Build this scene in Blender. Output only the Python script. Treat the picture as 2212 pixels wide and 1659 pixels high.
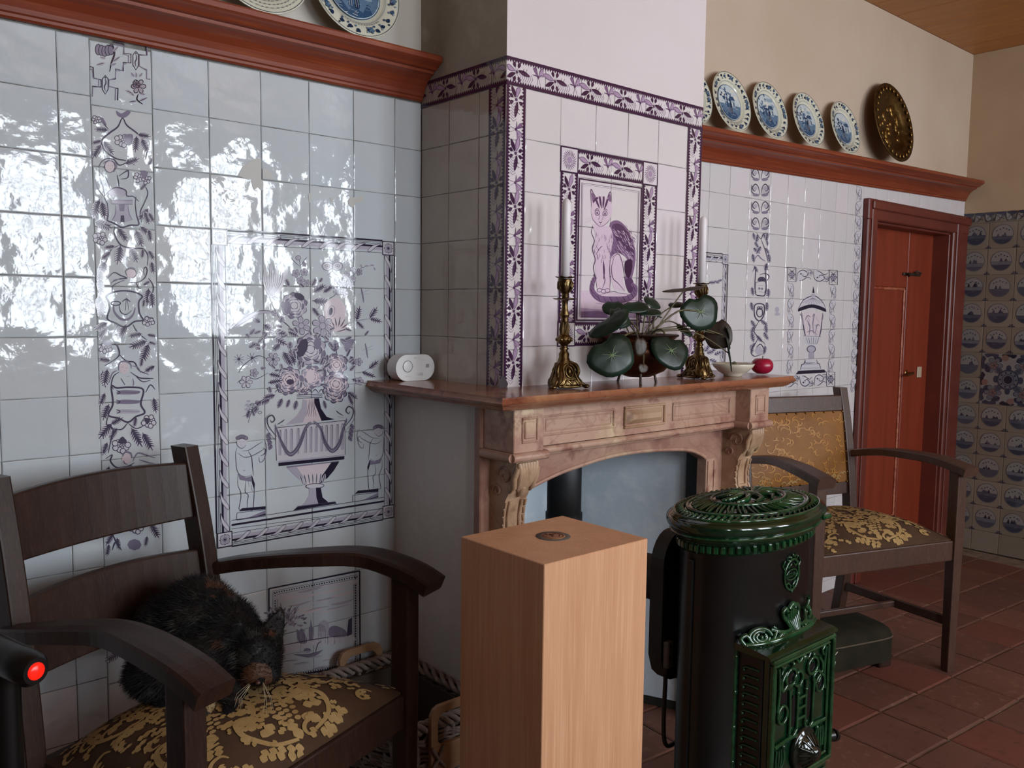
import bpy, bmesh, math, random
from mathutils import Vector, Matrix, noise
from mathutils.geometry import tessellate_polygon
for o in list(bpy.data.objects): bpy.data.objects.remove(o)
SC = bpy.context.scene
COL = SC.collection
R = random.Random(7)
PI = math.pi

# ---------------------------------------------------------------- camera
FPX, CX, CY = 1857.43, 1106.0, 829.5
YAW, PITCH, ROLL = 0.715307, -0.086455, 0.011981
CAM = Vector((-0.556, -2.0412, 1.3292))
FW = Vector((math.sin(YAW)*math.cos(PITCH), math.cos(YAW)*math.cos(PITCH), math.sin(PITCH)))
R0 = Vector((math.cos(YAW), -math.sin(YAW), 0)); U0 = R0.cross(FW)
RT = R0*math.cos(ROLL) + U0*math.sin(ROLL); UP = U0*math.cos(ROLL) - R0*math.sin(ROLL)
cam_d = bpy.data.cameras.new('camera'); cam_o = bpy.data.objects.new('camera', cam_d); COL.objects.link(cam_o)
cam_d.sensor_width = 36.0; cam_d.sensor_fit = 'HORIZONTAL'; cam_d.lens = FPX*36.0/2212.0; cam_d.clip_start = 0.02
mw = Matrix.Identity(4)
for i in range(3):
    mw[i][0], mw[i][1], mw[i][2], mw[i][3] = RT[i], UP[i], -FW[i], CAM[i]
cam_o.matrix_world = mw
SC.camera = cam_o
def ray(px, py): return FW + RT*((px-CX)/FPX) - UP*((py-CY)/FPX)
def at(px, py, axis, val):
    """point of the real plane (axis = val) that a photo pixel looks at"""
    d = ray(px, py); k = (val-CAM[axis])/d[axis]; return CAM + d*k

# ---------------------------------------------------------------- light: overcast daylight through the front windows, the leftmost one added
SC.view_settings.view_transform = 'Standard'; SC.view_settings.look = 'None'
SC.view_settings.exposure = 0.6; SC.view_settings.gamma = 1.0; SC.view_settings.use_curve_mapping = False
world = bpy.data.worlds.new('world'); SC.world = world; world.use_nodes = True
bg = world.node_tree.nodes['Background']; bg.inputs[0].default_value = (0.80, 0.90, 1.0, 1); bg.inputs[1].default_value = 1.0
YF = -4.2                       # front wall with the windows
WINS = [(-0.80, -0.45, 1.05, 2.45), (0.45, 1.25, 1.05, 2.45), (1.62, 2.42, 1.05, 2.45), (3.0, 3.8, 1.05, 2.45)]   # x0,x1,z0,z1; first window is added to brighten the left side
for (x0, x1, z0, z1) in WINS:
    L = bpy.data.lights.new('window_and_fill_daylight', 'AREA'); L.shape = 'RECTANGLE'; L.size = x1-x0; L.size_y = z1-z0
    L.energy = 39*(x1-x0)*(z1-z0); L.color = (0.86, 0.93, 1.0)
    lo = bpy.data.objects.new('window_and_fill_daylight', L); COL.objects.link(lo)
    lo.location = ((x0+x1)/2, YF-0.12, (z0+z1)/2); lo.rotation_euler = (math.radians(90), 0, 0)

# ---------------------------------------------------------------- helpers
def link(o, parent=None):
    COL.objects.link(o)
    if parent: o.parent = parent
    return o
def tag(o, label=None, cat=None, group=None, kind=None):
    if label: o['label'] = label
    if cat: o['category'] = cat
    if group: o['group'] = group
    if kind: o['kind'] = kind
    return o
def thing(name, label, cat, loc=(0,0,0), rz=0, group=None):
    o = bpy.data.objects.new(name, None); COL.objects.link(o)
    o.location = loc; o.rotation_euler = (0,0,rz); o.empty_display_size = .05
    return tag(o, label, cat, group)
class MB:
    """collects shapes into one mesh"""
    def __init__(s): s.v=[]; s.f=[]; s.m=[]; s.sm=[]; s.mi=0; s.M=None; s.smooth=True
    def add(s, vs, fs, smooth=None):
        b=len(s.v)
        if s.M is not None: vs=[s.M@Vector(p) for p in vs]
        s.v+= [tuple(p) for p in vs]
        for f in fs: s.f.append([b+i for i in f]); s.m.append(s.mi); s.sm.append(s.smooth if smooth is None else smooth)
        return s
    def box(s, x0,x1,y0,y1,z0,z1, bev=0):
        if bev<=0:
            vs=[(x,y,z) for z in (z0,z1) for y in (y0,y1) for x in (x0,x1)]
            return s.add(vs,[(0,2,3,1),(4,5,7,6),(0,1,5,4),(2,6,7,3),(0,4,6,2),(1,3,7,5)],False)
        b=min(bev,(x1-x0)*.49,(y1-y0)*.49,(z1-z0)*.49); vs=[];idx={}
        for ix,x in ((0,x0),(1,x1)):
            for iy,y in ((0,y0),(1,y1)):
                for iz,z in ((0,z0),(1,z1)):
                    sx=b if ix==0 else -b; sy=b if iy==0 else -b; sz=b if iz==0 else -b
                    idx[(ix,iy,iz)]=len(vs); vs+=[(x,y+sy,z+sz),(x+sx,y,z+sz),(x+sx,y+sy,z)]
        g=lambda i,j,k,c: idx[(i,j,k)]+c
        F=[]
        F+=[[g(0,0,0,0),g(0,0,1,0),g(0,1,1,0),g(0,1,0,0)],[g(1,0,0,0),g(1,1,0,0),g(1,1,1,0),g(1,0,1,0)]]
        F+=[[g(0,0,0,1),g(1,0,0,1),g(1,0,1,1),g(0,0,1,1)],[g(0,1,0,1),g(0,1,1,1),g(1,1,1,1),g(1,1,0,1)]]
        F+=[[g(0,0,0,2),g(0,1,0,2),g(1,1,0,2),g(1,0,0,2)],[g(0,0,1,2),g(1,0,1,2),g(1,1,1,2),g(0,1,1,2)]]
        for i in (0,1):
            for j in (0,1):
                a=[g(i,j,0,0),g(i,j,0,1),g(i,j,1,1),g(i,j,1,0)]; F.append(a if (i+j)%2==0 else a[::-1])
                a=[g(i,0,j,0),g(i,1,j,0),g(i,1,j,2),g(i,0,j,2)]; F.append(a if (i+j)%2==0 else a[::-1])
                a=[g(0,i,j,1),g(0,i,j,2),g(1,i,j,2),g(1,i,j,1)]; F.append(a if (i+j)%2==0 else a[::-1])
        for i in (0,1):
            for j in (0,1):
                for k in (0,1):
                    a=[g(i,j,k,0),g(i,j,k,2),g(i,j,k,1)]; F.append(a if (i+j+k)%2==0 else a[::-1])
        return s.add(vs,F,False)
    def prism(s, poly, axis, a, b, smooth=False, caps=True):
        """2-D polygon extruded along an axis; poly coordinates are the other two axes in x,y,z order"""
        def P(p,t): return (t,p[0],p[1]) if axis==0 else (p[0],t,p[1]) if axis==1 else (p[0],p[1],t)
        n=len(poly); vs=[P(p,a) for p in poly]+[P(p,b) for p in poly]
        ar=sum(poly[i][0]*poly[(i+1)%n][1]-poly[(i+1)%n][0]*poly[i][1] for i in range(n))
        fl=(ar>0)!=(axis==1)
        if a>b: fl=not fl
        F=[[i,(i+1)%n,n+(i+1)%n,n+i] for i in range(n)]
        if not fl: F=[f[::-1] for f in F]
        s.add(vs,F,smooth)
        if caps:
            tri=tessellate_polygon([[Vector((p[0],p[1],0)) for p in poly]])
            G=[]
            for t in tri:
                A=(poly[t[1]][0]-poly[t[0]][0])*(poly[t[2]][1]-poly[t[0]][1])-(poly[t[2]][0]-poly[t[0]][0])*(poly[t[1]][1]-poly[t[0]][1])
                t=list(t) if A>0 else list(t)[::-1]
                if axis==1: t=t[::-1]
                up=t if b>a else t[::-1]
                G.append([i+n for i in up]); G.append(up[::-1])
            s.add(vs,G,False)
        return s
    def loft(s, rings, closed=True, cap=True, smooth=True):
        n=len(rings[0]); vs=[p for r in rings for p in r]; F=[]
        for i in range(len(rings)-1):
            for j in range(n if closed else n-1):
                k=(j+1)%n; F.append([i*n+j,i*n+k,(i+1)*n+k,(i+1)*n+j])
        s.add(vs,F,smooth)
        if cap and closed:
            s.add(rings[0],[list(range(n))[::-1]],False); s.add(rings[-1],[list(range(n))],False)
        return s
    def lathe(s, prof, c=(0,0,0), seg=32, axis='z', sx=1, sy=1, cap=False):
        rings=[]
        for r,z in prof:
            ring=[]
            for i in range(seg):
                a=2*PI*i/seg; x=r*math.cos(a)*sx; y=r*math.sin(a)*sy
                ring.append((c[0]+x,c[1]+y,c[2]+z) if axis=='z' else (c[0]+x,c[1]-z,c[2]+y) if axis=='y' else (c[0]+z,c[1]+x,c[2]+y))
            rings.append(ring)
        return s.loft(rings,True,cap)
    def tube(s, pts, rad, seg=8, cap=True, flat=1.0, up=None):
        pts=[Vector(p) for p in pts]; n=len(pts)
        rad=list(rad) if hasattr(rad,'__len__') else [rad]*n
        rings=[]; prev=None
        for i,p in enumerate(pts):
            t=(pts[min(i+1,n-1)]-pts[max(i-1,0)]).normalized()
            if up is not None: nn=Vector(up)
            elif prev is None: nn=Vector((0,0,1)) if abs(t.z)<.9 else Vector((1,0,0))
            else: nn=prev
            nn=(nn-t*nn.dot(t)); nn.normalize(); prev=nn; bb=t.cross(nn)
            rings.append([p+(nn*math.cos(2*PI*j/seg)*flat+bb*math.sin(2*PI*j/seg))*rad[i] for j in range(seg)])
        return s.loft(rings,True,cap)
    def ball(s, c, r, seg=12, rings=8, sc=(1,1,1)):
        prof=[]
        rr=[]
        for i in range(rings+1):
            a=-PI/2+PI*i/rings
            rr.append([(c[0]+max(math.cos(a),1e-4)*r*sc[0]*math.cos(2*PI*j/seg), c[1]+max(math.cos(a),1e-4)*r*sc[1]*math.sin(2*PI*j/seg), c[2]+math.sin(a)*r*sc[2]) for j in range(seg)])
        return s.loft(rr,True,False)
    def mesh(s, name, mats):
        me=bpy.data.meshes.new(name); me.from_pydata(s.v,[],s.f)
        for m in (mats if isinstance(mats,(list,tuple)) else [mats]): me.materials.append(m)
        me.polygons.foreach_set('material_index',s.m); me.polygons.foreach_set('use_smooth',s.sm); me.update()
        return me
    def build(s, name, mats, parent=None, bevel=0):
        o=bpy.data.objects.new(name, s.mesh(name,mats)); link(o,parent)
        if bevel:
            b=o.modifiers.new('bevel','BEVEL'); b.width=bevel; b.segments=2; b.limit_method='ANGLE'; b.angle_limit=math.radians(40)
        return o
def crv(pts, n=6, closed=False):
    """Catmull-Rom through points (2-D or 3-D tuples)"""
    P=[tuple(p) for p in pts]; m=len(P); out=[]
    if m<3 and not closed: return P
    rng=range(m if closed else m-1)
    for i in rng:
        if closed: a,b,c,d=P[(i-1)%m],P[i],P[(i+1)%m],P[(i+2)%m]
        else: a,b,c,d=P[max(i-1,0)],P[i],P[i+1],P[min(i+2,m-1)]
        for k in range(n):
            t=k/n; out.append(tuple(.5*((2*b[q])+(-a[q]+c[q])*t+(2*a[q]-5*b[q]+4*c[q]-d[q])*t*t+(-a[q]+3*b[q]-3*c[q]+d[q])*t**3) for q in range(len(b))))
    if not closed: out.append(P[-1])
    return out

# ---------------------------------------------------------------- materials
MATS={}
def nd(nt,t,**kw):
    n=nt.nodes.new(t)
    for k,v in kw.items(): setattr(n,k,v)
    return n
def mat(name, col, rough=.5, metal=0, noise_=None, bump=None, spec=.5, coat=0, sss=0, emit=None, coords='Object'):
    """noise_=(scale, second colour, contrast lo, hi[, stretch xyz]); bump=(scale, strength, distance[, stretch])"""
    if name in MATS: return MATS[name]
    m=bpy.data.materials.new(name); m.use_nodes=True; nt=m.node_tree; B=nt.nodes['Principled BSDF']
    c=lambda q:(q[0],q[1],q[2],1)
    B.inputs['Base Color'].default_value=c(col); B.inputs['Roughness'].default_value=rough; B.inputs['Metallic'].default_value=metal
    B.inputs['Specular IOR Level'].default_value=spec; B.inputs['Coat Weight'].default_value=coat; B.inputs['Coat Roughness'].default_value=.06
    if sss: B.inputs['Subsurface Weight'].default_value=sss; B.inputs['Subsurface Radius'].default_value=(.01,.006,.004); B.inputs['Subsurface Scale'].default_value=.5
    if emit: B.inputs['Emission Color'].default_value=c(emit[0]); B.inputs['Emission Strength'].default_value=emit[1]
    tc=None
    def src(stretch):
        nonlocal tc
        if tc is None: tc=nd(nt,'ShaderNodeTexCoord') if coords!='World' else nd(nt,'ShaderNodeNewGeometry')
        o=tc.outputs['Position'] if coords=='World' else tc.outputs[coords]
        if stretch is None: return o
        mp=nd(nt,'ShaderNodeMapping'); mp.inputs['Scale'].default_value=stretch; nt.links.new(o,mp.inputs['Vector']); return mp.outputs['Vector']
    if noise_:
        layers=noise_ if isinstance(noise_,list) else [noise_]
        prev=None
        for ly in layers:
            sc,c2,lo,hi=ly[:4]; st=ly[4] if len(ly)>4 else None
            n=nd(nt,'ShaderNodeTexNoise'); n.inputs['Scale'].default_value=sc; n.inputs['Detail'].default_value=6; n.inputs['Roughness'].default_value=.6
            nt.links.new(src(st),n.inputs['Vector'])
            r=nd(nt,'ShaderNodeMapRange'); r.inputs[1].default_value=lo; r.inputs[2].default_value=hi
            nt.links.new(n.outputs['Fac'],r.inputs[0])
            x=nd(nt,'ShaderNodeMix'); x.data_type='RGBA'; nt.links.new(r.outputs[0],x.inputs[0])
            if prev is None: x.inputs[6].default_value=c(col)
            else: nt.links.new(prev,x.inputs[6])
            x.inputs[7].default_value=c(c2); prev=x.outputs[2]
        nt.links.new(prev,B.inputs['Base Color'])
    if bump:
        bl=bump if isinstance(bump,list) else [bump]; pn=None
        for bb in bl:
            n=nd(nt,'ShaderNodeTexNoise'); n.inputs['Scale'].default_value=bb[0]; n.inputs['Detail'].default_value=bb[4] if len(bb)>4 else 3
            nt.links.new(src(bb[3] if len(bb)>3 else None),n.inputs['Vector'])
            u=nd(nt,'ShaderNodeBump'); u.inputs['Strength'].default_value=bb[1]; u.inputs['Distance'].default_value=bb[2]
            nt.links.new(n.outputs['Fac'],u.inputs['Height'])
            if pn: nt.links.new(pn,u.inputs['Normal'])
            pn=u.outputs['Normal']
        nt.links.new(pn,B.inputs['Normal'])
        if coat: nt.links.new(pn,B.inputs['Coat Normal'])
    MATS[name]=m; return m
def hx(h):
    """sRGB hex to linear"""
    h=h.lstrip('#'); v=[int(h[i:i+2],16)/255 for i in (0,2,4)]
    return tuple(x/12.92 if x<=.04045 else ((x+.055)/1.055)**2.4 for x in v)
GLAZE=dict(rough=.06, coords='World', bump=[(9,.75,.006,None,1),(26,.35,.003,None,1),(60,.25,.0012,None,2)])
M_TILE=[mat('white_glazed_tile_'+n, hx(c), noise_=(3.0,hx(d),.35,.7), **GLAZE) for n,c,d in (('grey','c6cdd1','bfc6cb'),('blue','c2cbd2','c8cdd0'),('warm','c9cdcf','c3c8cc'))]
M_TPINK=[mat('pinkish_glazed_tile_'+n, hx(c), noise_=(3.0,hx(d),.35,.7), **GLAZE) for n,c,d in (('a','d8cfd1','d2cac8'),('b','d6cdd0','d9ced3'),('c','d7cfce','d5ccce'))]
M_TBRN=[mat('brownish_glazed_tile', hx('b9b1a6'), noise_=(4,hx('a89e92'),.35,.7), **GLAZE)]  # browner glaze for the side face of the chimney breast
M_GROUT=mat('grey_joint_mortar', hx('8d8a86'), .9, noise_=(30,hx('6c6964'),.35,.65))
M_GROUTD=mat('sandy_joint_mortar', hx('8a7560'), .95, noise_=(18,hx('5b4a3d'),.3,.7), bump=(80,.3,.002))
M_TERRA=[mat('terracotta_'+str(i), hx(a), .62, noise_=[(2.2,hx(b),.35,.7),(28,hx(c),.55,.75)], bump=[(7,.35,.004),(90,.25,.0012)], coords='World') for i,(a,b,c) in enumerate((('654134','55352a','7a584a'),('5a382c','6c483b','452b22'),('6c4738','5b392b','815f4e'),('613b2c','703d31','4e3022')))]
M_PLWHITE=mat('white_limewash_plaster', hx('d3ccc3'), .9, noise_=[(2,hx('cbc3b8'),.35,.7)], bump=[(6,.3,.006),(60,.15,.002)], coords='World')
M_PLPINK=mat('pale_pink_white_plaster', hx('d9cdcf'), .9, noise_=(2,hx('d3c8c6'),.35,.7), bump=[(6,.3,.005),(60,.12,.002)], coords='World')
M_PLGREY=mat('grey_limewash_plaster', hx('dbd9d5'), .92, noise_=[(2.5,hx('cfcac4'),.35,.7),(20,hx('dfdddb'),.5,.75)], bump=[(8,.35,.006),(70,.15,.002)], coords='World')
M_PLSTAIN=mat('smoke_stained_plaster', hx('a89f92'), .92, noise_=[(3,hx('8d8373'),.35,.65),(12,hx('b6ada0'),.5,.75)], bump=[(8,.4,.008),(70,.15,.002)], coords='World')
M_PLBLUE=mat('blue_white_limewash', hx('cdd9e2'), .85, noise_=[(3,hx('bfccd6'),.35,.7),(14,hx('d9e2e8'),.5,.7)], bump=[(7,.4,.008),(45,.25,.003)], coords='World')
M_RED=mat('red_brown_painted_wood', hx('83391f'), .36, noise_=[(3,hx('722d18'),.35,.7,(.4,4,4)),(14,hx('984c2a'),.55,.75,(.3,6,6))], bump=(30,.12,.001,(.2,1,1)), coords='World', coat=.15)
M_DOOR=mat('brick_red_painted_wood', hx('883720'), .42, noise_=[(4,hx('772c19'),.35,.7,(4,4,.4)),(22,hx('934328'),.6,.8,(5,5,.3))], coords='World')
M_FRAME=mat('dark_red_brown_painted_wood', hx('6a2f24'), .42, noise_=(5,hx('5b261d'),.35,.7), coords='World')
M_CEIL=mat('varnished_orange_boards', hx('b5763c'), .45, noise_=[(3,hx('9f6430'),.35,.7,(6,.5,1)),(25,hx('c08549'),.5,.75,(6,.4,1))], coords='World')
# ================================================================ the room
T=.13; ZR=1.512                   # tile size, height of the tile row line above the vase panel
XR=4.577; ZC=2.765; XL=-2.3
CHX0,CHX1,CHY=.866,1.664,-.37     # tiled chimney breast
LBX0,LBX1,LBY=.778,1.748,-.388    # wider lower breast
ZM=1.13                           # mantel shelf top
def struct(o,label=None): o['kind']='structure'; return tag(o,label) if label else o
def sbox(name,m,*a,parent=None): 
    o=MB().box(*a).build(name,m,parent); 
    if not parent: struct(o)
    return o
DX0,DX1,DZ=3.515,4.385,1.775      # door opening
# back wall with the door opening (its face is the joint bed behind the tiles)
b=MB(); yb=.003
b.box(XL,.89,yb,.30,0,1.97); b.box(1.695,DX0,yb,.30,0,1.97); b.box(.89,1.695,yb,.30,.96,1.97); b.box(.89,1.695,.12,.30,0,.96); b.box(DX1,XR,yb,.30,0,1.97); b.box(DX0,DX1,yb,.30,DZ,1.97)
wall_back=struct(b.build('wall_back',M_GROUT),'back wall of white glazed tiles behind the armchairs')
MB().box(XL,1.2,.0,.30,1.97,ZC).build('upper_plaster',M_PLWHITE,wall_back); MB().box(1.2,XR,.0,.30,1.97,ZC).build('upper_plaster',mat('bounce_warmed_plaster',hx('c6b29f'),.9,noise_=(2,hx('bda790'),.35,.7),bump=[(6,.3,.006),(60,.15,.002)],coords='World'),wall_back)  # warm bounce light right of the chimney is put into this plaster colour
wall_right=struct(MB().box(XR+.003,XR+.2,YF,.3,0,1.895).build('wall_right',M_GROUTD),'right wall with blue and white picture tiles')
MB().box(XR,XR+.2,YF,.3,1.895,ZC).build('upper_plaster',mat('ochre_shaded_plaster',hx('b79d7f'),.9,noise_=(2,hx('ab9174'),.35,.7),bump=[(6,.3,.006)],coords='World'),wall_right)  # shade and warm bounce light are mixed into this ochre
M_BRNW=mat('bounce_cutting_brown',hx('6d5a4a'),.6,noise_=(3,hx('5d4b3d'),.35,.7))  # brown chosen for the unseen wall to cut bounce onto left-facing sides
wall_left=sbox('wall_left',M_BRNW,XL-.2,XL,YF,.3,0,ZC)
# front wall (behind the camera) with three window openings and the added leftmost one
b=MB(); xs=[XL]+[q for w in WINS for q in w[:2]]+[XR]
for i in range(0,len(xs),2): b.box(xs[i],xs[i+1],YF-.25,YF,0,ZC)
for (x0,x1,z0,z1) in WINS: b.box(x0,x1,YF-.25,YF,0,z0); b.box(x0,x1,YF-.25,YF,z1,ZC)
wall_front=struct(b.build('wall_front',M_PLWHITE))
M_WHITEP=mat('white_painted_wood',hx('d8d6d0'),.4)
for i,(x0,x1,z0,z1) in enumerate(WINS):
    b=MB(); y0,y1=YF-.10,YF-.04
    b.box(x0,x1,y0,y1,z0,z0+.06); b.box(x0,x1,y0,y1,z1-.06,z1); b.box(x0,x0+.05,y0,y1,z0,z1); b.box(x1-.05,x1,y0,y1,z0,z1)
    b.box((x0+x1)/2-.02,(x0+x1)/2+.02,y0,y1,z0,z1)
    for k in (1,2): b.box(x0,x1,y0+.01,y1-.01,z0+(z1-z0)*k/3-.015,z0+(z1-z0)*k/3+.015)
    struct(b.build('window_%d'%(i+1),M_WHITEP))  # leftmost window is an added fill source
# ceiling of boards
ceiling=sbox('ceiling',M_CEIL,XL-.2,XR+.2,YF-.25,.3,ZC+.012,ZC+.1)
pl=None; px=XR
for i in range(30):
    w=.232
    if px-w<XL: break
    if pl is None:
        pl=MB().box(-w/2+.002,w/2-.002,YF,0,0,.014,bev=.003).mesh('ceiling_board',M_CEIL)
    o=bpy.data.objects.new('ceiling_board',pl); link(o,ceiling); o.location=(px-w/2,0,ZC); px-=w
# floor
floor=sbox('floor',M_GROUTD,XL-.2,XR+.2,YF-.25,.3,-.05,-.006)
ang=math.radians(-4.5); fx,fy=.240,.2285
tm=[]
for v in range(6):
    b=MB(); w,h=fx/2-.0035,fy/2-.0035; rr=random.Random(v)
    j=lambda:rr.uniform(-.0018,.0018)
    rim=[(-w+j(),-h+j()),(0,-h+j()),(w+j(),-h+j()),(w+j(),0),(w+j(),h+j()),(0,h+j()),(-w+j(),h+j()),(-w+j(),0)]
    inn=[(x*.955,y*.955) for x,y in rim]
    vs=[(x,y,-.012) for x,y in rim]+[(x,y,-.003) for x,y in rim]+[(x,y,0) for x,y in inn]
    n=8; F=[[i,(i+1)%n,n+(i+1)%n,n+i] for i in range(n)]+[[n+i,n+(i+1)%n,2*n+(i+1)%n,2*n+i] for i in range(n)]+[list(range(2*n,3*n))]
    b.add(vs,F,False); tm.append(b)
tmesh=[[tm[v].mesh('floor_tile',m) for m in M_TERRA] for v in range(6)]
ca,sa=math.cos(ang),math.sin(ang); ox,oy=2.47,-.553
cells=[]
for i in range(-24,20):
    for j in range(-17,6):
        u,v=(i+.5)*fx,(j+.5)*fy; x,y=ox+u*ca-v*sa,oy+u*sa+v*ca
        if x<XL+.1 or x>XR-.1 or y<YF+.1 or y>.02: continue
        vis=(Vector((x,y,0))-CAM); d=vis.dot(FW)
        score=vis.length if d>0 else 50+vis.length
        if y> -.02 and x<XR-1.1: score+=20
        cells.append((score,x,y,i,j))
cells.sort(); rest=MB(); rest.mi=0
for n,(s_,x,y,i,j) in enumerate(cells):
    rr=random.Random(i*91+j*17)
    if n<290:
        o=bpy.data.objects.new('floor_tile',tmesh[rr.randrange(6)][rr.randrange(4)]); link(o,floor)
        o.location=(x,y,rr.uniform(-.0015,.001)); o.rotation_euler=(rr.uniform(-.004,.004),rr.uniform(-.004,.004),ang+rr.choice((0,PI)))
    else:
        rest.M=Matrix.Translation((x,y,0))@Matrix.Rotation(ang,4,'Z'); rest.mi=rr.randrange(4)
        q=tm[rr.randrange(6)]; rest.add(q.v,q.f,False)
if rest.v: tag(rest.build('floor_tile_field',M_TERRA,floor),kind='stuff')

# ---------------------------------------------------------------- wall tiles
TM={}
def tilemesh(w,h,m,var):
    k=(round(w,3),round(h,3),m.name,var)
    if k in TM: return TM[k]
    rr=random.Random(int(k[0]*1000)*31+int(k[1]*1000)*17+var); a,c=w/2-.0008,h/2-.0008
    j=lambda:rr.uniform(-.0006,.0005)
    rim=[(-a+j(),-c+j()),(a*-.3,-c+j()),(a*.4,-c+j()),(a+j(),-c+j()),(a+j(),c*.1),(a+j(),c+j()),(a*.2,c+j()),(-a*.4,c+j()),(-a+j(),c+j()),(-a+j(),-c*.2)]
    n=len(rim); ins=.0022; inn=[(x*(1-ins/a),y*(1-ins/c)) for x,y in rim]; mid=[(x*.6,y*.6) for x,y in inn]
    # local: x right, y up, z out of the wall
    vs=[(x,y,-.006) for x,y in rim]+[(x,y,-.0010) for x,y in rim]+[(x,y,0) for x,y in inn]+[(x,y,.0002) for x,y in mid]
    F=[]
    for q in range(3): F+=[[q*n+i,q*n+(i+1)%n,(q+1)*n+(i+1)%n,(q+1)*n+i] for i in range(n)]
    F.append(list(range(3*n,4*n)))
    b=MB(); b.add(vs,F,False); TM[k]=b.mesh('tile',m); return TM[k]
def frame_mat(o,ux,uy):
    ux,uy=Vector(ux),Vector(uy); n=ux.cross(uy); M=Matrix.Identity(4)
    for i in range(3): M[i][0],M[i][1],M[i][2],M[i][3]=ux[i],uy[i],n[i],o[i]
    return M
def put_tile(parent,plane,u0,u1,v0,v1,mats,tilt=.0022,name='tile'):
    """plane: function (u,v)->(origin, ux, uy) on a wall"""
    rr=random.Random(int(round(u0*1000))*7919+int(round(v0*1000))*104729+sum(map(ord,plane.__name__)))
    o=bpy.data.objects.new(name,tilemesh(u1-u0,v1-v0,mats[rr.randrange(len(mats))],rr.randrange(3))); link(o,parent)
    c,ux,uy=plane((u0+u1)/2,(v0+v1)/2)
    M=frame_mat(c,ux,uy)@Matrix.Rotation(rr.gauss(0,tilt),4,'X')@Matrix.Rotation(rr.gauss(0,tilt),4,'Y')
    o.matrix_basis=M; return o
HID=MB()
def hid_tile(u0,u1,v0,v1): HID.box(u0+.0008,u1-.0008,0,.004,v0+.0008,v1-.0008,bev=.0008)
def pl_back(u,v): return Vector((u,0,v)),(1,0,0),(0,0,1)
def pl_cf(u,v): return Vector((u,CHY,v)),(1,0,0),(0,0,1)
def pl_cs(u,v): return Vector((CHX0,-u,v)),(0,-1,0),(0,0,1)      # u = distance from the back wall
def pl_right(u,v): return Vector((XR,-u,v)),(0,-1,0),(0,0,1)     # u = distance from the back wall
# left part of the back wall: u columns relative to x=0; pattern column 0..1
cols=[(-3.5,-2.5),(-2.5,-1.5),(-1.5,-.5),(-.5,0),(1,2),(2,3),(3,4),(4,5),(5,6),(6,6.68)]
for r in range(-3,12):
    z1=ZR-r*T; z0=max(z1-T,.0)
    if z1<=.02: continue
    for (a,c) in cols:
        if a==6 and z1<1.1: c=6.02
        if c<=6.02 and a==6: continue
        dz=.006 if c<=0 else 0
        if z1<.40 or (a<-.5 and z1<.55): hid_tile(a*T,c*T,max(z0+dz,0),z1+dz)
        else: put_tile(wall_back,pl_back,a*T,c*T,max(z0+dz,0),z1+dz if r>-3 else z1,M_TILE)
# plain tiles running on to the left, beyond the frame
b=MB(); tq=MB(); 
for r in range(-3,12):
    z1=ZR-r*T+.006; z0=max(z1-T,0)
    if z1<.03: continue
    for k in range(12):
        a=(-3.5-k)*T; b.box(a-T+.0008,a-.0008,0,.004,z0+.0008,z1-.0008,bev=.0008)
tag(b.build('tile_field',M_TILE[0],wall_back),kind='stuff')
# vine column: own row heights, top tile is square, the rest follow
vz=[ZR+3*T-.005,ZR+2*T-.012]
while vz[-1]>.06: vz.append(vz[-1]-T)
for a,c in zip(vz,vz[1:]): put_tile(wall_back,pl_back,0,T,max(c,0),a,M_TILE,tilt=.0012)
# right part of the back wall, behind and right of the chimney breast
M_TRW=[mat('right_glazed_tile_'+n, hx(c), noise_=(3.0,hx(d),.35,.7), **GLAZE) for n,c,d in (('a','d3ccce','cdc9ca'),('b','d0cbcd','d5cdd0'),('c','cecbcc','d2cbcc'))]
tr=.1335; rx=[1.76,1.885,2.018,2.152,2.21,2.343,2.4775]
xg=[1.668,1.812,1.945,2.078,2.211,2.344,2.478]
xg2=[2.628,2.762,2.896,3.03,3.163,3.27,3.345]
zt=[1.945]+[1.79-i*tr for i in range(0,15)]
zt=[z for z in zt if z>0]+[0]
for a,c in zip(zt,zt[1:]):
    if a-c<.02: continue
    for g in (xg[1:],xg2):
        for p,q in zip(g,g[1:]):
            if (p<2.3 and a<.95) or a<.28: hid_tile(p,q,c,a)
            else: put_tile(wall_back,pl_back,p,q,c,a,M_TRW,tilt=.0015)
    put_tile(wall_back,pl_back,2.478,2.628,c,a,M_TRW,tilt=.001)
    put_tile(wall_back,pl_back,3.345,3.418,c,a,M_TRW,tilt=.001)
tag(HID.build('tile_field',M_TRW[0],wall_back),kind='stuff')
# row over the door
xx=3.418
while xx<XR-.05:
    put_tile(wall_back,pl_back,xx,min(xx+.118,XR-.002),1.872,1.972,M_TRW,tilt=.001); xx+=.118
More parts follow.
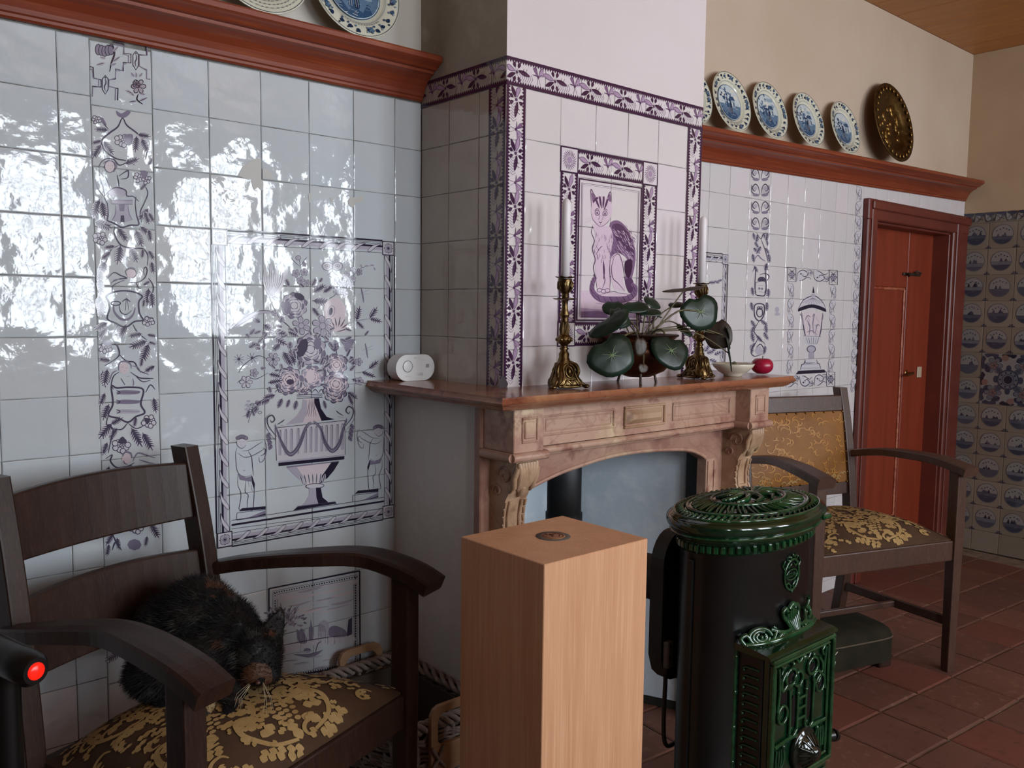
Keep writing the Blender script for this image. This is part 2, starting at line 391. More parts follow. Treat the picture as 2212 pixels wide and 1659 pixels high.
# chimney breast (upper, tiled) and the wider lower part
b=MB(); b.box(CHX0+.003,CHX1-.003,CHY+.003,.003,ZM-.02,1.955)
wall_chimney=struct(b.build('wall_chimney',M_GROUT),'projecting tiled chimney breast above the marble mantelpiece')
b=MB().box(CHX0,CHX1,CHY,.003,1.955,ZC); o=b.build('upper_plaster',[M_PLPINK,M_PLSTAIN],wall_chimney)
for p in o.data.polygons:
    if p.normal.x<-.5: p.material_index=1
tf=.1325; cz=[1.888]+[1.763-i*tf for i in range(0,6)]; cz=[z for z in cz if z>ZM]+[ZM-.004]
cfx=[.931,1.056,1.190,1.323,1.456,1.592]
for k,(a,c) in enumerate(zip(cz,cz[1:])):
    if a-c<.01: continue
    for p,q in zip(cfx,cfx[1:]):
        inside = p>=1.05 and q<=1.457 and a<=1.764 and c>=1.230
        if not inside: put_tile(wall_chimney,pl_cf,p,q,c,a,M_TPINK,tilt=.0012)
# cat picture tiles
cpz=[1.763,1.672,1.538,1.405,1.298,1.2305]
for a,c in zip([1.688,1.557,1.425],[1.557,1.425,1.298]):
    put_tile(wall_chimney,pl_cf,1.124,1.256,c,a,M_TPINK,tilt=.0006); put_tile(wall_chimney,pl_cf,1.256,1.388,c,a,M_TPINK,tilt=.0006)
for (p,q,c,a) in [(1.056,1.124,1.695,1.763),(1.124,1.256,1.688,1.763),(1.256,1.388,1.688,1.763),(1.388,1.456,1.695,1.763),
                  (1.056,1.124,1.2305,1.298),(1.124,1.256,1.2305,1.298),(1.256,1.388,1.2305,1.298),(1.388,1.456,1.2305,1.298)]:
    put_tile(wall_chimney,pl_cf,p,q,c,a,M_TPINK,tilt=.0006)
for (p,q) in ((1.056,1.124),(1.388,1.456)):
    for a,c in zip([1.695,1.563,1.43],[1.563,1.43,1.298]): put_tile(wall_chimney,pl_cf,p,q,c,a,M_TPINK,tilt=.0006)
# border strips: top band and vertical strips (front), then the side face
xx=CHX0
while xx<CHX1-.02:
    q=min(xx+.1325,CHX1); put_tile(wall_chimney,pl_cf,xx,q,1.888,1.957,M_TPINK,tilt=.001); xx=q
for (p,q) in ((CHX0,.931),(1.592,CHX1)):
    z=1.888
    while z>ZM+.005: put_tile(wall_chimney,pl_cf,p,q,max(z-.1325,ZM-.004),z,M_TPINK,tilt=.001); z-=.1325
D=-CHY
for p,q in zip([0,.08,.16,.24,.31],[.08,.16,.24,.31,D]): put_tile(wall_chimney,pl_cs,p,q,1.888,1.957,M_TBRN,tilt=.003)
z=1.888
sz=[1.888,1.772,1.642,1.512,1.382,1.252,ZM-.004]
for a,c in zip(sz,sz[1:]):
    for p,q in zip([.003,.132,.262],[.132,.262,.305]):
        if q>.29: put_tile(wall_chimney,pl_cs,.262,D,c,a,M_TBRN,tilt=.001)
        else: put_tile(wall_chimney,pl_cs,p,q,c,a,M_TBRN)
# lower breast with the fireplace opening
FX0,FX1,FZ=.890,1.695,.96
b=MB()
b.box(LBX0,FX0,LBY,.003,0,ZM-.03); b.box(FX1,LBX1,LBY,.003,0,ZM-.03); b.box(FX0,FX1,LBY,.003,FZ,ZM-.03)
b.build('lower_breast',M_PLGREY,wall_chimney)
M_PLB2=M_PLBLUE
MB().box(FX0,FX1,.118,.125,0,FZ).build('hearth_back',M_PLBLUE,wall_chimney)
MB().box(FX0-.001,FX0+.02,LBY+.02,.12,0,FZ).build('hearth_cheek',M_PLGREY,wall_chimney)
MB().prism([(FX1,-.332),(FX1,.12),(1.50,.12)],2,.03,FZ).build('hearth_cheek',M_PLBLUE,wall_chimney)
M_SOOT=mat('sooty_green_black_iron',hx('2a2c27'),.6,noise_=(6,hx('1d1f1b'),.4,.6))
MB().prism([(FX1,-.336),(FX1,.12),(1.496,.12)],2,0,.03).build('hearth_skirting',M_SOOT,wall_chimney)
MB().box(FX1-.012,FX1+.002,LBY-.03,-.332,0,FZ).build('hearth_return',M_SOOT,wall_chimney)
# right wall picture tiles
rp=.1435; TRI=[]
rz0=1.838
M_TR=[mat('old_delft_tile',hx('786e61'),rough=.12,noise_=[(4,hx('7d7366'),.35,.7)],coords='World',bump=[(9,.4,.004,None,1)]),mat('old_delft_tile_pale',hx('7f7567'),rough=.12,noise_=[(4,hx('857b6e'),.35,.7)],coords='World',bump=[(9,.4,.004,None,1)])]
for j in range(0,8):
    put_tile(wall_right,pl_right,-.0+j*rp*.78,(j+1)*rp*.78,rz0,1.895,M_TR,tilt=.002)
    for i in range(13):
        z1=rz0-i*rp; z0=max(z1-rp,0)
        if z1<.03: continue
        put_tile(wall_right,pl_right,j*rp-.01 if j else 0,(j+1)*rp-.01,z0,z1,M_TR,tilt=.002); TRI.append((j,i,z0,z1))
# ================================================================ painted decoration (flat glaze painting on tiles and plates)
INKG=dict(rough=.09, coords='World', bump=[(9,.55,.006,None,1)])
def tones(pref,cols): return [mat(pref+'_glaze_%d'%i,hx(c),**INKG) for i,c in enumerate(cols)]
T_PUR=tones('manganese_violet',['cbc8d0','b0abb9','827b90','4c465b','2a2538','d6c8ce'])
T_PLUM=tones('manganese_plum',['d3bccb','a98fab','7c5f80','583a5c','3f2440','dcc6d0'])
T_BLUE=tones('cobalt_blue',['c2ccd0','93a6b5','5d7891','345170','1d2f4d','d8d6c8'])
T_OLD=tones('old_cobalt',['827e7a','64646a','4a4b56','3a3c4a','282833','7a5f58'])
class Ink:
    def __init__(s,to3,nrm,mats,h0=.0007,dh=.0000006): s.to3=to3; s.n=Vector(nrm); s.b=MB(); s.mats=mats; s.h0=h0; s.dh=dh; s.k=0
    def P(s,p,t): return s.to3(p)+s.n*(s.h0+s.dh*s.k)
    def stroke(s,pts,w=4,t=3,taper=(.35,.35),smooth=True,closed=False,n=5,sh=0):
        p=crv(pts,n,closed) if smooth and (len(pts)>2) else list(pts)
        if closed: p=p+[p[0]]
        m=len(p)
        if m<2: return
        L=[];s.b.mi=t
        for i in range(m):
            a,c=p[max(i-1,0)],p[min(i+1,m-1)]
            if closed and i in (0,m-1): a,c=p[m-2],p[1]
            dx,dy=c[0]-a[0],c[1]-a[1]; l=math.hypot(dx,dy) or 1; nx,ny=-dy/l,dx/l
            f=i/(m-1); k=taper[0]+(1-taper[0])*min(1,f*3) if f<.5 else taper[1]+(1-taper[1])*min(1,(1-f)*3)
            if closed: k=1
            hw=w*k/2; L.append(((p[i][0]+nx*hw,p[i][1]+ny*hw),(p[i][0]-nx*hw,p[i][1]-ny*hw)))
        s.k+=1
        vs=[s.P(q,t) for ab in L for q in ab]
        s.b.add(vs,[[2*i,2*i+1,2*i+3,2*i+2] for i in range(m-1)],False)
    def fill(s,pts,t=1,smooth=True,n=4,sh=0):
        p=crv(pts,n,True) if smooth else list(pts)
        s.k+=1; s.b.mi=t; tri=tessellate_polygon([[Vector((q[0],q[1],0)) for q in p]])
        s.b.add([s.P(q,t+sh) for q in p],[list(f) for f in tri],False)
    def dot(s,c,r,t=3,ry=None,n=8,a=0,sh=0):
        ry=ry or r; ca,sa=math.cos(a),math.sin(a); s.b.mi=t; s.k+=1
        ps=[(c[0]+r*math.cos(2*PI*i/n)*ca-ry*math.sin(2*PI*i/n)*sa, c[1]+r*math.cos(2*PI*i/n)*sa+ry*math.sin(2*PI*i/n)*ca) for i in range(n)]
        s.b.add([s.P(q,t+sh) for q in ps],[list(range(n))],False)
    def ring(s,c,r,w,t=3,ry=None,n=20,a=0,sh=0):
        ry=ry or r; ca,sa=math.cos(a),math.sin(a)
        s.stroke([(c[0]+r*math.cos(2*PI*i/n)*ca-ry*math.sin(2*PI*i/n)*sa,c[1]+r*math.cos(2*PI*i/n)*sa+ry*math.sin(2*PI*i/n)*ca) for i in range(n)],w,t,closed=True,n=2,sh=sh)
    def leaf(s,p,a,L,W,t=3,wash=1,veins=4,w=None):
        w=w or L*.07; ca,sa=math.cos(a),math.sin(a)
        q=lambda x,y:(p[0]+x*ca-y*sa,p[1]+x*sa+y*ca)
        if wash is not None: s.fill([q(0,0),q(L*.3,W*.5),q(L*.7,W*.4),q(L,0),q(L*.7,-W*.4),q(L*.3,-W*.5)],wash,n=2)
        s.stroke([q(0,0),q(L*.5,W*.04),q(L,0)],w*1.2,t,n=3)
        for i in range(veins):
            x=L*(.12+.7*i/veins); k=1-.55*abs(i/veins-.35)
            s.stroke([q(x,0),q(x+L*.16,W*.5*k)],w*1.5,t,(1,.2)); s.stroke([q(x,0),q(x+L*.16,-W*.5*k)],w*1.5,t,(1,.2))
    def petals(s,c,r,n=5,t=3,wash=1,w=2,ctr=2,rot=0,sq=1):
        for i in range(n):
            a=rot+2*PI*i/n; d=PI/n*.85
            pp=[(c[0]+r*.25*math.cos(a-d),c[1]+r*.25*math.sin(a-d)*sq),(c[0]+r*.8*math.cos(a-d*.8),c[1]+r*.8*math.sin(a-d*.8)*sq),(c[0]+r*math.cos(a),c[1]+r*math.sin(a)*sq),(c[0]+r*.8*math.cos(a+d*.8),c[1]+r*.8*math.sin(a+d*.8)*sq),(c[0]+r*.25*math.cos(a+d),c[1]+r*.25*math.sin(a+d)*sq)]
            if wash is not None: s.fill(pp,wash,n=2)
            s.stroke(pp,w,t,n=3); s.stroke([(c[0]+r*.3*math.cos(a),c[1]+r*.3*math.sin(a)*sq),(c[0]+r*.75*math.cos(a),c[1]+r*.75*math.sin(a)*sq)],w*.7,t)
        s.dot(c,r*.24,ctr,ry=r*.24*sq)
    def rose(s,c,r,t=3,wash=0,w=2.5,seed=0):
        rr=random.Random(seed)
        s.fill([(c[0]+r*(1+.12*math.sin(i*2.6+seed))*math.cos(2*PI*i/9),c[1]+r*(1+.12*math.sin(i*2.6+seed))*math.sin(2*PI*i/9)) for i in range(9)],wash)
        for k,f in ((9,1),(7,.74),(6,.5),(4,.28)):
            ph=rr.uniform(0,6)
            for i in range(k):
                a0=ph+2*PI*i/k; a1=a0+2*PI/k*.95
                q=[(c[0]+r*f*math.cos(a0),c[1]+r*f*math.sin(a0)),(c[0]+r*f*1.13*math.cos((a0+a1)/2),c[1]+r*f*1.13*math.sin((a0+a1)/2)),(c[0]+r*f*math.cos(a1),c[1]+r*f*math.sin(a1))]
                if f>.6: s.fill([q[0],q[1],q[2],(c[0]+r*f*.82*math.cos((a0+a1)/2),c[1]+r*f*.82*math.sin((a0+a1)/2))],1 if (i+seed)%2 else 2,n=2)
                s.stroke(q,w,t,n=4)
    def berries(s,c,r,n=9,t=3,w=2,seed=0):
        rr=random.Random(seed)
        for i in range(n):
            a=i*2.4; d=r*math.sqrt(i/n)*.8; p=(c[0]+d*math.cos(a),c[1]+d*math.sin(a)*.8)
            s.dot(p,r*.3,0); s.ring(p,r*.3,w,t,n=8)
    def build(s,name,parent,label=None):
        o=s.b.build(name,s.mats,parent)
        if label: o['label']=label
        return o
def strip_map(A,U,V):
    """2-D strip coordinates (s along, t across) to world"""
    A,U,V=Vector(A),Vector(U),Vector(V); return lambda p: A+U*p[0]+V*p[1]
def leaf_border(ink,L,W,unit=.1325,start=0.0):
    """running flower, fern and bow border: s along 0..L, t across -W/2..W/2 (metres)"""
    e=W/2
    ok=lambda v: min(max(v,0.001),L-.001)
    F=lambda pts,t,n=3: ink.fill([(ok(a),b) for a,b in pts],t,n=n)
    st=lambda pts,w,t: ink.stroke([(ok(a),b) for a,b in pts],w,t,n=3)
    for sg in (-1,1):
        ink.fill([(0,sg*e*.995),(L,sg*e*.995),(L,sg*(e*.79)),(0,sg*e*.79)],4,smooth=False)
        k=0
        while k*.0085<L-.003:
            x=k*.0085; ink.fill([(x,sg*e*.80),(x+.0082,sg*e*.80),(x+.0041,sg*e*.60)],4,smooth=False); k+=1
    x=start-unit
    while x<L+unit:
        c=x+unit*.25; w=W
        if 0<c<L:
            for da,db in ((-.009,.26),(.009,.26),(-.009,-.26),(.009,-.26)):
                st([(c,0),(c+da*.8,db*w*.9)],.0018,3); F([(c+da*.6,db*w*.55),(c+da*1.5,db*w*.95),(c+da,db*w*1.35),(c+da*.3,db*w)],4,2)
            ink.dot((c,0),.0042,3)
        # light petal leaves and dark leaves around the flower
        for (x0,x1,y0,y1,t,wd) in ((-.34,-.03,.16,.03,1,.015),(-.26,-.03,-.24,-.05,4,.013),(.03,.34,.06,-.05,4,.013)):
            a,b_=c+unit*x0,c+unit*x1
            if b_<.002 or a>L-.002: continue
            my=(y0+y1)/2*w
            F([(a,y0*w),((a+b_)/2,my+wd*.5),(b_,y1*w),((a+b_)/2,my-wd*.5)],t)
            if t==1: st([(a,y0*w),((a+b_)/2,my+wd*.5),(b_,y1*w)],.0016,3); st([(a,y0*w),((a+b_)/2,my-wd*.4),(b_,y1*w)],.0014,3)
            else:
                for q in (.35,.6): st([(a+(b_-a)*q,my),(a+(b_-a)*q+.006,my+(.012 if y0>0 else -.012))],.003,4)
        for k in range(7):
            a=c+unit*(.10+.052*k)
            if .002<a<L-.004:
                for sg in (-1,1): st([(a,-.14*w),(a-.007,-.14*w+sg*.15*w)],.0026,2)
        g=c+unit*.55
        if .003<g<L-.003:
            for (dx,dy) in ((.020,.27),(.024,.08),(-.018,.27),(-.020,.04)):
                F([(g,0),(g+dx*.45,dy*w*1.15),(g+dx,dy*w),(g+dx*.6,dy*w*.45)],1 if dx>0 else 2,2); st([(g,0),(g+dx*.45,dy*w*1.15),(g+dx,dy*w)],.0018,3)
            st([(g,0),(g-.004,-.30*w)],.0030,3); st([(g,0),(g+.009,-.28*w)],.0024,2); ink.dot((g,0),.0040,3)
            st([(g-.003,.02*w),(g-.006,.30*w)],.0024,3)
        x+=unit
def ribbon_border(ink,x0,y0,x1,y1,w,n,dark_side=1):
    """rod wound with a ribbon, between two rules; any direction, in the units of the drawing"""
    dx,dy=x1-x0,y1-y0; L=math.hypot(dx,dy); ux,uy=dx/L,dy/L; nx,ny=-uy,ux
    q=lambda a,b:(x0+ux*a+nx*b,y0+uy*a+ny*b)
    R_=lambda a,b,c,d,t: ink.fill([q(a,c),q(b,c),q(b,d),q(a,d)],t,smooth=False)
    R_(0,L,-w*.19,w*.05,1); R_(0,L,w*.05,w*.19,4 if dark_side else 2)
    for b in (.40,.30,-.36): ink.stroke([q(0,b*w),q(L,b*w)],w*.03,4,(1,1))
    R_(0,L,dark_side*w*.5,dark_side*w*.60,4)
    p=L/n
    for i in range(n):
        a=p*i
        pts=[q(a+p*.02,-w*.26),q(a+p*.22,-w*.30),q(a+p*.62,w*.10),q(a+p*.90,w*.24),q(a+p*.70,w*.26),q(a+p*.34,w*.12)]
        ink.fill(pts,0,n=3,sh=4.5); ink.stroke(pts,w*.035,3,closed=True,n=3,sh=2)
        ink.stroke([q(a+p*.3,-w*.12),q(a+p*.6,w*.12)],w*.03,2,sh=3.2)
def rosette(ink,c,r,rot=0):
    ink.fill([(c[0]-r,c[1]-r),(c[0]+r,c[1]-r),(c[0]+r,c[1]+r),(c[0]-r,c[1]+r)],0,smooth=False)
    ink.stroke([(c[0]-r,c[1]-r),(c[0]+r,c[1]-r),(c[0]+r,c[1]+r),(c[0]-r,c[1]+r)],r*.2,4,smooth=False,closed=True)
    ink.petals(c,r*.78,4,3,1,r*.07,4,rot=PI/4); ink.dot(c,r*.32,2); ink.dot(c,r*.14,4)
    for i in range(4): ink.dot((c[0]+r*.68*math.cos(i*PI/2),c[1]+r*.68*math.sin(i*PI/2)),r*.1,4)
def acanthus(ink,L,W,unit,t=3,seed=0):
    """scrolling acanthus strip, s along, t across"""
    rr=random.Random(seed); n=max(1,round(L/unit)); u=L/n
    for i in range(n):
        c=u*(i+.5); sg=1 if i%2 else -1
        q=lambda a,b:(c+a*u,sg*b*W)
        ink.fill([q(-.42,-.38),q(-.3,.3),q(0,.40),q(.2,.1),q(-.05,-.12),q(-.2,-.4)],0)
        ink.stroke([q(-.46,-.42),q(-.40,.2),q(-.1,.42),q(.18,.2),q(.08,-.08),q(-.12,-.02),q(-.08,.14)],W*.07,t)
        ink.stroke([q(-.3,-.40),q(-.1,-.36),q(.2,-.12),q(.42,-.30)],W*.06,t)
        for k in range(5):
            a=.12+.07*k; ink.stroke([q(a,-.05),q(a+.06,.40-.03*k)],W*.05,t-1); ink.fill([q(a,-.05),q(a+.07,.2),q(a+.05,.42-.04*k)],2 if k%2 else 1,n=2)
        ink.dot(q(.36,.22),W*.10,2,ry=W*.07); ink.dot(q(-.22,.12),W*.07,3)
        ink.stroke([q(.1,.42),q(.34,.42),q(.47,.25),q(.40,0)],W*.05,t)
# ================================================================ door, plate shelves, plates
door=struct(MB().box(DX0-.02,DX1+.02,.092,.132,0,DZ).build('door_1',M_DOOR),'brick red panelled door in the corner')
def dpart(n,m,*a,**k): return MB().box(*a,**k).build(n,m,door)
dpart('stile',M_DOOR,DX0,DX0+.07,.078,.094,0,DZ,bev=.003); 
dpart('stile',M_DOOR,4.085,DX1+.02,.078,.094,0,DZ,bev=.003)
dpart('rail',M_DOOR,DX0+.07,4.085,.078,.094,1.47,DZ,bev=.003); dpart('rail',M_DOOR,DX0+.07,4.085,.078,.094,0,.22,bev=.003)
b=MB()
for (x0,x1,z0,z1) in ((DX0+.07,DX0+.085,.22,1.47),(4.07,4.085,.22,1.47),(DX0+.07,4.085,1.455,1.47),(DX0+.07,4.085,.22,.235)): b.box(x0,x1,.083,.093,z0,z1,bev=.004)
b.build('panel_moulding',mat('worn_pale_red_edge',hx('b06a4c'),.5,noise_=(40,hx('8a3a24'),.4,.6)),door)
M_IRON=mat('dark_worn_iron',hx('3a302b'),.5,metal=.7,noise_=(30,hx('564a40'),.4,.7))
M_BRASSW=mat('worn_brass',hx('9a7c4a'),.35,metal=1)
b=MB(); b.tube([(4.13,.075,1.01),(4.13,.045,1.01)],.007); b.tube([(4.135,.045,1.012),(4.10,.04,1.008),(4.06,.043,1.0)],[.008,.007,.006]); b.lathe([(0,-.002),(.018,0),(.018,.006),(0,.008)],(4.13,.084,1.01),12,'y'); b.build('door_handle',M_BRASSW,door)
b=MB(); b.box(4.02,4.22,.068,.078,1.535,1.55,bev=.002); b.tube([(4.05,.066,1.545),(4.05,.055,1.53),(4.04,.05,1.545)],.005); b.tube([(4.14,.066,1.55),(4.14,.052,1.56),(4.18,.05,1.55)],.005); b.build('door_bolt',M_IRON,door)
b=MB(); b.box(4.25,4.30,.07,.078,.98,1.04,bev=.003); b.build('keyhole_plate',mat('pale_bone',hx('b9a78f'),.4),door)
# door frame around the opening
b=MB()
def fprof(w0,w1): return None
b.box(3.42,DX0,-.028,.003,0,DZ+.075,bev=.006); b.box(3.445,3.49,-.036,-.026,0,DZ+.055,bev=.004)
b.box(DX1,XR-.004,-.028,.003,0,DZ+.075,bev=.006); b.box(DX1+.03,DX1+.10,-.036,-.026,0,DZ+.055,bev=.004)
b.box(3.413,XR-.002,-.032,.002,DZ+.0005,DZ+.10,bev=.006); b.box(3.44,XR-.003,-.044,-.028,DZ+.05,DZ+.09,bev=.005)
b.box(DX0-.001,DX0+.012,-.01,.092,0,DZ,bev=.003); b.box(DX1-.012,DX1+.001,-.01,.092,0,DZ,bev=.003); b.box(DX0,DX1,-.01,.092,DZ-.012,DZ+.001,bev=.003)
struct(b.build('trim_1',M_FRAME),'dark red brown door frame')
# plate shelves (crown mouldings)
PROF=[(0,0),(-.008,0),(-.012,.004),(-.012,.010),(-.016,.013),(-.019,.022),(-.026,.036),(-.038,.050),(-.054,.060),(-.066,.064),(-.066,.071),(-.078,.072),(-.084,.078),(-.092,.083),(-.098,.086),(-.104,.090),(-.104,.101),(-.100,.106),(0,.106)]
def shelf(x0,x1,z,slope,label):
    b=MB(); b.prism([(y,zz) for y,zz in PROF],0,0,x1-x0)
    o=b.build('plate_shelf',M_RED); o.location=(x0,0,z); o.rotation_euler=(0,-math.atan(slope),0)
    return tag(o,label,'shelf')
shelf(-1.3,CHX0-.002,1.905,0,'long red brown moulded wooden plate shelf left of the chimney breast')
shelf(CHX1+.004,4.56,1.882,.0275,'red brown moulded wooden plate shelf above the door, right of the chimney')
M_PLATE=mat('cream_delft_earthenware',hx('d5d3c2'),.12,noise_=(8,hx('cccab4'),.35,.7))
M_BRASS=mat('beaten_dark_brass',hx('6f5732'),.40,metal=1,noise_=[(14,hx('4d3b22'),.35,.65),(50,hx('8a7042'),.55,.75)],bump=(60,.5,.003))
def plate_at(px,py,hpx,ztop,label,seed,style='scene',tilt=14,name='plate'):
    tl=math.radians(tilt); c0=at(px,py,1,-.04); dep=(c0-CAM).dot(FW); r=hpx/2*dep/FPX/math.cos(tl)
    zt=ztop(c0.x); yb=-.018-2*r*math.sin(tl)
    yb=max(yb,-.092); tl=math.asin((-yb-.018)/(2*r))
    t=thing(name,label,'plate',(c0.x,yb,zt+.003),0,'plates on the shelves')
    M=Matrix.Rotation(-tl,4,'X'); fr=Matrix.Translation((0,0,r))
    t.rotation_euler=(-tl,0,0)
    b=MB(); b.M=fr
    k=r/.125
    b.lathe([(0,-.006*k),(.07*k,-.006*k),(.08*k,-.001*k),(.095*k,.006*k),(.121*k,.011*k),(.125*k,.013*k),(.125*k,.015*k),(.121*k,.015*k),(.097*k,.010*k),(.082*k,.003*k),(.075*k,-.002*k),(0,-.002*k)],(0,0,0),48,'y')
    if style=='brass':
        b.build('body',M_BRASS,t)
        b=MB(); b.M=fr
        for i in range(28):
            a=2*PI*i/28; b.ball((.108*k*math.cos(a),-.0165*k+.0,.108*k*math.sin(a)),.006*k,6,4,(1,.5,1.3))
        b.build('embossed_rim',mat('bright_brass',hx('8a6c3c'),.38,metal=1),t)
        b=MB(); b.M=fr; rr=random.Random(3)
        for i in range(26):
            a=rr.uniform(0,6.28); d=.066*k*math.sqrt(rr.random()); b.ball((d*math.cos(a),.003*k,d*math.sin(a)),rr.uniform(.006,.016)*k,7,5,(rr.uniform(.4,1.2),.3,rr.uniform(.5,1.3)))
        b.build('embossed_relief',mat('bright_brass',hx('8a6c3c'),.38,metal=1),t); return t
    b.build('body',M_PLATE,t)
    rr=random.Random(seed)
    # scene in the well
    ink=Ink(lambda p:Vector((p[0]*k,.0015*k,p[1]*k+r)),(0,-1,0),T_BLUE,h0=.0040,dh=.000003)
    rw=.074
    ink.dot((0,0),rw*.99,0,n=36); ink.ring((0,0),rw,.0022,3,n=36)
    inside=lambda x,y:(x*x+y*y)<rw*rw*.93
    def clipd(p):
        d=math.hypot(*p)
        return p if d<rw*.96 else (p[0]*rw*.96/d,p[1]*rw*.96/d)
    ink.fill([clipd((rw*math.cos(PI+PI*i/10)*1.0,-.010+rw*math.sin(PI+PI*i/10))) for i in range(11)],2,smooth=False)
    ink.fill([clipd((x*.01,-.045+.012*math.sin(x*1.7+seed))) for x in range(-7,8)]+[clipd((rw*math.cos(a/10*-PI),rw*math.sin(a/10*-PI))) for a in range(1,10)],3,smooth=False)
    for i in range(5): # clouds
        ink.dot((rr.uniform(-.04,.05),rr.uniform(.025,.06)),rr.uniform(.01,.02),rr.choice((1,5)),ry=.008,n=12)
    for i in range(46): # foliage dabs
        p=clipd((rr.gauss(-.028,.02),rr.gauss(.012,.022))); ink.dot(p,rr.uniform(.003,.008),rr.choice((2,3,3,1,4)),ry=rr.uniform(.003,.006),n=7,a=rr.uniform(0,3))
    hx0=rr.uniform(.0,.02)
    ink.fill([(hx0,-.02),(hx0+.034,-.02),(hx0+.034,.012),(hx0,.012)],1,smooth=False); ink.fill([(hx0-.004,.012),(hx0+.038,.012),(hx0+.03,.028),(hx0+.004,.028)],3,smooth=False)
    for i in range(3): ink.fill([(hx0+.004+i*.010,-.014),(hx0+.009+i*.010,-.014),(hx0+.009+i*.010,.004),(hx0+.004+i*.010,.004)],4 if i!=1 else 5,smooth=False)
    for i in range(2): # two standing figures
        fx_=-.012+i*.013+rr.uniform(-.004,.004); ink.fill([(fx_-.006,-.045),(fx_+.006,-.045),(fx_+.007,-.02),(fx_+.005,.0),(fx_-.005,.0),(fx_-.007,-.02)],4 if i else 3); ink.dot((fx_,.005),.004,3); ink.fill([(fx_-.007,.007),(fx_+.007,.007),(fx_+.003,.013),(fx_-.003,.013)],4,smooth=False)
        ink.stroke([(fx_-.003,-.044),(fx_-.003,-.022)],.0022,5); ink.stroke([(fx_+.003,-.044),(fx_+.003,-.022)],.0022,5)
    for i in range(40):
        p=clipd((rr.uniform(-.07,.07),rr.uniform(-.07,.01))); q=clipd((p[0]+rr.uniform(-.018,.018),p[1]+rr.uniform(-.006,.006))); ink.stroke([p,q],rr.uniform(.0015,.004),rr.choice((1,1,5,3,4,4)))
    ink.build('painted_scene',t)
    # rim leaves
    ink=Ink(lambda p:Vector((p[0]*k,(-.0075-(math.hypot(*p)-.089)*.20)*k,p[1]*k+r)),(0,-1,0),T_BLUE,h0=.0035,dh=.000003)
    ink.ring((0,0),.1215,.0012,4,n=48); ink.ring((0,0),.087,.001,2,n=40)
    N=26
    for i in range(N):
        a=2*PI*(i+.3*rr.random())/N; d=.106
        if style=='script' and -PI*.93<((a+PI)%(2*PI)-PI)<-PI*.07: continue
        c=(d*math.cos(a),d*math.sin(a)); ink.leaf(c,a+rr.uniform(.6,2.2),.013,.010,4,rr.choice((3,4,4)),0)
        ink.dot((c[0]*.93+rr.gauss(0,.002),c[1]*.93),.0032,rr.choice((2,3)),n=6); ink.dot((c[0]*1.06,c[1]*1.06+rr.gauss(0,.002)),.0028,rr.choice((1,4)),n=6)
        if i%5==0: ink.petals((d*math.cos(a+.12),d*math.sin(a+.12)),.009,5,4,2,.0012)
    if style=='script':
        for row,d in enumerate((.093,.102,.111)):
            a=-PI*.88+row*.08
            while a<-PI*.14-row*.08:
                wl=rr.uniform(.05,.12)
                ink.stroke([((d+(.0016 if k_%2 else -.0012))*math.cos(a+wl*k_/8),(d+(.0016 if k_%2 else -.0012))*math.sin(a+wl*k_/8)) for k_ in range(9)],.0008,4,n=2); a+=wl+.03
        for a in (-PI*.93,-PI*.08): ink.stroke([(.088*math.cos(a),.088*math.sin(a)),(.118*math.cos(a),.118*math.sin(a))],.0015,3)
    else:
        a=-PI*.68
        while a<-PI*.30:
            ink.stroke([((.0915+(.002 if k_%2 else -.002))*math.cos(a+.06*k_/4),(.0915+(.002 if k_%2 else -.002))*math.sin(a+.06*k_/4)) for k_ in range(5)],.0009,4,n=2); a+=.085
    ink.build('painted_rim',t)
    return t
zl=lambda x:1.905+.106
zr=lambda x:1.882+.0275*(x-CHX1)+.106
plate_at(556,-62,232,zl,'large blue and white plate with a line of script, cut by the top edge',1,'script',10)
plate_at(764,0,214,zl,'large blue and white plate on the left shelf beside the chimney breast',2,'scene',10)
plate_at(1487,203,132,zr,'blue and white plate almost hidden behind the chimney breast corner',3)
plate_at(1572,223,130,zr,'largest fully visible blue and white plate on the right shelf, nearest the chimney',4)
plate_at(1655,241,124,zr,'blue and white plate with dark foreground, second full plate from the chimney',5)
plate_at(1738,263,117,zr,'blue and white plate, third full plate from the chimney on the right shelf',6)
plate_at(1817,283,113,zr,'small blue and white plate standing next to the brass dish',7)
bp_=plate_at(1915,280,168,zr,'dark embossed brass dish at the right end of the plates',8,'brass',tilt=12,name='brass_dish')
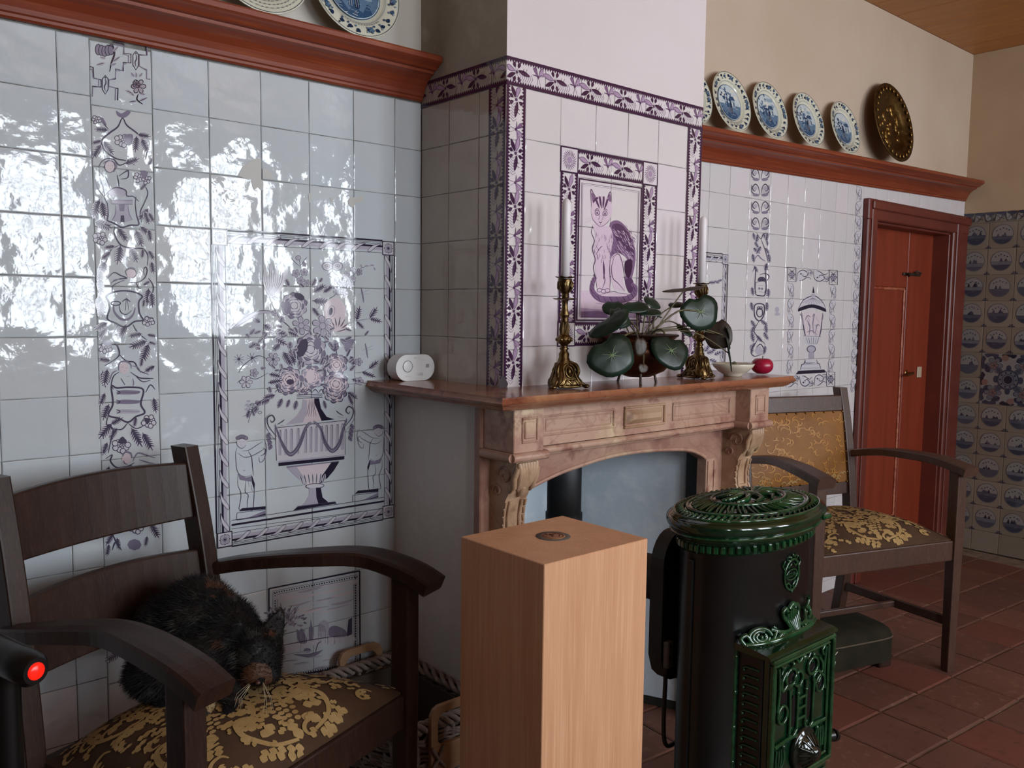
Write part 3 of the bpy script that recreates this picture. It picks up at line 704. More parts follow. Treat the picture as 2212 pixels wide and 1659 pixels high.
# ================================================================ marble mantelpiece
def marble(name,a,b_,c,d,rough=.38):
    m=mat(name,hx(a),rough,noise_=[(5,hx(b_),.42,.60),(2.6,hx(c),.52,.62),(11,hx(d),.56,.66),(45,hx(a),.55,.75)],bump=[(40,.2,.002),(9,.2,.005)],coords='World')
    nt=m.node_tree; B=nt.nodes['Principled BSDF']; lk=B.inputs['Base Color'].links[0]; src_=lk.from_socket
    g=nd(nt,'ShaderNodeNewGeometry'); n1=nd(nt,'ShaderNodeTexNoise'); n1.inputs['Scale'].default_value=4.5; n1.inputs['Detail'].default_value=8; n1.inputs['Distortion'].default_value=1.6; nt.links.new(g.outputs['Position'],n1.inputs['Vector'])
    ab=nd(nt,'ShaderNodeMath',operation='SUBTRACT'); ab.inputs[1].default_value=.5; nt.links.new(n1.outputs['Fac'],ab.inputs[0]); ab2=nd(nt,'ShaderNodeMath',operation='ABSOLUTE'); nt.links.new(ab.outputs[0],ab2.inputs[0])
    r=nd(nt,'ShaderNodeMapRange'); r.inputs[1].default_value=0; r.inputs[2].default_value=.022; r.inputs[3].default_value=.4; r.inputs[4].default_value=0; nt.links.new(ab2.outputs[0],r.inputs[0])
    x=nd(nt,'ShaderNodeMix'); x.data_type='RGBA'; nt.links.new(r.outputs[0],x.inputs[0]); nt.links.new(src_,x.inputs[6]); x.inputs[7].default_value=(*hx(d),1); nt.links.new(x.outputs[2],B.inputs['Base Color'])
    return m
M_MARB=marble('pink_brown_marble','a5816e','94695a','bb9b80','7d574b')
M_MARBL=marble('cream_pink_marble','b7947f','a57c6a','cdb594','8d5f52')
M_MARBS=marble('orange_brown_marble','955f45','864f39','a87a58','6a3a2c',.2)
M_MARBY=marble('yellow_cream_marble','b8977a','9b785c','cdb694','81604a')
MX=lambda: None
mp=thing('mantelpiece','pinkish brown marble mantelpiece with carved corbels around the fireplace','mantelpiece',(1.3,LBY,0))
Mt=Matrix.Translation((-1.3,-LBY,0))
def mpart(name,m,fn,parent=mp,bevel=0):
    b=MB(); b.M=Mt; fn(b); return b.build(name,m,parent,bevel)
# shelf with moulded nose, following front and both ends
def f(b):
    x0,x1,yf=.690,1.900,-.575
    prof=[(0,0),(.0,-.004),(-.003,-.009),(-.007,-.013),(-.004,-.017),(.002,-.020),(.006,-.024),(.012,-.029),(.022,-.034)]   # inward offset (positive = in), z below top
    rings=[]
    for off,dz in prof:
        k=off; rings.append([(x0+k,-.0,ZM+dz),(x0+k,yf+k,ZM+dz),(x1-k,yf+k,ZM+dz),(x1-k,-.0,ZM+dz)])
    b.loft(rings,closed=False,cap=False,smooth=False)
    b.add([rings[0][0],rings[0][1],rings[0][2],rings[0][3]],[(0,1,2,3)],False); b.add(rings[-1],[(3,2,1,0)],False)
sh=mpart('shelf',M_MARBS,f)
# the shelf laps round the chimney breast: slabs and jambs
mpart('jamb',M_MARB,lambda b:b.box(.757,.862,-.415,LBY,0,1.096,bev=.003))
mpart('jamb',M_MARB,lambda b:b.box(1.736,1.842,-.415,LBY,0,1.096,bev=.003))
AR=[(.862,.865),(.885,.862),(.905,.864),(1.003,.889),(1.091,.903),(1.219,.917),(1.379,.917),(1.553,.903),(1.62,.885),(1.655,.868),(1.715,.868)]
def f(b):
    pts=crv(AR[2:10],4); poly=[(.862,.86)]+[(.895,.86)]+pts+[(1.736,.866),(1.736,.985),(.862,.985)]
    b.prism(poly,1,LBY,-.425)
mpart('arch_panel',M_MARB,f)
def f(b):
    pts=crv(AR[2:10],4); b.tube([(x,-.424,z+.006) for x,z in pts],.006,6)
mpart('arch_moulding',M_MARBL,f)
mpart('inner_jamb',M_MARBL,lambda b:b.box(.862,.897,-.425,LBY,0,.864,bev=.002))
mpart('inner_jamb',M_MARBL,lambda b:(b.box(1.663,1.715,-.425,LBY,0,.868,bev=.002),b.box(1.668,1.676,-.428,-.424,0,.86),b.box(1.70,1.708,-.428,-.424,0,.86)))
mpart('inner_jamb',M_MARB,lambda b:b.box(1.715,1.740,-.418,LBY,0,.985,bev=.002))
def f(b):
    b.box(.862,1.736,-.475,LBY,.985,1.096)
fr=mpart('frieze',M_MARBL,f)
def rectmould(b,x0,x1,z0,z1,y,w=.006,h=.006,dbl=True):
    for (a,c,d,e) in ((x0,x1,z1-w,z1),(x0,x1,z0,z0+w),(x0,x0+w,z0+w,z1-w),(x1-w,x1,z0+w,z1-w)): b.box(a,c,y-h,y,d,e,bev=.0025)
for (x0,x1) in ((.905,1.174),(1.421,1.705)):
    def f(b):
        rectmould(b,x0,x1,1.012,1.066,-.474); rectmould(b,x0+.012,x1-.012,1.023,1.056,-.474,.004,.003)
    mpart('frieze_panel',M_MARBL,f,fr)
def f(b):
    rectmould(b,1.211,1.388,1.006,1.068,-.474,.007,.008)
    b.add([(1.222,-.474,1.016),(1.378,-.474,1.016),(1.378,-.474,1.058),(1.222,-.474,1.058),(1.240,-.486,1.030),(1.360,-.486,1.030),(1.360,-.486,1.044),(1.240,-.486,1.044)],[(0,1,5,4),(1,2,6,5),(2,3,7,6),(3,0,4,7),(4,5,6,7)],False)
mpart('frieze_panel',M_MARBY,f,fr)
def roll(b,x0,x1,y,zc,r=.010):
    b.tube([(x0,y,zc),(x1,y,zc)],r,12)
mpart('frieze_roll',M_MARBL,lambda b:(roll(b,.87,1.74,-.474,.977),b.box(.862,1.736,-.475,LBY,.966,.988)),fr)
for (x0,x1,lb) in ((.765,.862,'L'),(1.736,1.836,'R')):
    blk=mpart('pilaster_block',M_MARBL,lambda b:b.box(x0,x1,-.53,LBY,.988,1.096,bev=.002))
    def f(b):
        rectmould(b,x0+.024,x1-.020,1.011,1.074,-.529,.006,.005); b.box(x0+.033,x1-.031,-.534,-.529,1.022,1.063,bev=.002)
    mpart('block_panel',M_MARBL,f,blk)
    def f(b):
        b.box(x0+.004,x1-.004,-.524,LBY,.968,.990); b.tube([(x0-.006,-.42,.979),(x0-.006,-.532,.979)],.0115,12); b.tube([(x0-.008,-.532,.979),(x1+.008,-.532,.979)],.0115,12); b.tube([(x1+.006,-.532,.979),(x1+.006,-.42,.979)],.0115,12)
    mpart('block_roll',M_MARBL,f,blk)
    # scroll corbel: side silhouette in (y,z)
    cx0,cx1=x0+.022,x1-.006
    SP=[(-.415,.968),(-.512,.968),(-.517,.955),(-.514,.935),(-.505,.912),(-.492,.89),(-.478,.868),(-.470,.845),(-.466,.82),(-.466,.79),(-.472,.768),(-.478,.755),(-.478,.742),(-.415,.742)]
    sp=[SP[0]]+crv(SP[1:12],3)+SP[12:]
    cb=mpart('corbel',M_MARBY,lambda b:b.prism([(y,z) for y,z in sp],0,cx0,cx1))
    front=[p for p in sp[1:-2]]
    def fy(z):
        for (y0,z0),(y1,z1) in zip(front,front[1:]):
            if z1<=z<=z0: return y0+(y1-y0)*(z0-z)/max(z0-z1,1e-6)
        return front[-1][0]
    def f(b):   # acanthus leaf ridges on the upper half
        xm=(cx0+cx1)/2; hw=(cx1-cx0)/2
        for k in range(-3,4):
            xs=[xm+k*hw*.27*(1-.10*i) for i in range(6)]; zs=[.962-.017*i*(1-.06*abs(k)) for i in range(6)]
            b.tube([(x,fy(z)-.003,z) for x,z in zip(xs,zs)],[.006,.0075,.0075,.007,.006,.003],6)
        for sg in (-1,1):
            b.tube([(xm+sg*hw*.9,fy(.95)-.001,.95),(xm+sg*hw*1.02,fy(.92),.925),(xm+sg*hw*.85,fy(.9)-.004,.90),(xm+sg*hw*.95,fy(.885)-.002,.885)],[.007,.008,.007,.002],6)
        b.tube([(xm,fy(.90)-.004,.90),(xm,fy(.882)-.007,.884),(xm,fy(.868)-.004,.872)],[.008,.010,.003],7)
    mpart('acanthus_carving',M_MARBY,f,cb)
    def f(b):   # sunk panel frame on the lower half
        for (xa,xb,za,zb) in ((cx0+.012,cx0+.019,.775,.862),(cx1-.019,cx1-.012,.775,.862)):
            b.tube([(xa+.003,fy(zb)-.001,zb),(xa+.003,fy((za+zb)/2)-.001,(za+zb)/2),(xa+.003,fy(za)-.001,za)],.005,6)
        b.tube([(cx0+.015,fy(.776)-.001,.776),(cx1-.015,fy(.776)-.001,.776)],.005,6)
        for i in range(9):
            x=cx0+.004+i*(cx1-cx0-.008)/8; b.tube([(x,fy(.762)-.002,.764),(x,-.480,.742)],.0045,5)
        for sg,xx in ((-1,cx0+.003),(1,cx1-.003)):
            for q in range(5): z=.86-q*.02; b.tube([(xx,fy(z)-.001,z),(xx+sg*.001,fy(z-.016)-.003,z-.016)],[.005,.003],5)
    mpart('sunk_panel',M_MARBY,f,cb)
    for (yc,zc,rr_) in ((-.472,.925,.026),(-.445,.885,.016)):   # side volutes
        mpart('volute',M_MARB,lambda b:b.tube([(cx0-.001,yc+rr_*math.cos(a/3)*(1-a/26),zc+rr_*math.sin(a/3)*(1-a/26)) for a in range(22)],.0035,5),cb)
    mpart('pilaster_shaft',M_MARBY,lambda b:(b.box(cx0,cx1,-.455,-.415,.10,.742,bev=.003),b.box(cx0-.008,cx1+.008,-.466,-.415,0,.10,bev=.004)))
# chips: a crack on the long left end is part of the stone; black stove pipe inside the hearth
M_BLK=mat('matt_black_steel',hx('17191b'),.5,noise_=(10,hx('23272c'),.4,.7))
# ================================================================ things on the mantel shelf
M_GILT=mat('old_gilt_bronze',hx('7f6844'),.36,metal=1,noise_=[(22,hx('4c3b26'),.35,.60),(60,hx('a58e62'),.55,.75)],bump=(90,.35,.002))
M_WAX=mat('white_candle_wax',hx('e6e0e2'),.45,sss=.3)
def candlestick(px,label,clabel,y=-.475,rz=.35):
    p=at(px,835,1,y); t=thing('candlestick',label,'candlestick',(p.x,y,ZM+.0005),rz,'gilt candlesticks on the mantel')
    part=lambda n,fn,m=M_GILT,par=t:(lambda b:(fn(b),b.build(n,m,par))[1])(MB())
    part('stem',lambda b:b.lathe([(.016,.066),(.015,.075),(.013,.078),(.0135,.088),(.010,.094),(.009,.097),(.0125,.101),(.009,.105),(.009,.110),(.014,.114),(.019,.120),(.0195,.128),(.015,.134),(.0105,.139),(.0095,.158),(.0085,.168),(.0105,.172),(.0085,.176),(.0115,.184),(.0125,.188),(.009,.198),(.0075,.210),(.0085,.220),(.0105,.224)],seg=20))
    def f(b):
        for i in range(6):
            a=2*PI*i/6
            b.tube([(.010*math.cos(a),.010*math.sin(a),.136),(.0105*math.cos(a),.0105*math.sin(a),.150),(.009*math.cos(a),.009*math.sin(a),.168)],[.0026,.003,.002],5)
            b.ball((.018*math.cos(a),.018*math.sin(a),.124),.005,7,5); b.ball((.0115*math.cos(a+.4),.0115*math.sin(a+.4),.187),.003,6,4)
    part('stem_relief',f)
    def pan(b,z,r,w):
        n=30; pr=[(.006,-.002,0),(r*.6,-.002,0),(r,.0,1),(r*1.02,.0015,1),(r*.6,.001,0),(.006,.001,0)]
        b.loft([[(rr_*(1+w*k*math.cos(6*2*PI*i/n))*math.cos(2*PI*i/n),rr_*(1+w*k*math.cos(6*2*PI*i/n))*math.sin(2*PI*i/n),z+zz+.0015*k*math.cos(6*2*PI*i/n)) for i in range(n)] for rr_,zz,k in pr],True,False)
    part('drip_pan',lambda b:pan(b,.2265,.029,.06))
    cup=part('candle_cup',lambda b:b.lathe([(.007,.228),(.009,.232),(.0085,.238),(.011,.243),(.0155,.250),(.0175,.262),(.017,.272),(.0185,.277),(.013,.278),(.012,.272)],seg=20))
    def f(b):
        for i in range(7):
            a=2*PI*i/7; b.tube([(.011*math.cos(a),.011*math.sin(a),.244),(.0175*math.cos(a+.1),.0175*math.sin(a+.1),.254),(.0185*math.cos(a-.1),.0185*math.sin(a-.1),.264),(.0175*math.cos(a+.15),.0175*math.sin(a+.15),.272)],[.002,.0035,.0035,.002],5)
    part('cup_relief',f,par=cup)
    part('bobeche',lambda b:pan(b,.281,.0235,.05))
    # three-sided openwork foot
    def f(b):
        rings=[]
        for z,r,bul in ((.010,.040,.25),(.014,.042,.25),(.030,.034,.3),(.048,.026,.3),(.060,.019,.15),(.070,.014,0)):
            n=24; rings.append([((r*(1-bul*(.5+.5*math.cos(3*2*PI*i/n))))*1.15*math.cos(2*PI*i/n),(r*(1-bul*(.5+.5*math.cos(3*2*PI*i/n))))*1.15*math.sin(2*PI*i/n),z) for i in range(n)])
        b.loft(rings,True,True)
    ft=part('foot_body',f)
    for i in range(3):
        a=PI/3+i*2*PI/3; c,s_=math.cos(a),math.sin(a)
        def f(b):
            b.tube(crv([(.013*c,.013*s_,.068),(.030*c,.030*s_,.060),(.037*c,.037*s_,.044),(.034*c,.034*s_,.028),(.046*c,.046*s_,.014),(.060*c,.060*s_,.005)],4),[.004]*4+[.0055]*12+[.004]*5,7)
            b.ball((.058*c,.058*s_,.006),.007,8,5,(1.3,1.3,.8)); b.tube([(.036*c-s_*.012,.036*s_+c*.012,.012),(.050*c,.050*s_,.008),(.036*c+s_*.012,.036*s_-c*.012,.012)],.0045,6)
        part('scroll_leg',f)
        a2=a+PI/3; u=Vector((math.cos(a2),math.sin(a2),0)); v=Vector((-u.y,u.x,0))
        def f(b):
            Q=lambda x,z,d: tuple(u*(d)+v*x+Vector((0,0,z)))
            dz=lambda z: .031-.018*(z-.01)/.06+.004
            b.tube([Q(.011*math.cos(t),.043+.014*math.sin(t),dz(.043+.014*math.sin(t))) for t in [k*PI/8 for k in range(17)]],.0028,5,False)
            b.ball(Q(0,.043,dz(.043)-.001),.008,8,6,(.8,.8,1.4))
            for sg in (-1,1):
                b.tube(crv([Q(sg*.004,.063,dz(.06)),Q(sg*.016,.055,dz(.055)),Q(sg*.017,.036,dz(.036)),Q(sg*.026,.018,dz(.018)),Q(sg*.034,.010,.030)],3),.0032,5)
                b.tube(crv([Q(0,.014,dz(.014)+.002),Q(sg*.012,.022,dz(.02)+.002),Q(sg*.020,.012,dz(.012)+.002),Q(sg*.028,.008,.032)],3),.0032,5)
            b.tube([Q(-.034,.007,.030),Q(0,.006,.037),Q(.034,.007,.030)],.0035,6); b.ball(Q(0,.020,dz(.02)+.003),.005,6,4)
        part('cartouche',f)
    cd=thing('candle',clabel,'candle',(p.x,y,ZM+.2725),0,'white candles')
    b=MB(); h=.205; b.lathe([(.0001,0),(.0110,0),(.0110,h-.022),(.0105,h-.012),(.0085,h-.004),(.004,h),(.0001,h+.001)],seg=24); b.build('wax',M_WAX,cd)
    b=MB(); b.tube([(0,0,h),(.0005,0,h+.006),(.002,0,h+.010)],.0009,5); b.build('wick',mat('wick',hx('d8d0c8'),.8),cd)
candlestick(1217,'ornate gilt candlestick standing left of the potted plant','tall white candle in the candlestick left of the plant')
candlestick(1508,'ornate gilt candlestick half hidden behind the potted plant','tall white candle in the candlestick right of the plant',rz=.9)
# copper pot on three little feet
PX,PY=1.268,-.475
pot=thing('plant_pot','brown copper pot with three small black feet holding the plant','pot',(PX,PY,ZM+.0005))
M_COP=mat('dull_brown_copper',hx('573523'),.32,metal=.85,noise_=[(10,hx('4a2c1e'),.35,.65),(35,hx('84543a'),.55,.75)])
b=MB(); b.lathe([(.001,.016),(.034,.018),(.070,.034),(.096,.062),(.104,.086),(.101,.106),(.093,.112),(.092,.118),(.103,.128),(.106,.134),(.099,.136),(.088,.122),(.088,.110),(.001,.108)],seg=40); b.build('bowl',M_COP,pot)
b=MB(); b.lathe([(.001,.1105),(.088,.1105)],seg=24); b.build('soil',mat('dark_soil',hx('1c140e'),.95,bump=(60,.8,.01)),pot)
b=MB(); b.lathe([(.106+.003*math.cos(t),.1325+.003*math.sin(t)) for t in [k*PI/4 for k in range(9)]],seg=40); b.build('rim',mat('tarnished_dark_rim',hx('2e2018'),.4,metal=.7),pot)
for k in range(3):
    a=-PI/2-.75+k*2*PI/3; c,s_=math.cos(a),math.sin(a)
    b=MB(); b.tube([(.052*c,.052*s_,.034),(.058*c,.058*s_,.014),(.062*c,.062*s_,0)],[.005,.0035,.004],7); b.ball((.056*c,.056*s_,.035),.008,8,5,(1,1,.5)); b.build('foot',M_IRON,pot)
# begonia: round leaves with pale star veins
pln=thing('begonia','round leaved begonia plant with dark green leaves and pale star veins','plant',(PX,PY,ZM+.11))
O_=Vector((PX,PY,ZM+.11))
M_LF=mat('dark_green_leaf',hx('12221a'),.34,spec=.4,noise_=[(12,hx('1d3325'),.35,.7)],bump=(30,.3,.002)); M_LFU=mat('reddish_leaf_underside',hx('3a2b22'),.5,noise_=(14,hx('2c2a1c'),.35,.7)); M_VEIN=mat('pale_green_vein',hx('7d946a'),.5); M_STEM=mat('olive_stem',hx('5d5a38'),.5,noise_=(20,hx('4a3a26'),.35,.7))
def leafobj(px,py,y,rx,ry,nrm,star=True,under=False,roll=0,cup=.18,small=False):
    """round cupped leaf: radii in photo pixels at its distance"""
    c=at(px,py,1,y); dep=(c-CAM).dot(FW)/FPX; rx*=dep; ry*=dep
    n=Vector(nrm).normalized(); up=Vector((0,0,1)) if abs(n.z)<.92 else Vector((0,1,0))
    ux=up.cross(n).normalized(); uy=n.cross(ux); ca,sa=math.cos(roll),math.sin(roll); ux,uy=ux*ca+uy*sa,uy*ca-ux*sa
    N=22; rr=random.Random(int(px*3+py)); att=(0,.22)
    def S(f,a): 
        k=1+.05*math.sin(3*a+rx*90)+.03*math.sin(5*a); nt=1-.42*math.exp(-((a-PI/2+PI)%(2*PI)-PI)**2/.035) if not small else 1
        x=rx*f*math.cos(a)*k; yy=ry*f*math.sin(a)*(k*nt if f>.01 else 1)
        z=cup*(rx+ry)/2*(f*f*.55-.12+.10*f*math.sin(4*a+1)) 
        return c-O_+ux*x+uy*yy+n*(-z)
    b=MB(); vs=[S(0,0)]; F=[]
    for r_ in range(1,5): vs+=[S(r_/4,2*PI*i/N) for i in range(N)]
    F+=[[0,1+i,1+(i+1)%N] for i in range(N)]
    for r_ in range(1,4): F+=[[1+(r_-1)*N+i,1+r_*N+i,1+r_*N+(i+1)%N,1+(r_-1)*N+(i+1)%N] for i in range(N)]
    b.add(vs,F,True); o=b.build('leaf',M_LFU if under else M_LF,pln)
    so_=o.modifiers.new('thick','SOLIDIFY'); so_.thickness=.0016; so_.offset=-1
    if star:
        b=MB()
        for k in range(8):
            a=PI/2+PI/8*.0+2*PI*k/8+.1; L=.42 if k%2 else .30
            b.tube([S(.02,a)+n*.0012,S(L*.5,a)+n*.0014,S(L,a)+n*.0008],[.0012,.0008,.0003],4)
        b.build('star_veins',M_VEIN,o)
    return c-O_
SN=(-.45,-.85,.25)
stems=[]
def LS(*a,root=None,**k):
    p=leafobj(*a,**k); stems.append((p,root))
LS(1322,768,-.59,54,46,(-.55,-.80,.22),roll=.5); LS(1449,758,-.60,46,40,(-.30,-.85,.35),roll=-.4); LS(1514,674,-.55,48,40,(-.35,-.9,.12),roll=.2)
LS(1316,698,-.56,50,26,(-.75,-.15,.55),star=False,roll=.75); LS(1340,685,-.56,26,28,(-.1,-.8,.5),roll=.2)
LS(1326,664,-.50,26,20,(-.5,-.6,.6),star=False); LS(1374,662,-.51,32,18,(-.3,-.7,.7),star=False,roll=.1); LS(1410,652,-.48,26,18,(.1,-.75,.6),star=False,roll=-.2); LS(1400,672,-.52,30,16,(-.3,-.5,.8),star=False)
LS(1420,680,-.50,18,10,(.2,-.4,.8),star=False,roll=-.3); LS(1462,657,-.49,22,11,(-.2,-.5,.8),star=False,roll=.2); LS(1480,624,-.53,52,10,(-.25,-.30,.92),star=False,roll=-.42,under=True,cup=.05)
LS(1552,722,-.53,30,34,(-.8,-.5,.1),star=False,under=True,roll=.2); LS(1573,728,-.545,13,30,(.7,-.55,.3),star=False,roll=.5); LS(1577,765,-.55,11,42,(.6,-.75,.2),star=False,roll=.42,small=True)
LS(1480,712,-.50,24,16,(.1,-.7,.6),star=False,roll=-.5); LS(1390,795,-.60,13,11,(-.2,-.9,.2),star=False,under=True); LS(1384,748,-.595,15,22,(-.4,-.8,.1),star=False,under=True)
for i,(p,_) in enumerate(stems):
    a=math.atan2(p.y,p.x)+.3*math.sin(i*2.1); r0=.035+.02*((i*37)%10)/10
    s0=Vector((r0*math.cos(a),r0*math.sin(a),.0)); mid=(s0+p)/2+Vector((0,0,.035+.012*math.sin(i)))
    b=MB(); b.tube(crv([tuple(s0),tuple(s0*.9+Vector((0,0,.03))),tuple(mid),tuple(p)],5),.0019 if i>2 else .0026,6); b.build('stem',M_STEM,pln)
b=MB(); c=at(1380,671,1,-.51)-O_; b.ball(tuple(c),.008,8,6,(.8,.6,1.2)); b.build('red_bud',mat('red_bud',hx('a01c34'),.4),pln)
# bowl with a leaf, apple, alarm
cb=at(1583,806,1,-.47); BWX=cb.x
bw=thing('cream_bowl','shallow cream bowl between the right candlestick and the red apple','bowl',(BWX,-.47,ZM+.0005))
b=MB(); b.lathe([(.001,.004),(.023,.004),(.024,0),(.028,0),(.029,.005),(.045,.014),(.060,.028),(.066,.038),(.0645,.0395),(.058,.030),(.042,.017),(.02,.009),(.001,.008)],seg=40); b.build('dish',mat('cream_glazed_china',hx('cdc6b4'),.2),bw)
b=MB(); b.tube([(-.01,-.01,.030),(.012,.004,.040),(.036,.02,.043)],[.006,.009,.002],6,flat=.3); b.build('dried_leaf',mat('dull_green_dried_leaf',hx('5a6040'),.7),bw)
ap=at(1646,797,1,-.49)
apple=thing('apple','shiny crimson apple at the right end of the mantel shelf','apple',(ap.x,-.49,ZM+.0005))
b=MB(); pr=[]
for i in range(17):
    a=-PI/2+PI*i/16; r_=.035*math.cos(a)**.85 if 0<i<16 else .0005; z=.029+.027*math.sin(a)
    if i>13: z-=.004*(i-13)
    if i<2: z+=.004*(2-i)
    pr.append((max(r_,.0004),z))
b.lathe(pr,seg=32); b.build('flesh',mat('crimson_apple_skin',hx('a8183c'),.28,noise_=[(9,hx('8a1030'),.35,.65),(5,hx('c43a50'),.6,.8)]),apple)
b=MB(); b.tube([(0,0,.044),(.001,0,.052),(.004,.001,.060)],[.0014,.0012,.0016],6); b.build('stalk',mat('brown_stalk',hx('4a3524'),.7),apple)
al=thing('alarm','white oval carbon monoxide alarm standing on the mantel against the wall','alarm',(.792,-.062,ZM+.0005),math.radians(0))
M_WPL=mat('white_plastic',hx('dcdcdb'),.35)
def oval(hw,hh,n=20):
    pts=[]
    for i in range(n+1): a=-PI/2+PI*i/n; pts.append((hw-hh+hh*math.cos(a),hh+hh*math.sin(a)))
    for i in range(n+1): a=PI/2+PI*i/n; pts.append((-(hw-hh)+hh*math.cos(a),hh+hh*math.sin(a)))
    return pts
b=MB(); b.prism(oval(.064,.036),1,.022,-.022,smooth=False); b.build('casing',M_WPL,al,.006)
AL=Ink(lambda p:Vector((p[0],-.0222,p[1])),(0,-1,0),[mat('grey_print',hx('9a9a9c'),.5),mat('dark_print',hx('3c3c40'),.5)],h0=.0004,dh=.000003)
AL.ring((-.026,.040),.0155,.0012,1,n=28); AL.stroke([(-.044,.040),(-.041,.040)],.001,1); AL.stroke([(-.011,.040),(-.006,.040)],.0014,1)
for k in range(3): AL.stroke([(.036+k*.004,.035),(.036+k*.004,.045)],.0016,1,(1,1))
AL.stroke([(.0,.0565),(.030,.0565)],.0008,0); AL.stroke([(-.030,.061),(-.020,.061)],.0008,0)
AL.stroke([(-.005,.060),(-.002,.0645),(.0015,.060)],.001,0); 
for k in range(5): AL.stroke([(.004+k*.0028,.060),(.005+k*.0028,.0635)],.0008,0)
for x in (.018,.024): AL.stroke([(x+.0026*math.cos(a),.0175+.0032*math.sin(a)) for a in (.9,1.6,2.4,3.14,3.9,4.7,5.4)],.0008,1)
AL.stroke([(.026-.0042+.0032,.0175),(.0245,.0175)],.0008,1)
AL.stroke([(.006,.020),(.009,.0145),(.012,.020)],.0008,0,closed=False)
for k in range(7): AL.stroke([(-.034+k*.003,.0125),(-.0325+k*.003,.0135)],.0014,1 if k%2 else 0)
AL.stroke([(-.030,.016),(-.027,.018)],.0007,0); AL.stroke([(-.052,.034),(-.044,.033)],.0007,0)
AL.build('printed_marks',al)
b=MB(); b.lathe([(.0145,-.0005),(.0145,.0008),(.0135,.0012),(.0001,.0012)],(-.026,-.0222,.040),24,'y'); b.build('test_button',M_WPL,al)
# ================================================================ enamel stove
M_ENB=mat('black_enamel',hx('070808'),.30,noise_=(6,hx('101210'),.4,.7))
M_ENG=mat('dark_green_enamel',hx('0f2f1a'),.10,noise_=(20,hx('0a2012'),.35,.65),coat=.5,bump=(120,.10,.0008))
M_ENGL=mat('green_enamel_relief',hx('1b4a2a'),.09,noise_=(30,hx('0d2a16'),.35,.65),coat=.5)
SX,SY=1.154,-.917; AB,BB=.205,.110
stv=thing('stove','dark green and black enamel oval stove with ornate relief door','stove',(SX,SY,0),0)
# local frame: front of the stove looks towards local -y
def spart(name,m,fn,parent=stv,bevel=0):
    b=MB(); fn(b); return b.build(name,m,parent,bevel)
def ov(b,prof,seg=72,cap=False): b.loft([[((AB+o)*math.cos(2*PI*i/seg),(BB+o)*math.sin(2*PI*i/seg),z) for i in range(seg)] for o,z in prof],True,cap)
LA,LB=.229,.134
def lo(f,a,z): return (LA*f*math.cos(a),LB*f*math.sin(a),z)
spart('body',M_ENB,lambda b:ov(b,[(.006,.09),(.006,.10),(0,.105),(0,.82),(.003,.825)]))
spart('base',M_ENG,lambda b:ov(b,[(-.02,.05),(.030,.05),(.036,.06),(.032,.075),(.016,.085),(.006,.095)],cap=True))
for sx_ in (-1,1):
    for sy_ in (-1,1): spart('foot',M_ENG,lambda b:b.tube([(sx_*.15,sy_*.075,.06),(sx_*.165,sy_*.085,.03),(sx_*.175,sy_*.092,.0)],[.022,.016,.018],8))
spart('seam_strip',M_ENB,lambda b:(b.box(-AB-.006,-AB+.006,-.004,.010,.1,.79,bev=.002)))
ck=spart('collar',M_ENG,lambda b:ov(b,[(.001,.806),(.005,.807),(.007,.828),(.013,.830),(.016,.836),(.021,.840),(.024,.850),(.030,.855),(.0345,.862),(.036,.870),(.033,.877),(.026,.880),(.0,.880)],96))
def f(b):
    N=58
    for i in range(N):
        a=2*PI*i/N; p=Vector(((AB+.006)*math.cos(a),(BB+.006)*math.sin(a),0)); t_=Vector((-(AB)*math.sin(a),(BB)*math.cos(a),0)).normalized(); n=Vector((t_.y,-t_.x,0))
        M=Matrix.Identity(4)
        for k in range(3): M[k][0],M[k][1],M[k][3]=n[k],t_[k],p[k]
        b.M=M; b.box(-.002,.0045,-.0055,.0055,.811,.827,bev=.002)
    b.M=None
spart('dentil_band',M_ENGL,f,ck)
spart('bead',M_ENGL,lambda b:ov(b,[(.0235+.004*math.cos(t),.846+.004*math.sin(t)) for t in [i*PI/3 for i in range(7)]],96),ck)
# lid: shallow oval dome with rings, fluted rays and a scroll boss
def lf_(b,prof,seg=80): b.loft([[lo(f,2*PI*i/seg,z) for i in range(seg)] for f,z in prof],True,False)
lid=spart('lid',M_ENG,lambda b:lf_(b,[(1.02,.880),(.985,.884),(.94,.885),(.83,.886),(.79,.891),(.75,.892),(.70,.891),(.53,.896),(.46,.903),(.30,.907),(.004,.908)]))
def f(b):
    for ff,zz,w in ((.965,.885,.0032),(.80,.891,.0038),(.49,.902,.0034)):
        b.tube([lo(ff,2*PI*i/72,zz) for i in range(73)],w,6,False)
spart('lid_ring',M_ENGL,f,lid)
def f(b):
    for i in range(66):
        a=2*PI*i/66; b.tube([lo(.84,a,.887),lo(.885,a+.05,.890),lo(.94,a,.886)],[.003,.0045,.002],5)
spart('lid_leaf_border',M_ENGL,f,lid)
def f(b):
    for i in range(54):
        a=2*PI*i/54; tw=.10 if i%2 else .15
        b.tube([lo(.51,a,.899),lo(.61,a+tw*.4,.896),lo(.74,a+tw,.892)],[.0035,.004,.0025],5)
    for i in range(11):
        a=2*PI*i/11+.2
        b.tube([lo(.08,a,.909),lo(.22,a+.35,.912),lo(.36,a+.3,.910),lo(.43,a,.906)],[.005,.007,.006,.003],6)
    b.ball((0,0,.909),.015,10,6,(1.5,1,.5))
spart('lid_relief',M_ENGL,f,lid)
spart('lid_lug',M_ENGL,lambda b:(b.box(.095,.130,-.140,-.112,.858,.870,bev=.004)),lid)
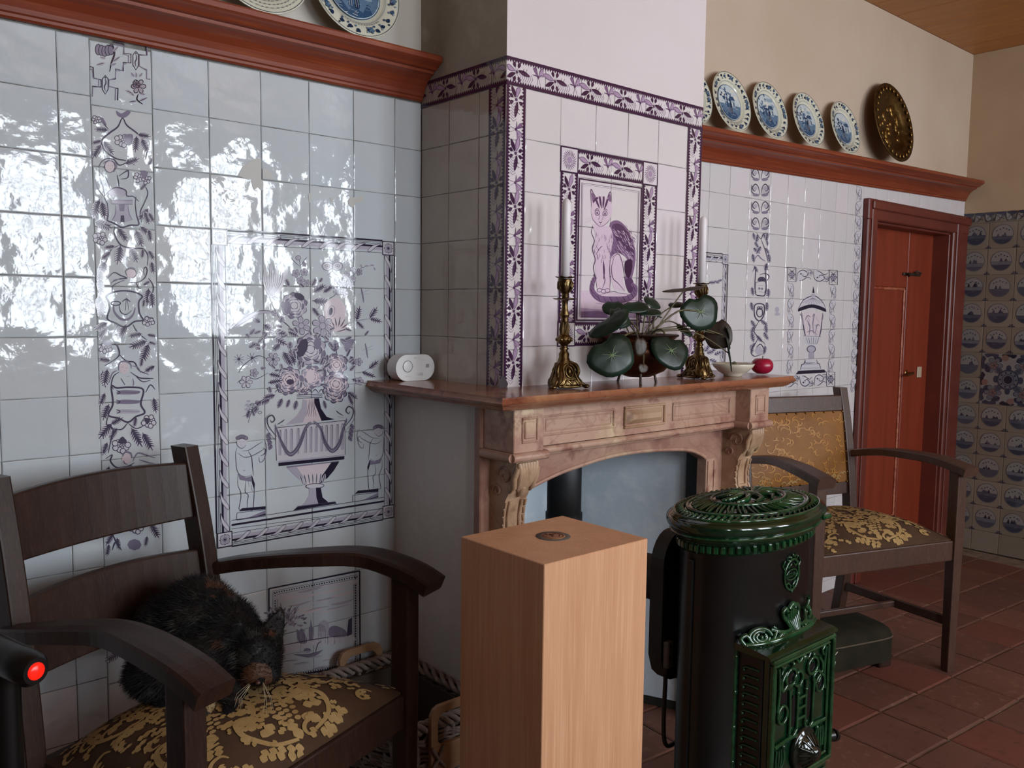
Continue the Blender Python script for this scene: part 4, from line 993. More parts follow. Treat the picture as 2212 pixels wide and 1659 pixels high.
# emblem with the maker's name on the front of the body
def fr(u,z,h=.0): return (u,-(BB+h)*math.sqrt(max(1-(u/(AB+h))**2,.05)),z)
EU,EZ=.012,.742
def f(b):
    q=lambda u,v,h=.002: fr(EU+u*1.18,EZ+v*.98,h)
    b.tube([q(.026*math.cos(t),.036*math.sin(t)) for t in [i*PI/12 for i in range(25)]],.0030,6,False); b.tube([q(.020*math.cos(t),.012*math.sin(t)) for t in [i*PI/10 for i in range(21)]],.0018,5,False)
    for sg in (-1,1):
        b.tube([q(sg*.004,.040),q(sg*.014,.045),q(sg*.020,.039),q(sg*.012,.034)],.0028,5); b.tube([q(sg*.022,.026),q(sg*.012,.018),q(sg*.004,.026)],.0024,5)
        b.tube([q(sg*.022,-.022),q(sg*.012,-.017),q(sg*.004,-.025),q(sg*.006,-.036)],.0024,5)
        b.tube([q(sg*.026,.016),q(sg*.033,.026),q(sg*.026,.036)],.0024,5)
    b.ball(q(0,.046),.004,6,4); b.ball(q(0,-.039),.004,6,4)
em=spart('emblem',M_ENGL,f)
for ch,u in zip('GODIN',(-.0150,-.0078,0,.0066,.0126)):
    fc=bpy.data.curves.new('letter','FONT'); fc.body=ch; fc.size=.0135; fc.extrude=.0008; fc.align_x='CENTER'
    to=bpy.data.objects.new('t',fc); COL.objects.link(to); bpy.context.view_layer.update()
    me=bpy.data.meshes.new_from_object(to.evaluated_get(bpy.context.evaluated_depsgraph_get())); bpy.data.objects.remove(to)
    me.materials.clear(); me.materials.append(M_ENGL); o=bpy.data.objects.new('letter',me); link(o,em)
    o.location=fr(EU+u,EZ-.0045,.0025); o.rotation_euler=(PI/2,0,0)
# fire box on the front
bx0,bx1,yf,zt,zb=-.138,.118,-.152,.598,.14
fb=spart('fire_box',M_ENB,lambda b:(b.box(bx0,bx1,yf+.012,-.045,zb,zt,bev=.003)))
spart('hood',M_ENG,lambda b:b.prism([(yf-.014,zt),(yf-.014,zt+.006),(yf-.004,zt+.010),(-.115,zt+.015),(-.045,zt+.017),(-.045,zt)],0,bx0-.012,bx1+.010))
def f(b):  # rococo cresting above the hood, against the body
    z0=zt+.010
    def q(u,v):
        u=u*1.30-.003; y=-BB*math.sqrt(max(1-(u/AB)**2,.2))-.006
        return (u,y-.016*(1-min(1,max(0,v)/.05)),z0+v*.78)
    T=lambda pts,r: b.tube([q(u,v) for u,v in crv(pts,4)],r*1.2,6)
    T([(-.108,.004),(-.07,.004),(0,.008),(.06,.004),(.098,.002)],.006)
    for k in range(3): T([(-.076+(.022-.006*k)*math.cos(a),.020+(.022-.006*k)*math.sin(a)) for a in [i*PI/5+k for i in range(9)]],.0042)
    b.ball(q(-.076,.020),.006,7,5)
    T([(-.108,.006),(-.112,.022),(-.102,.03),(-.098,.02)],.004)
    T([(-.052,.01),(-.040,.030),(-.046,.040)],.004); T([(-.052,.035),(-.03,.022),(-.012,.018),(.0,.024)],.0038); T([(-.045,.004),(-.028,.018),(-.012,.006),(-.004,.014)],.004)
    for k in range(-3,4): T([(.012+k*.003,.012),(.012+k*.006,.035),(.012+k*.0075,.058+.006*(3-abs(k)))],.0040)
    T([(-.006,.040),(-.018,.066),(-.010,.080),(-.004,.070)],.0045); T([(.028,.040),(.034,.066),(.026,.080),(.018,.072)],.0045)
    T([(.0,.075),(.012,.088),(.022,.076)],.005)
    T([(.026,.034),(.034,.022),(.052,.024),(.060,.046),(.058,.056)],.0042); T([(.062,.030),(.074,.022),(.086,.034),(.080,.052),(.070,.046)],.0042); T([(.080,.05),(.088,.066),(.084,.078)],.0036)
    T([(.04,.006),(.056,.018),(.076,.008),(.094,.014)],.004)
    for (u,v) in ((.058,.034),(.066,.040),(-.03,.012),(.034,.012),(.046,.014)): b.ball(q(u,v),.0050,6,4)
spart('cresting',M_ENGL,f)
def f(b):
    for i in range(22): z=.565-i*.0195; b.tube([(bx0-.002,-.132,z),(bx0-.002,-.100,z),(bx0-.002,-.092,z-.006)],.0028,5); b.ball((bx0-.003,-.096,z-.008),.004,6,4)
    b.tube([(bx0-.004,-.074,zt),(bx0-.004,-.074,zb)],.007,8)
    for z in (.58,.50,.42,.34): b.ball((bx0-.004,-.074,z),.009,8,5)
spart('side_ornament',M_ENGL,f,fb)
dz1,dz0=zt-.004,.295; DXm=(bx0+bx1)/2+.005; KX,KZ=1.40,1.18
dr=spart('fire_door',M_ENG,lambda b:(b.box(bx0+.004,bx1+.006,yf-.002,yf+.012,dz0,dz1,bev=.002)))
def f(b):
    x0,x1=bx0+.004,bx1+.006; y=yf-.002
    for (w,h,o_) in ((.010,.012,0),(.007,.007,.015)): rectmould(b,x0+o_,x1-o_,dz0+o_,dz1-o_,y,w,h)
spart('door_frame',M_ENGL,f,dr)
DQ=lambda u,v,y: (DXm+u*KX,y,dz1-.034+v*KZ)
for (u,v,w,h) in ((-.055,-.055,.026,.05),(-.022,-.09,.018,.062),(.022,-.09,.018,.062),(.055,-.055,.026,.05),(-.03,-.026,.024,.026),(.03,-.026,.024,.026)):
    n=14; spart('mica_opening',mat('dark_mica',hx('0a0d10'),.12),lambda b:b.add([DQ(u+w/2*math.cos(2*PI*i/n),v+h/2*math.sin(2*PI*i/n),yf-.0045) for i in range(n)],[list(range(n))],False),dr)
def f(b):
    y=yf-.006
    T=lambda pts,r=.0036: b.tube([DQ(u,v,y) for u,v in crv(pts,4)],r,6)
    O=lambda u,v,rx,rz,r=.0038: b.tube([DQ(u+rx*math.cos(t),v+rz*math.sin(t),y) for t in [i*PI/8 for i in range(17)]],r,6,False)
    O(-.055,-.085,.013,.017); O(.055,-.060,.013,.017); O(-.034,-.02,.015,.016); O(.030,-.018,.015,.016); O(.044,-.045,.011,.012); O(-.012,-.03,.012,.014)
    for sg in (-1,1):
        T([(sg*.070,.008),(sg*.066,-.035),(sg*.07,-.075)]); T([(sg*.012,-.04),(sg*.012,-.085),(sg*.012,-.128)]); T([(sg*.036,-.045),(sg*.034,-.09),(sg*.034,-.130)])
        T([(sg*.048,-.006),(sg*.060,-.022),(sg*.058,-.04),(sg*.044,-.03)]); T([(sg*.012,-.128),(sg*.024,-.138),(sg*.036,-.13)])
        T([(sg*.066,.012),(sg*.058,.004),(sg*.062,-.006)]); T([(0,.012),(sg*.012,.002),(sg*.02,.010)])
        for k in range(4): T([(sg*(.050+.006*k),-.150),(sg*(.046+.008*k),-.17),(sg*(.054+.005*k),-.19)],.003)
        for (u,v,r_) in ((.012,-.058,.0055),(.03,.004,.006),(.050,-.148,.006)): b.ball(DQ(sg*u,v,y),r_,6,4)
    T([(-.075,-.142),(-.03,-.138),(0,-.142),(.03,-.138),(.075,-.140)],.0048); b.ball(DQ(0,.008,y),.008,7,5)
    for k in range(3): T([(-.010,-.07-.02*k),(.010,-.07-.02*k)],.0036)
spart('door_tracery',M_ENGL,f,dr)
def f(b):
    c=(DXm+.012,yf-.004,dz0+.060)
    b.lathe([(.050,.0),(.050,.006),(.046,.010),(.040,.011),(.038,.016),(.027,.026),(.016,.032),(.014,.040),(.001,.042)],c,28,'y')
    for i in range(14):
        a=2*PI*i/14; b.tube([(c[0]+.038*math.cos(a),c[1]-.016,c[2]+.038*math.sin(a)),(c[0]+.018*math.cos(a),c[1]-.032,c[2]+.018*math.sin(a))],.003,5)
spart('air_knob',mat('dark_green_black_knob',hx('0c150f'),.12,coat=.4),f,dr)
def f(b):
    b.tube([(bx1+.006,yf+.004,dz0+.045),(bx1+.026,yf-.004,dz0+.045)],.014,10); b.tube([(bx1+.026,yf-.004,dz0+.045),(bx1+.038,yf-.006,dz0+.04)],[.015,.013],10)
spart('hinge_knob',M_ENB,f,dr)
def f(b):
    b.tube([(bx1+.005,yf+.006,.538),(bx1+.018,yf-.002,.533),(bx1+.030,yf-.004,.541)],[.005,.005,.003],6); b.tube([(bx1+.01,yf,.526),(bx1+.020,yf-.004,.520),(bx1+.014,yf-.006,.512)],[.004,.004,.003],6)
spart('door_catch',mat('tarnished_steel',hx('5f5f58'),.35,metal=1),f,dr)
lower=spart('ash_door',M_ENG,lambda b:(b.box(bx0+.004,bx1+.006,yf-.002,yf+.012,zb+.01,dz0-.012,bev=.002),rectmould(b,bx0+.012,bx1-.002,zb+.018,dz0-.020,yf-.002,.006,.005)))
spart('ash_door_relief',M_ENGL,lambda b:[b.tube([(DXm+u*.026,yf-.006,dz0-.03),(DXm+u*.034,yf-.008,dz0-.055),(DXm+u*.024,yf-.006,dz0-.08)],.004,6) for u in (-3,-2,-1,0,1,2,3)],lower)
# flat rear flue box at the back and a horizontal pipe into the hearth
def f(b):
    pts=[]
    for i in range(13): a=PI*i/12; pts.append((-.105+.060*math.cos(a),.735+.066*math.sin(a)*1.2))
    pts+= [(-.165,.52),(-.152,.48),(-.13,.46),(-.085,.455),(-.045,.50)]
    b.prism(pts,1,.112,.150)
spart('flue_box',M_BLK,f,bevel=.004)
def f(b):
    b.M=Matrix.Translation((-SX,-SY,0)); b.tube([(SX-.105,SY+.14,.690),(SX-.125,SY+.21,.690),(1.09,-.60,.66),(1.17,-.42,.59),(1.236,-.275,.55)],.054,20)
spart('flue_pipe',M_BLK,f)
fp=tag(MB().lathe([(.052,0),(.052,.62),(.056,.62),(.056,.72),(.052,.72),(.052,.95)],(1.245,-.215,0),28).build('hearth_pipe',M_BLK),'vertical black stove pipe standing inside the fireplace opening','pipe')
# power socket block and its cable hanging from the rear box
so=thing('power_socket','grey socket block with black cable hanging behind the stove','socket',(0,0,0))
c=at(1443,1412,1,-.816)
so.location=c
M_SOCK=mat('grey_plastic',hx('57595a'),.5); M_CABLE=mat('black_rubber_cable',hx('131213'),.5)
b=MB(); b.box(-.010,.012,-.008,.008,-.034,.030,bev=.003); b.build('block',M_SOCK,so)
b=MB()
for (u,v) in ((-.002,.020),(.002,.008),(-.004,-.006),(.006,-.010)): b.lathe([(.0045,0),(.0045,.001),(0.0001,.001)],(u,-.008,v),10,'y')
b.build('socket_hole',M_CABLE,so)
b=MB(); b.box(-.012,-.001,-.006,.006,-.050,-.030,bev=.003); b.build('plug',M_CABLE,so)
pp=[Vector((-.007,0,-.05))]+[at(px,py,1,yy)-c for px,py,yy in ((1437,1480,-.816),(1434,1540,-.816),(1434,1590,-.816),(1440,1610,-.816),(1455,1606,-.816),(1485,1585,-.81))]
b=MB(); b.tube(crv(pp,6),.0052,8); b.build('cable',M_CABLE,so)
# wooden plinth box
WX0,WX1,WY0,WY1,WH=.466,.747,-.958,-.716,.88
M_OAK=mat('pale_oak_veneer',hx('d3a07a'),.42,noise_=[(5,hx('c48f69'),.35,.7,(5,5,.35)),(40,hx('dcb08b'),.5,.75,(6,6,.12)),(18,hx('b9845d'),.62,.72,(8,8,.1))],coords='World')
wb=thing('wooden_plinth','tall square pale oak box with a round medallion on top','box',((WX0+WX1)/2,(WY0+WY1)/2,0))
hw,hd=(WX1-WX0)/2,(WY1-WY0)/2
MB().box(-hw,hw,-hd,hd,0,WH,bev=.0015).build('body',M_OAK,wb)
b=MB(); b.lathe([(.0001,.0016),(.024,.0016),(.0245,.0008),(.0245,0)],(.004,.008,WH),40); md=b.build('medallion',mat('copper_brown_disc',hx('a5714c'),.35,metal=.2),wb)
b=MB(); b.lathe([(.0245,.0010),(.0345,.0010),(.035,0)],(.004,.008,WH),40); b.build('ring',mat('grey_felt_ring',hx('5d564e'),.7),md)
b=MB(); 
for i in range(9):
    rr=random.Random(i); a=rr.uniform(0,6.28); d=rr.uniform(.002,.016); p=(.004+d*math.cos(a),.008+d*math.sin(a)); b.tube([(p[0],p[1],WH+.0018),(p[0]+rr.uniform(-.008,.008),p[1]+rr.uniform(-.006,.006),WH+.0022),(p[0]+rr.uniform(-.01,.01),p[1]+rr.uniform(-.01,.01),WH+.0018)],.0009,5)
b.tube([(.004+.021*math.cos(t*PI/12),.008+.021*math.sin(t*PI/12),WH+.0016) for t in range(25)],.0007,5,False)
b.build('engraving',mat('dark_engraving',hx('5a3020'),.5),md)
# ================================================================ armchairs
M_WOOD=mat('dark_stained_oak',hx('311e16'),.42,spec=.35,noise_=[(5,hx('241510'),.35,.7,(6,6,1)),(40,hx('40291e'),.5,.75,(8,8,1))],bump=(60,.15,.001,(4,4,.6)))
M_WOODR=mat('brown_stained_oak',hx('4a3126'),.40,noise_=[(5,hx('402b23'),.35,.7,(6,6,1)),(40,hx('5e4436'),.5,.75,(8,8,1))],bump=(60,.15,.001,(4,4,.6)))
M_VELV=mat('brown_velvet_ground',hx('3a2410'),.85,noise_=(12,hx('4c3016'),.35,.7))
M_VELG=mat('gold_brocade_pile',hx('a88a58'),.75,noise_=(25,hx('8f7040'),.35,.7))
M_VELO=mat('ochre_brocade_side',hx('8a5f26'),.8,noise_=(14,hx('6f4a1c'),.35,.7))
M_NAIL=mat('brass_nail',hx('9c7a48'),.35,metal=1)
def armchair(label,loc,rz,wood,back,wf=.285,wb=.185,dp=.46,name='armchair',zs=.485,za=.72,droop=1,bs=0):
    t=thing(name,label,'chair',loc,rz)
    hf=dp/2
    def part(n,fn,m=wood,bev=.004,parent=t):
        b=MB(); fn(b); return b.build(n,m,parent,bev)
    # back posts: lean back above the seat, kick back below
    def bpost(sg):
        pts=[(bs+sg*(wb+.004),hf+.06,0),(bs+sg*wb,hf+.02,.22),(bs+sg*wb,hf,.44),(bs+sg*wb,hf+.012,.62),(bs+sg*(wb-.002),hf+.045,.84),(bs+sg*(wb-.004),hf+.085,1.02)]
        pts=crv(pts,4); W,Dp=.019,.024
        rings=[[(x-W,y-Dp,z),(x+W,y-Dp,z),(x+W,y+Dp,z),(x-W,y+Dp,z)] for x,y,z in pts]
        return rings
    for sg in (-1,1): part('back_post',lambda b:b.loft(bpost(sg),smooth=False))
    for sg in (-1,1):
        def f(b):
            x=sg*wf; y=-hf; W=.022
            rings=[[(x-w,y-w,z),(x+w,y-w,z),(x+w,y+w,z),(x-w,y+w,z)] for z,w in ((0,.017),(.3,.020),(zs,W),(za-.01,W))]
            b.loft(rings,smooth=False)
        part('front_leg',f)
    # arms: flat, wide, bowed, drooping at the tip
    for sg in (-1,1):
        P0=[(bs+sg*(wb+.012),hf+.03,za-.018),(bs*.8+sg*(wb+.03),hf-.06,za+.002),(bs*.35+sg*(wf-.035),hf-.20,za+.022),(sg*(wf-.004),-hf+.10,za+.022),(sg*(wf+.004),-hf-.01,za+.006),(sg*(wf+.006),-hf-(.072 if droop==1 else .05),za-.018*droop)]
        p=crv(P0,5); n=len(p); rings=[]
        for i,(x,y,z) in enumerate(p):
            f_=i/(n-1); w=.020+.016*min(1,f_*1.6); h=.014+.004*f_
            d=Vector(p[min(i+1,n-1)])-Vector(p[max(i-1,0)]); d.normalize(); nx=Vector((-d.y,d.x,0)).normalized(); up=d.cross(nx)*-1 if d.cross(nx).z<0 else d.cross(nx)
            c=Vector((x,y,z)); 
            prof=[(-1,-.8),(-.9,-1),(.9,-1),(1,-.8),(1,.55),(.88,.85),(.5,.97),(-.5,.97),(-.88,.85),(-1,.55)]
            rings.append([tuple(c+nx*(w*a)+up*(h*q)) for a,q in prof])
        part('arm',lambda b:b.loft(rings,smooth=False),bev=0)
    # rails
    def rail(b,a,c,h0,h1,th=.011):
        a,c=Vector(a),Vector(c); d=(c-a).normalized(); n=Vector((-d.y,d.x,0))*th
        vs=[a+n,a-n,c-n,c+n]; b.add([(p.x,p.y,h0) for p in vs]+[(p.x,p.y,h1) for p in vs],[(3,2,1,0),(4,5,6,7),(0,1,5,4),(1,2,6,5),(2,3,7,6),(3,0,4,7)],False)
    part('seat_rail',lambda b:rail(b,(-wf+.015,-hf-.002,0),(wf-.015,-hf-.002,0),zs-.075,zs))
    for sg in (-1,1):
        part('seat_rail',lambda b:rail(b,(sg*(wf-.002),-hf+.02,0),(bs+sg*(wb+.002),hf-.02,0),zs-.07,zs)); part('stretcher',lambda b:rail(b,(sg*wf,-hf+.01,0),(bs+sg*wb,hf+.01,0),.17,.205,.009))
    part('seat_rail',lambda b:rail(b,(bs-wb+.01,hf,0),(bs+wb-.01,hf,0),zs-.07,zs))
    part('stretcher',lambda b:rail(b,(-(wf+wb)/2+.01,.0,0),((wf+wb)/2-.01,.0,0),.175,.20,.009))
    # cushion
    def sz(u,v):
        return zs+.004+.075*(1-abs(u)**3.2)*(1-abs(v)**3.2)**.8
    def sp(u,v):   # u,v in -1..1 -> local
        y=-hf-.004+(v+1)/2*(dp-.01); k=(v+1)/2; w=(wf+.006)*(1-k)+(wb-.014)*k
        return Vector((u*w+bs*k,y,sz(u,v)))
    b=MB(); N=22; vs=[sp(-1+2*i/N,-1+2*j/N) for j in range(N+1) for i in range(N+1)]
    F=[[j*(N+1)+i,j*(N+1)+i+1,(j+1)*(N+1)+i+1,(j+1)*(N+1)+i] for j in range(N) for i in range(N)]
    b.add(vs,F,True)
    rim=[i for i in range(N+1)]+[(j)*(N+1)+N for j in range(1,N+1)]+[N*(N+1)+i for i in range(N-1,-1,-1)]+[j*(N+1) for j in range(N-1,0,-1)]
    m=len(rim); rv=[vs[i] for i in rim]+[Vector((vs[i].x,vs[i].y,zs-.012)) for i in rim]
    b.add(rv,[[m+i,m+(i+1)%m,(i+1)%m,i] for i in range(m)],False)
    cu=b.build('seat_cushion',M_VELV,t)
    # raised brocade pattern
    ink=Ink(lambda p:sp(max(-1,min(1,p[0])),max(-1,min(1,p[1]))),(0,0,1),[M_VELG,M_VELO],h0=.0012,dh=.000003)
    rr=random.Random(11)
    def lf(c,a,L,W):
        q=lambda x,y:(c[0]+x*math.cos(a)-y*math.sin(a),c[1]+x*math.sin(a)+y*math.cos(a))
        ink.fill([q(0,0),q(L*.28,W*.55),q(L*.45,W*.28),q(L*.7,W*.5),q(L,0),q(L*.7,-W*.5),q(L*.45,-W*.28),q(L*.28,-W*.55)],0,n=2)
    for sx_ in (-1,1):
        for (cx_,cy_) in ((.0,.40),(.42,-.28),(.42,.62),(0,-.62)):
            if cx_==0 and sx_==1: continue
            C_=(sx_*cx_,cy_)
            for i in range(6):  # grape-like flower head
                for j in range(5-abs(i-2)): ink.dot((C_[0]+(j-(4-abs(i-2))/2)*.058+rr.gauss(0,.006),C_[1]+.12-i*.055),.026,0,ry=.024,n=7)
            for a in range(9):
                an=a*2*PI/9+.2; lf((C_[0]+.17*math.cos(an),C_[1]+.17*math.sin(an)),an+rr.uniform(-.4,.4),.15,.085)
            for s2 in (-1,1):
                ink.stroke([(C_[0]+s2*.08,C_[1]-.30),(C_[0]+s2*.26,C_[1]-.24),(C_[0]+s2*.36,C_[1]-.05),(C_[0]+s2*.30,C_[1]+.12),(C_[0]+s2*.20,C_[1]+.08),(C_[0]+s2*.24,C_[1]-.01)],.042,0,(.5,.4))
                for k in range(5): lf((C_[0]+s2*(.10+.055*k),C_[1]-.32+.02*k),-PI/2+s2*.6+rr.uniform(-.3,.3),.10,.06)
        for i in range(150):
            p=(sx_*rr.uniform(.03,.97),rr.uniform(-.95,.95)); lf(p,rr.uniform(0,6.28),rr.uniform(.05,.10),rr.uniform(.03,.06))
            if i%5==0: ink.stroke([(p[0]+.07*math.cos(a*.9),p[1]+.07*math.sin(a*.9)*(1-a*.07)) for a in range(6)],.03,0)
    tag(ink.build('brocade_pattern',cu),kind='stuff')
    ybk=lambda z: hf+(.012+(z-.62)*.15 if z>.62 else (z-.44)*.07)
    if back=='slats':
        for (z0,z1,nm) in ((.865,.985,'top_slat'),(.655,.795,'lower_slat')):
            def f(b):
                N=12; rings=[]
                for i in range(N+1):
                    u=-1+2*i/N; x=bs+u*(wb-.012); bow=.022*(1-u*u)
                    up=.010*(1-u*u)
                    rings.append([(x,ybk(z0)+bow-.009,z0),(x,ybk(z0)+bow+.009,z0),(x,ybk(z1)+bow+.009,z1+up),(x,ybk(z1)+bow-.009,z1+up)])
                b.loft(rings,smooth=False)
            part(nm,f)
    else:
        for (z0,z1,nm) in ((.925,.99,'top_rail'),(.585,.635,'lower_rail')):
            part(nm,lambda b:b.loft([[(x,ybk(z0)-.012,z0),(x,ybk(z0)+.012,z0),(x,ybk(z1)+.012,z1),(x,ybk(z1)-.012,z1)] for x in (bs-wb+.012,bs+wb-.012)],smooth=False))
        def q(u,v): z=.635+(v+1)/2*.29; return Vector((bs+u*(wb-.016),ybk(z)-.012-.016*(1-u**4)*(1-v**4),z))
        b=MB(); N=14; vs=[q(-1+2*i/N,-1+2*j/N) for j in range(N+1) for i in range(N+1)]
        b.add(vs,[[j*(N+1)+i,j*(N+1)+i+1,(j+1)*(N+1)+i+1,(j+1)*(N+1)+i] for j in range(N) for i in range(N)],True)
        b.add([v+Vector((0,.03,0)) for v in vs],[[j*(N+1)+i,(j+1)*(N+1)+i,(j+1)*(N+1)+i+1,j*(N+1)+i+1] for j in range(N) for i in range(N)],True)
        bk=b.build('back_upholstery',mat('ochre_damask_ground',hx('8a5a20'),.6,noise_=(10,hx('7a4c18'),.35,.7)),t)
        ink=Ink(lambda p:q(max(-1,min(1,p[0])),max(-1,min(1,p[1]))),(0,-1,0),[mat('ochre_damask_sheen',hx('b07a34'),.45),M_VELG],h0=.0012,dh=.000003)
        rr=random.Random(5)
        for i in range(150):
            c=(rr.uniform(-.92,.92),rr.uniform(-.9,.9)); a=rr.uniform(0,6.28); L=rr.uniform(.05,.10)
            ink.stroke([(c[0]+L*math.cos(a+k*.8)*(1-k*.1),c[1]+L*1.2*math.sin(a+k*.8)*(1-k*.1)) for k in range(5)],.022,0)
        for i in range(30):
            c=(rr.uniform(-.9,.9),rr.uniform(-.98,-.72)); ink.stroke([(c[0],c[1]),(c[0]+.05,c[1]+.06),(c[0]+.1,c[1])],.03,1)
        ink.build('damask_pattern',bk)
        for i in range(11):
            for v in (-1,1):
                b=MB(); b.ball(tuple(q(-.97+1.94*i/10,v*.985)-Vector((0,.003,0))),.0045,7,4); b.build('brass_nail',M_NAIL,bk)
        for j in range(1,7):
            for u in (-1,1):
                b=MB(); b.ball(tuple(q(u*.985,-1+2*j/7)-Vector((0,.003,0))),.0045,7,4); b.build('brass_nail',M_NAIL,bk)
    return t
def place(Rfront,rz,wf=.285,dp=.46):
    ux=Vector((math.cos(rz),math.sin(rz),0)); f=Vector((math.sin(rz),-math.cos(rz),0))
    return Vector((Rfront[0],Rfront[1],0))-ux*wf-f*(dp/2)
rzL=math.radians(20.5); rzR=math.radians(-19)
LCH=place((.454,-.537),rzL,.29,.40); RCH=place((2.735,-.762),rzR,.325)
armchair('dark wooden armchair with two broad back slats and a cat on its brocade seat',LCH,rzL,M_WOOD,'slats',wf=.29,wb=.215,dp=.40,zs=.505,za=.765,bs=-.08)
armchair('brown wooden armchair with ochre upholstered back beside the red door',RCH,rzR,M_WOODR,'upholstered',wf=.325,wb=.262,zs=.50,za=.765,droop=.2)
# footstool
fs=thing('footstool','low dark green upholstered footstool under the right armchair','footstool',(2.47,-.45,0),math.radians(-17))
M_FST=mat('dark_olive_cloth',hx('1e1b12'),.9,spec=.2,noise_=(14,hx('29251a'),.35,.7))
b=MB(); hw,hd=.20,.125
rings=[]
for z,k in ((.028,1),(.115,1),(.118,1.0),(.140,.96),(.155,.86),(.163,.6),(.166,.25)):
    n=28; rg=[]
    for i in range(n):
        a=2*PI*i/n; e=.35; cx_=math.copysign(abs(math.cos(a))**e,math.cos(a)); cy_=math.copysign(abs(math.sin(a))**e,math.sin(a)); rg.append((hw*cx_*k,hd*cy_*k,z))
    rings.append(rg)
b.loft(rings); b.build('upholstery',M_FST,fs)
b=MB(); b.tube([(hw*1.005*math.copysign(abs(math.cos(a))**.35,math.cos(a)),hd*1.005*math.copysign(abs(math.sin(a))**.35,math.sin(a)),.117) for a in [i*2*PI/48 for i in range(49)]],.003,5,False); b.build('piping',mat('worn_olive_piping',hx('55493a'),.8),fs)
for sx_ in (-1,1):
    for sy_ in (-1,1):
        MB().box(sx_*.15-.03,sx_*.15+.03,sy_*.095-.018,sy_*.095+.018,0,.03,bev=.004).build('foot',M_WOOD,fs)
# ---------------------------------------------------------------- wicker basket beside the chimney breast
BX0,BX1,BY0,BY1,BH=.528,.765,-.440,-.045,.345
bk=thing('wicker_basket','grey wicker basket with pale wooden handles beside the dark armchair','basket',((BX0+BX1)/2,(BY0+BY1)/2,0))
M_WIC=mat('grey_willow',hx('9c8f88'),.7,noise_=[(9,hx('6f5f56'),.35,.7),(40,hx('a3958b'),.5,.7)],coords='World'); M_WICD=mat('dark_willow',hx('5a4c42'),.75,noise_=(9,hx('473a32'),.35,.7),coords='World')
M_HAND=mat('pale_plywood',hx('b18e6c'),.5,noise_=(12,hx('a07d5c'),.35,.7,(1,1,6)),coords='World')
cxm,cym=(BX0+BX1)/2,(BY0+BY1)/2; hx_,hy_=(BX1-BX0)/2,(BY1-BY0)/2
b=MB(); b.box(-hx_+.015,hx_-.015,-hy_+.015,hy_-.015,.005,.02); 
for s_ in (-1,1): b.box(-hx_+.012,hx_-.012,s_*(hy_-.012)-.004,s_*(hy_-.012)+.004,.01,BH-.02); b.box(s_*(hx_-.012)-.004,s_*(hx_-.012)+.004,-hy_+.012,hy_-.012,.01,BH-.02)
b.build('lining',M_WICD,bk)
rr=random.Random(9); n_st=0
sides=[((-hx_,-hy_),(hx_,-hy_),9),((hx_,-hy_),(hx_,hy_),12),((hx_,hy_),(-hx_,hy_),9),((-hx_,hy_),(-hx_,-hy_),12)]
for (a,c,ns) in sides:
    L=math.hypot(c[0]-a[0],c[1]-a[1]); ux,uy=(c[0]-a[0])/L,(c[1]-a[1])/L; nx,ny=uy,-ux
    b=MB(); z=.012; row=0
    while z<BH-.03:
        for tw in range(3):
            pts=[]
            for i in range(ns*2+1):
                s_=L*i/(ns*2); off=.006*(1 if (i+row)%4<2 else -1)*(1 if i%2 else 0)+rr.gauss(0,.0012); zz=z+tw*.0075+.004*math.sin(i*.8+tw+row)+rr.gauss(0,.0012)
                pts.append((a[0]+ux*s_+nx*off,a[1]+uy*s_+ny*off,zz))
            b.tube(crv(pts,2),.0042,5)
        z+=.0225; row+=1
    tag(b.build('woven_side',M_WIC,bk),kind='stuff')
    for i in range(1,ns,2):
        s_=L*i/ns; b=MB(); b.tube([(a[0]+ux*s_-nx*.002,a[1]+uy*s_-ny*.002,.01),(a[0]+ux*s_-nx*.002,a[1]+uy*s_-ny*.002,BH)],.0055,6); b.build('upright_stake',M_WIC,bk)
    b=MB()
    for k in range(3):
        pts=[(a[0]+ux*L*i/24+nx*.011*math.sin(i*.9+k*2.1),a[1]+uy*L*i/24+ny*.011*math.sin(i*.9+k*2.1),BH+.011*math.cos(i*.9+k*2.1)) for i in range(25)]
        b.tube(pts,.0065,6)
    tag(b.build('plaited_rim',M_WIC,bk),kind='stuff')
def handle(y):
    W,H0,H1=.068,BH-.115,BH+.052
    out=[(-W,H0+.02),(-W+.02,H0),(W-.02,H0),(W,H0+.02),(W,H1-.022),(W-.008,H1-.007),(W-.022,H1),(-W+.022,H1),(-W+.008,H1-.007),(-W,H1-.022)]
    w=W-.020; inn=[(-w,BH-.035),(-w+.012,BH-.047),(w-.012,BH-.047),(w,BH-.035),(w,H1-.034),(w-.006,H1-.026),(w-.014,H1-.02),(-w+.014,H1-.02),(-w+.006,H1-.026),(-w,H1-.034)]
    b=MB(); n=len(out); 
    V=[(x,y-.006,z) for x,z in out]+[(x,y-.006,z) for x,z in inn]+[(x,y+.006,z) for x,z in out]+[(x,y+.006,z) for x,z in inn]
    F=[]
    for i in range(n):
        k=(i+1)%n; F+=[[i,k,n+k,n+i],[2*n+i,3*n+i,3*n+k,2*n+k],[i,2*n+i,2*n+k,k],[n+i,n+k,3*n+k,3*n+i]]
    b.add(V,F,False); return b.build('handle',M_HAND,bk,.002)
handle(-hy_-.016); handle(hy_+.014)
for (x,) in ((-.05,),(.05,)):
    b=MB(); 
    for s_ in (-1,1): b.tube([(x-s_*.02,-hy_-.024,BH-.10),(x,-hy_-.027,BH-.075),(x+s_*.018,-hy_-.024,BH-.045)],.0045,6)
    b.build('binding',M_WIC,bk)
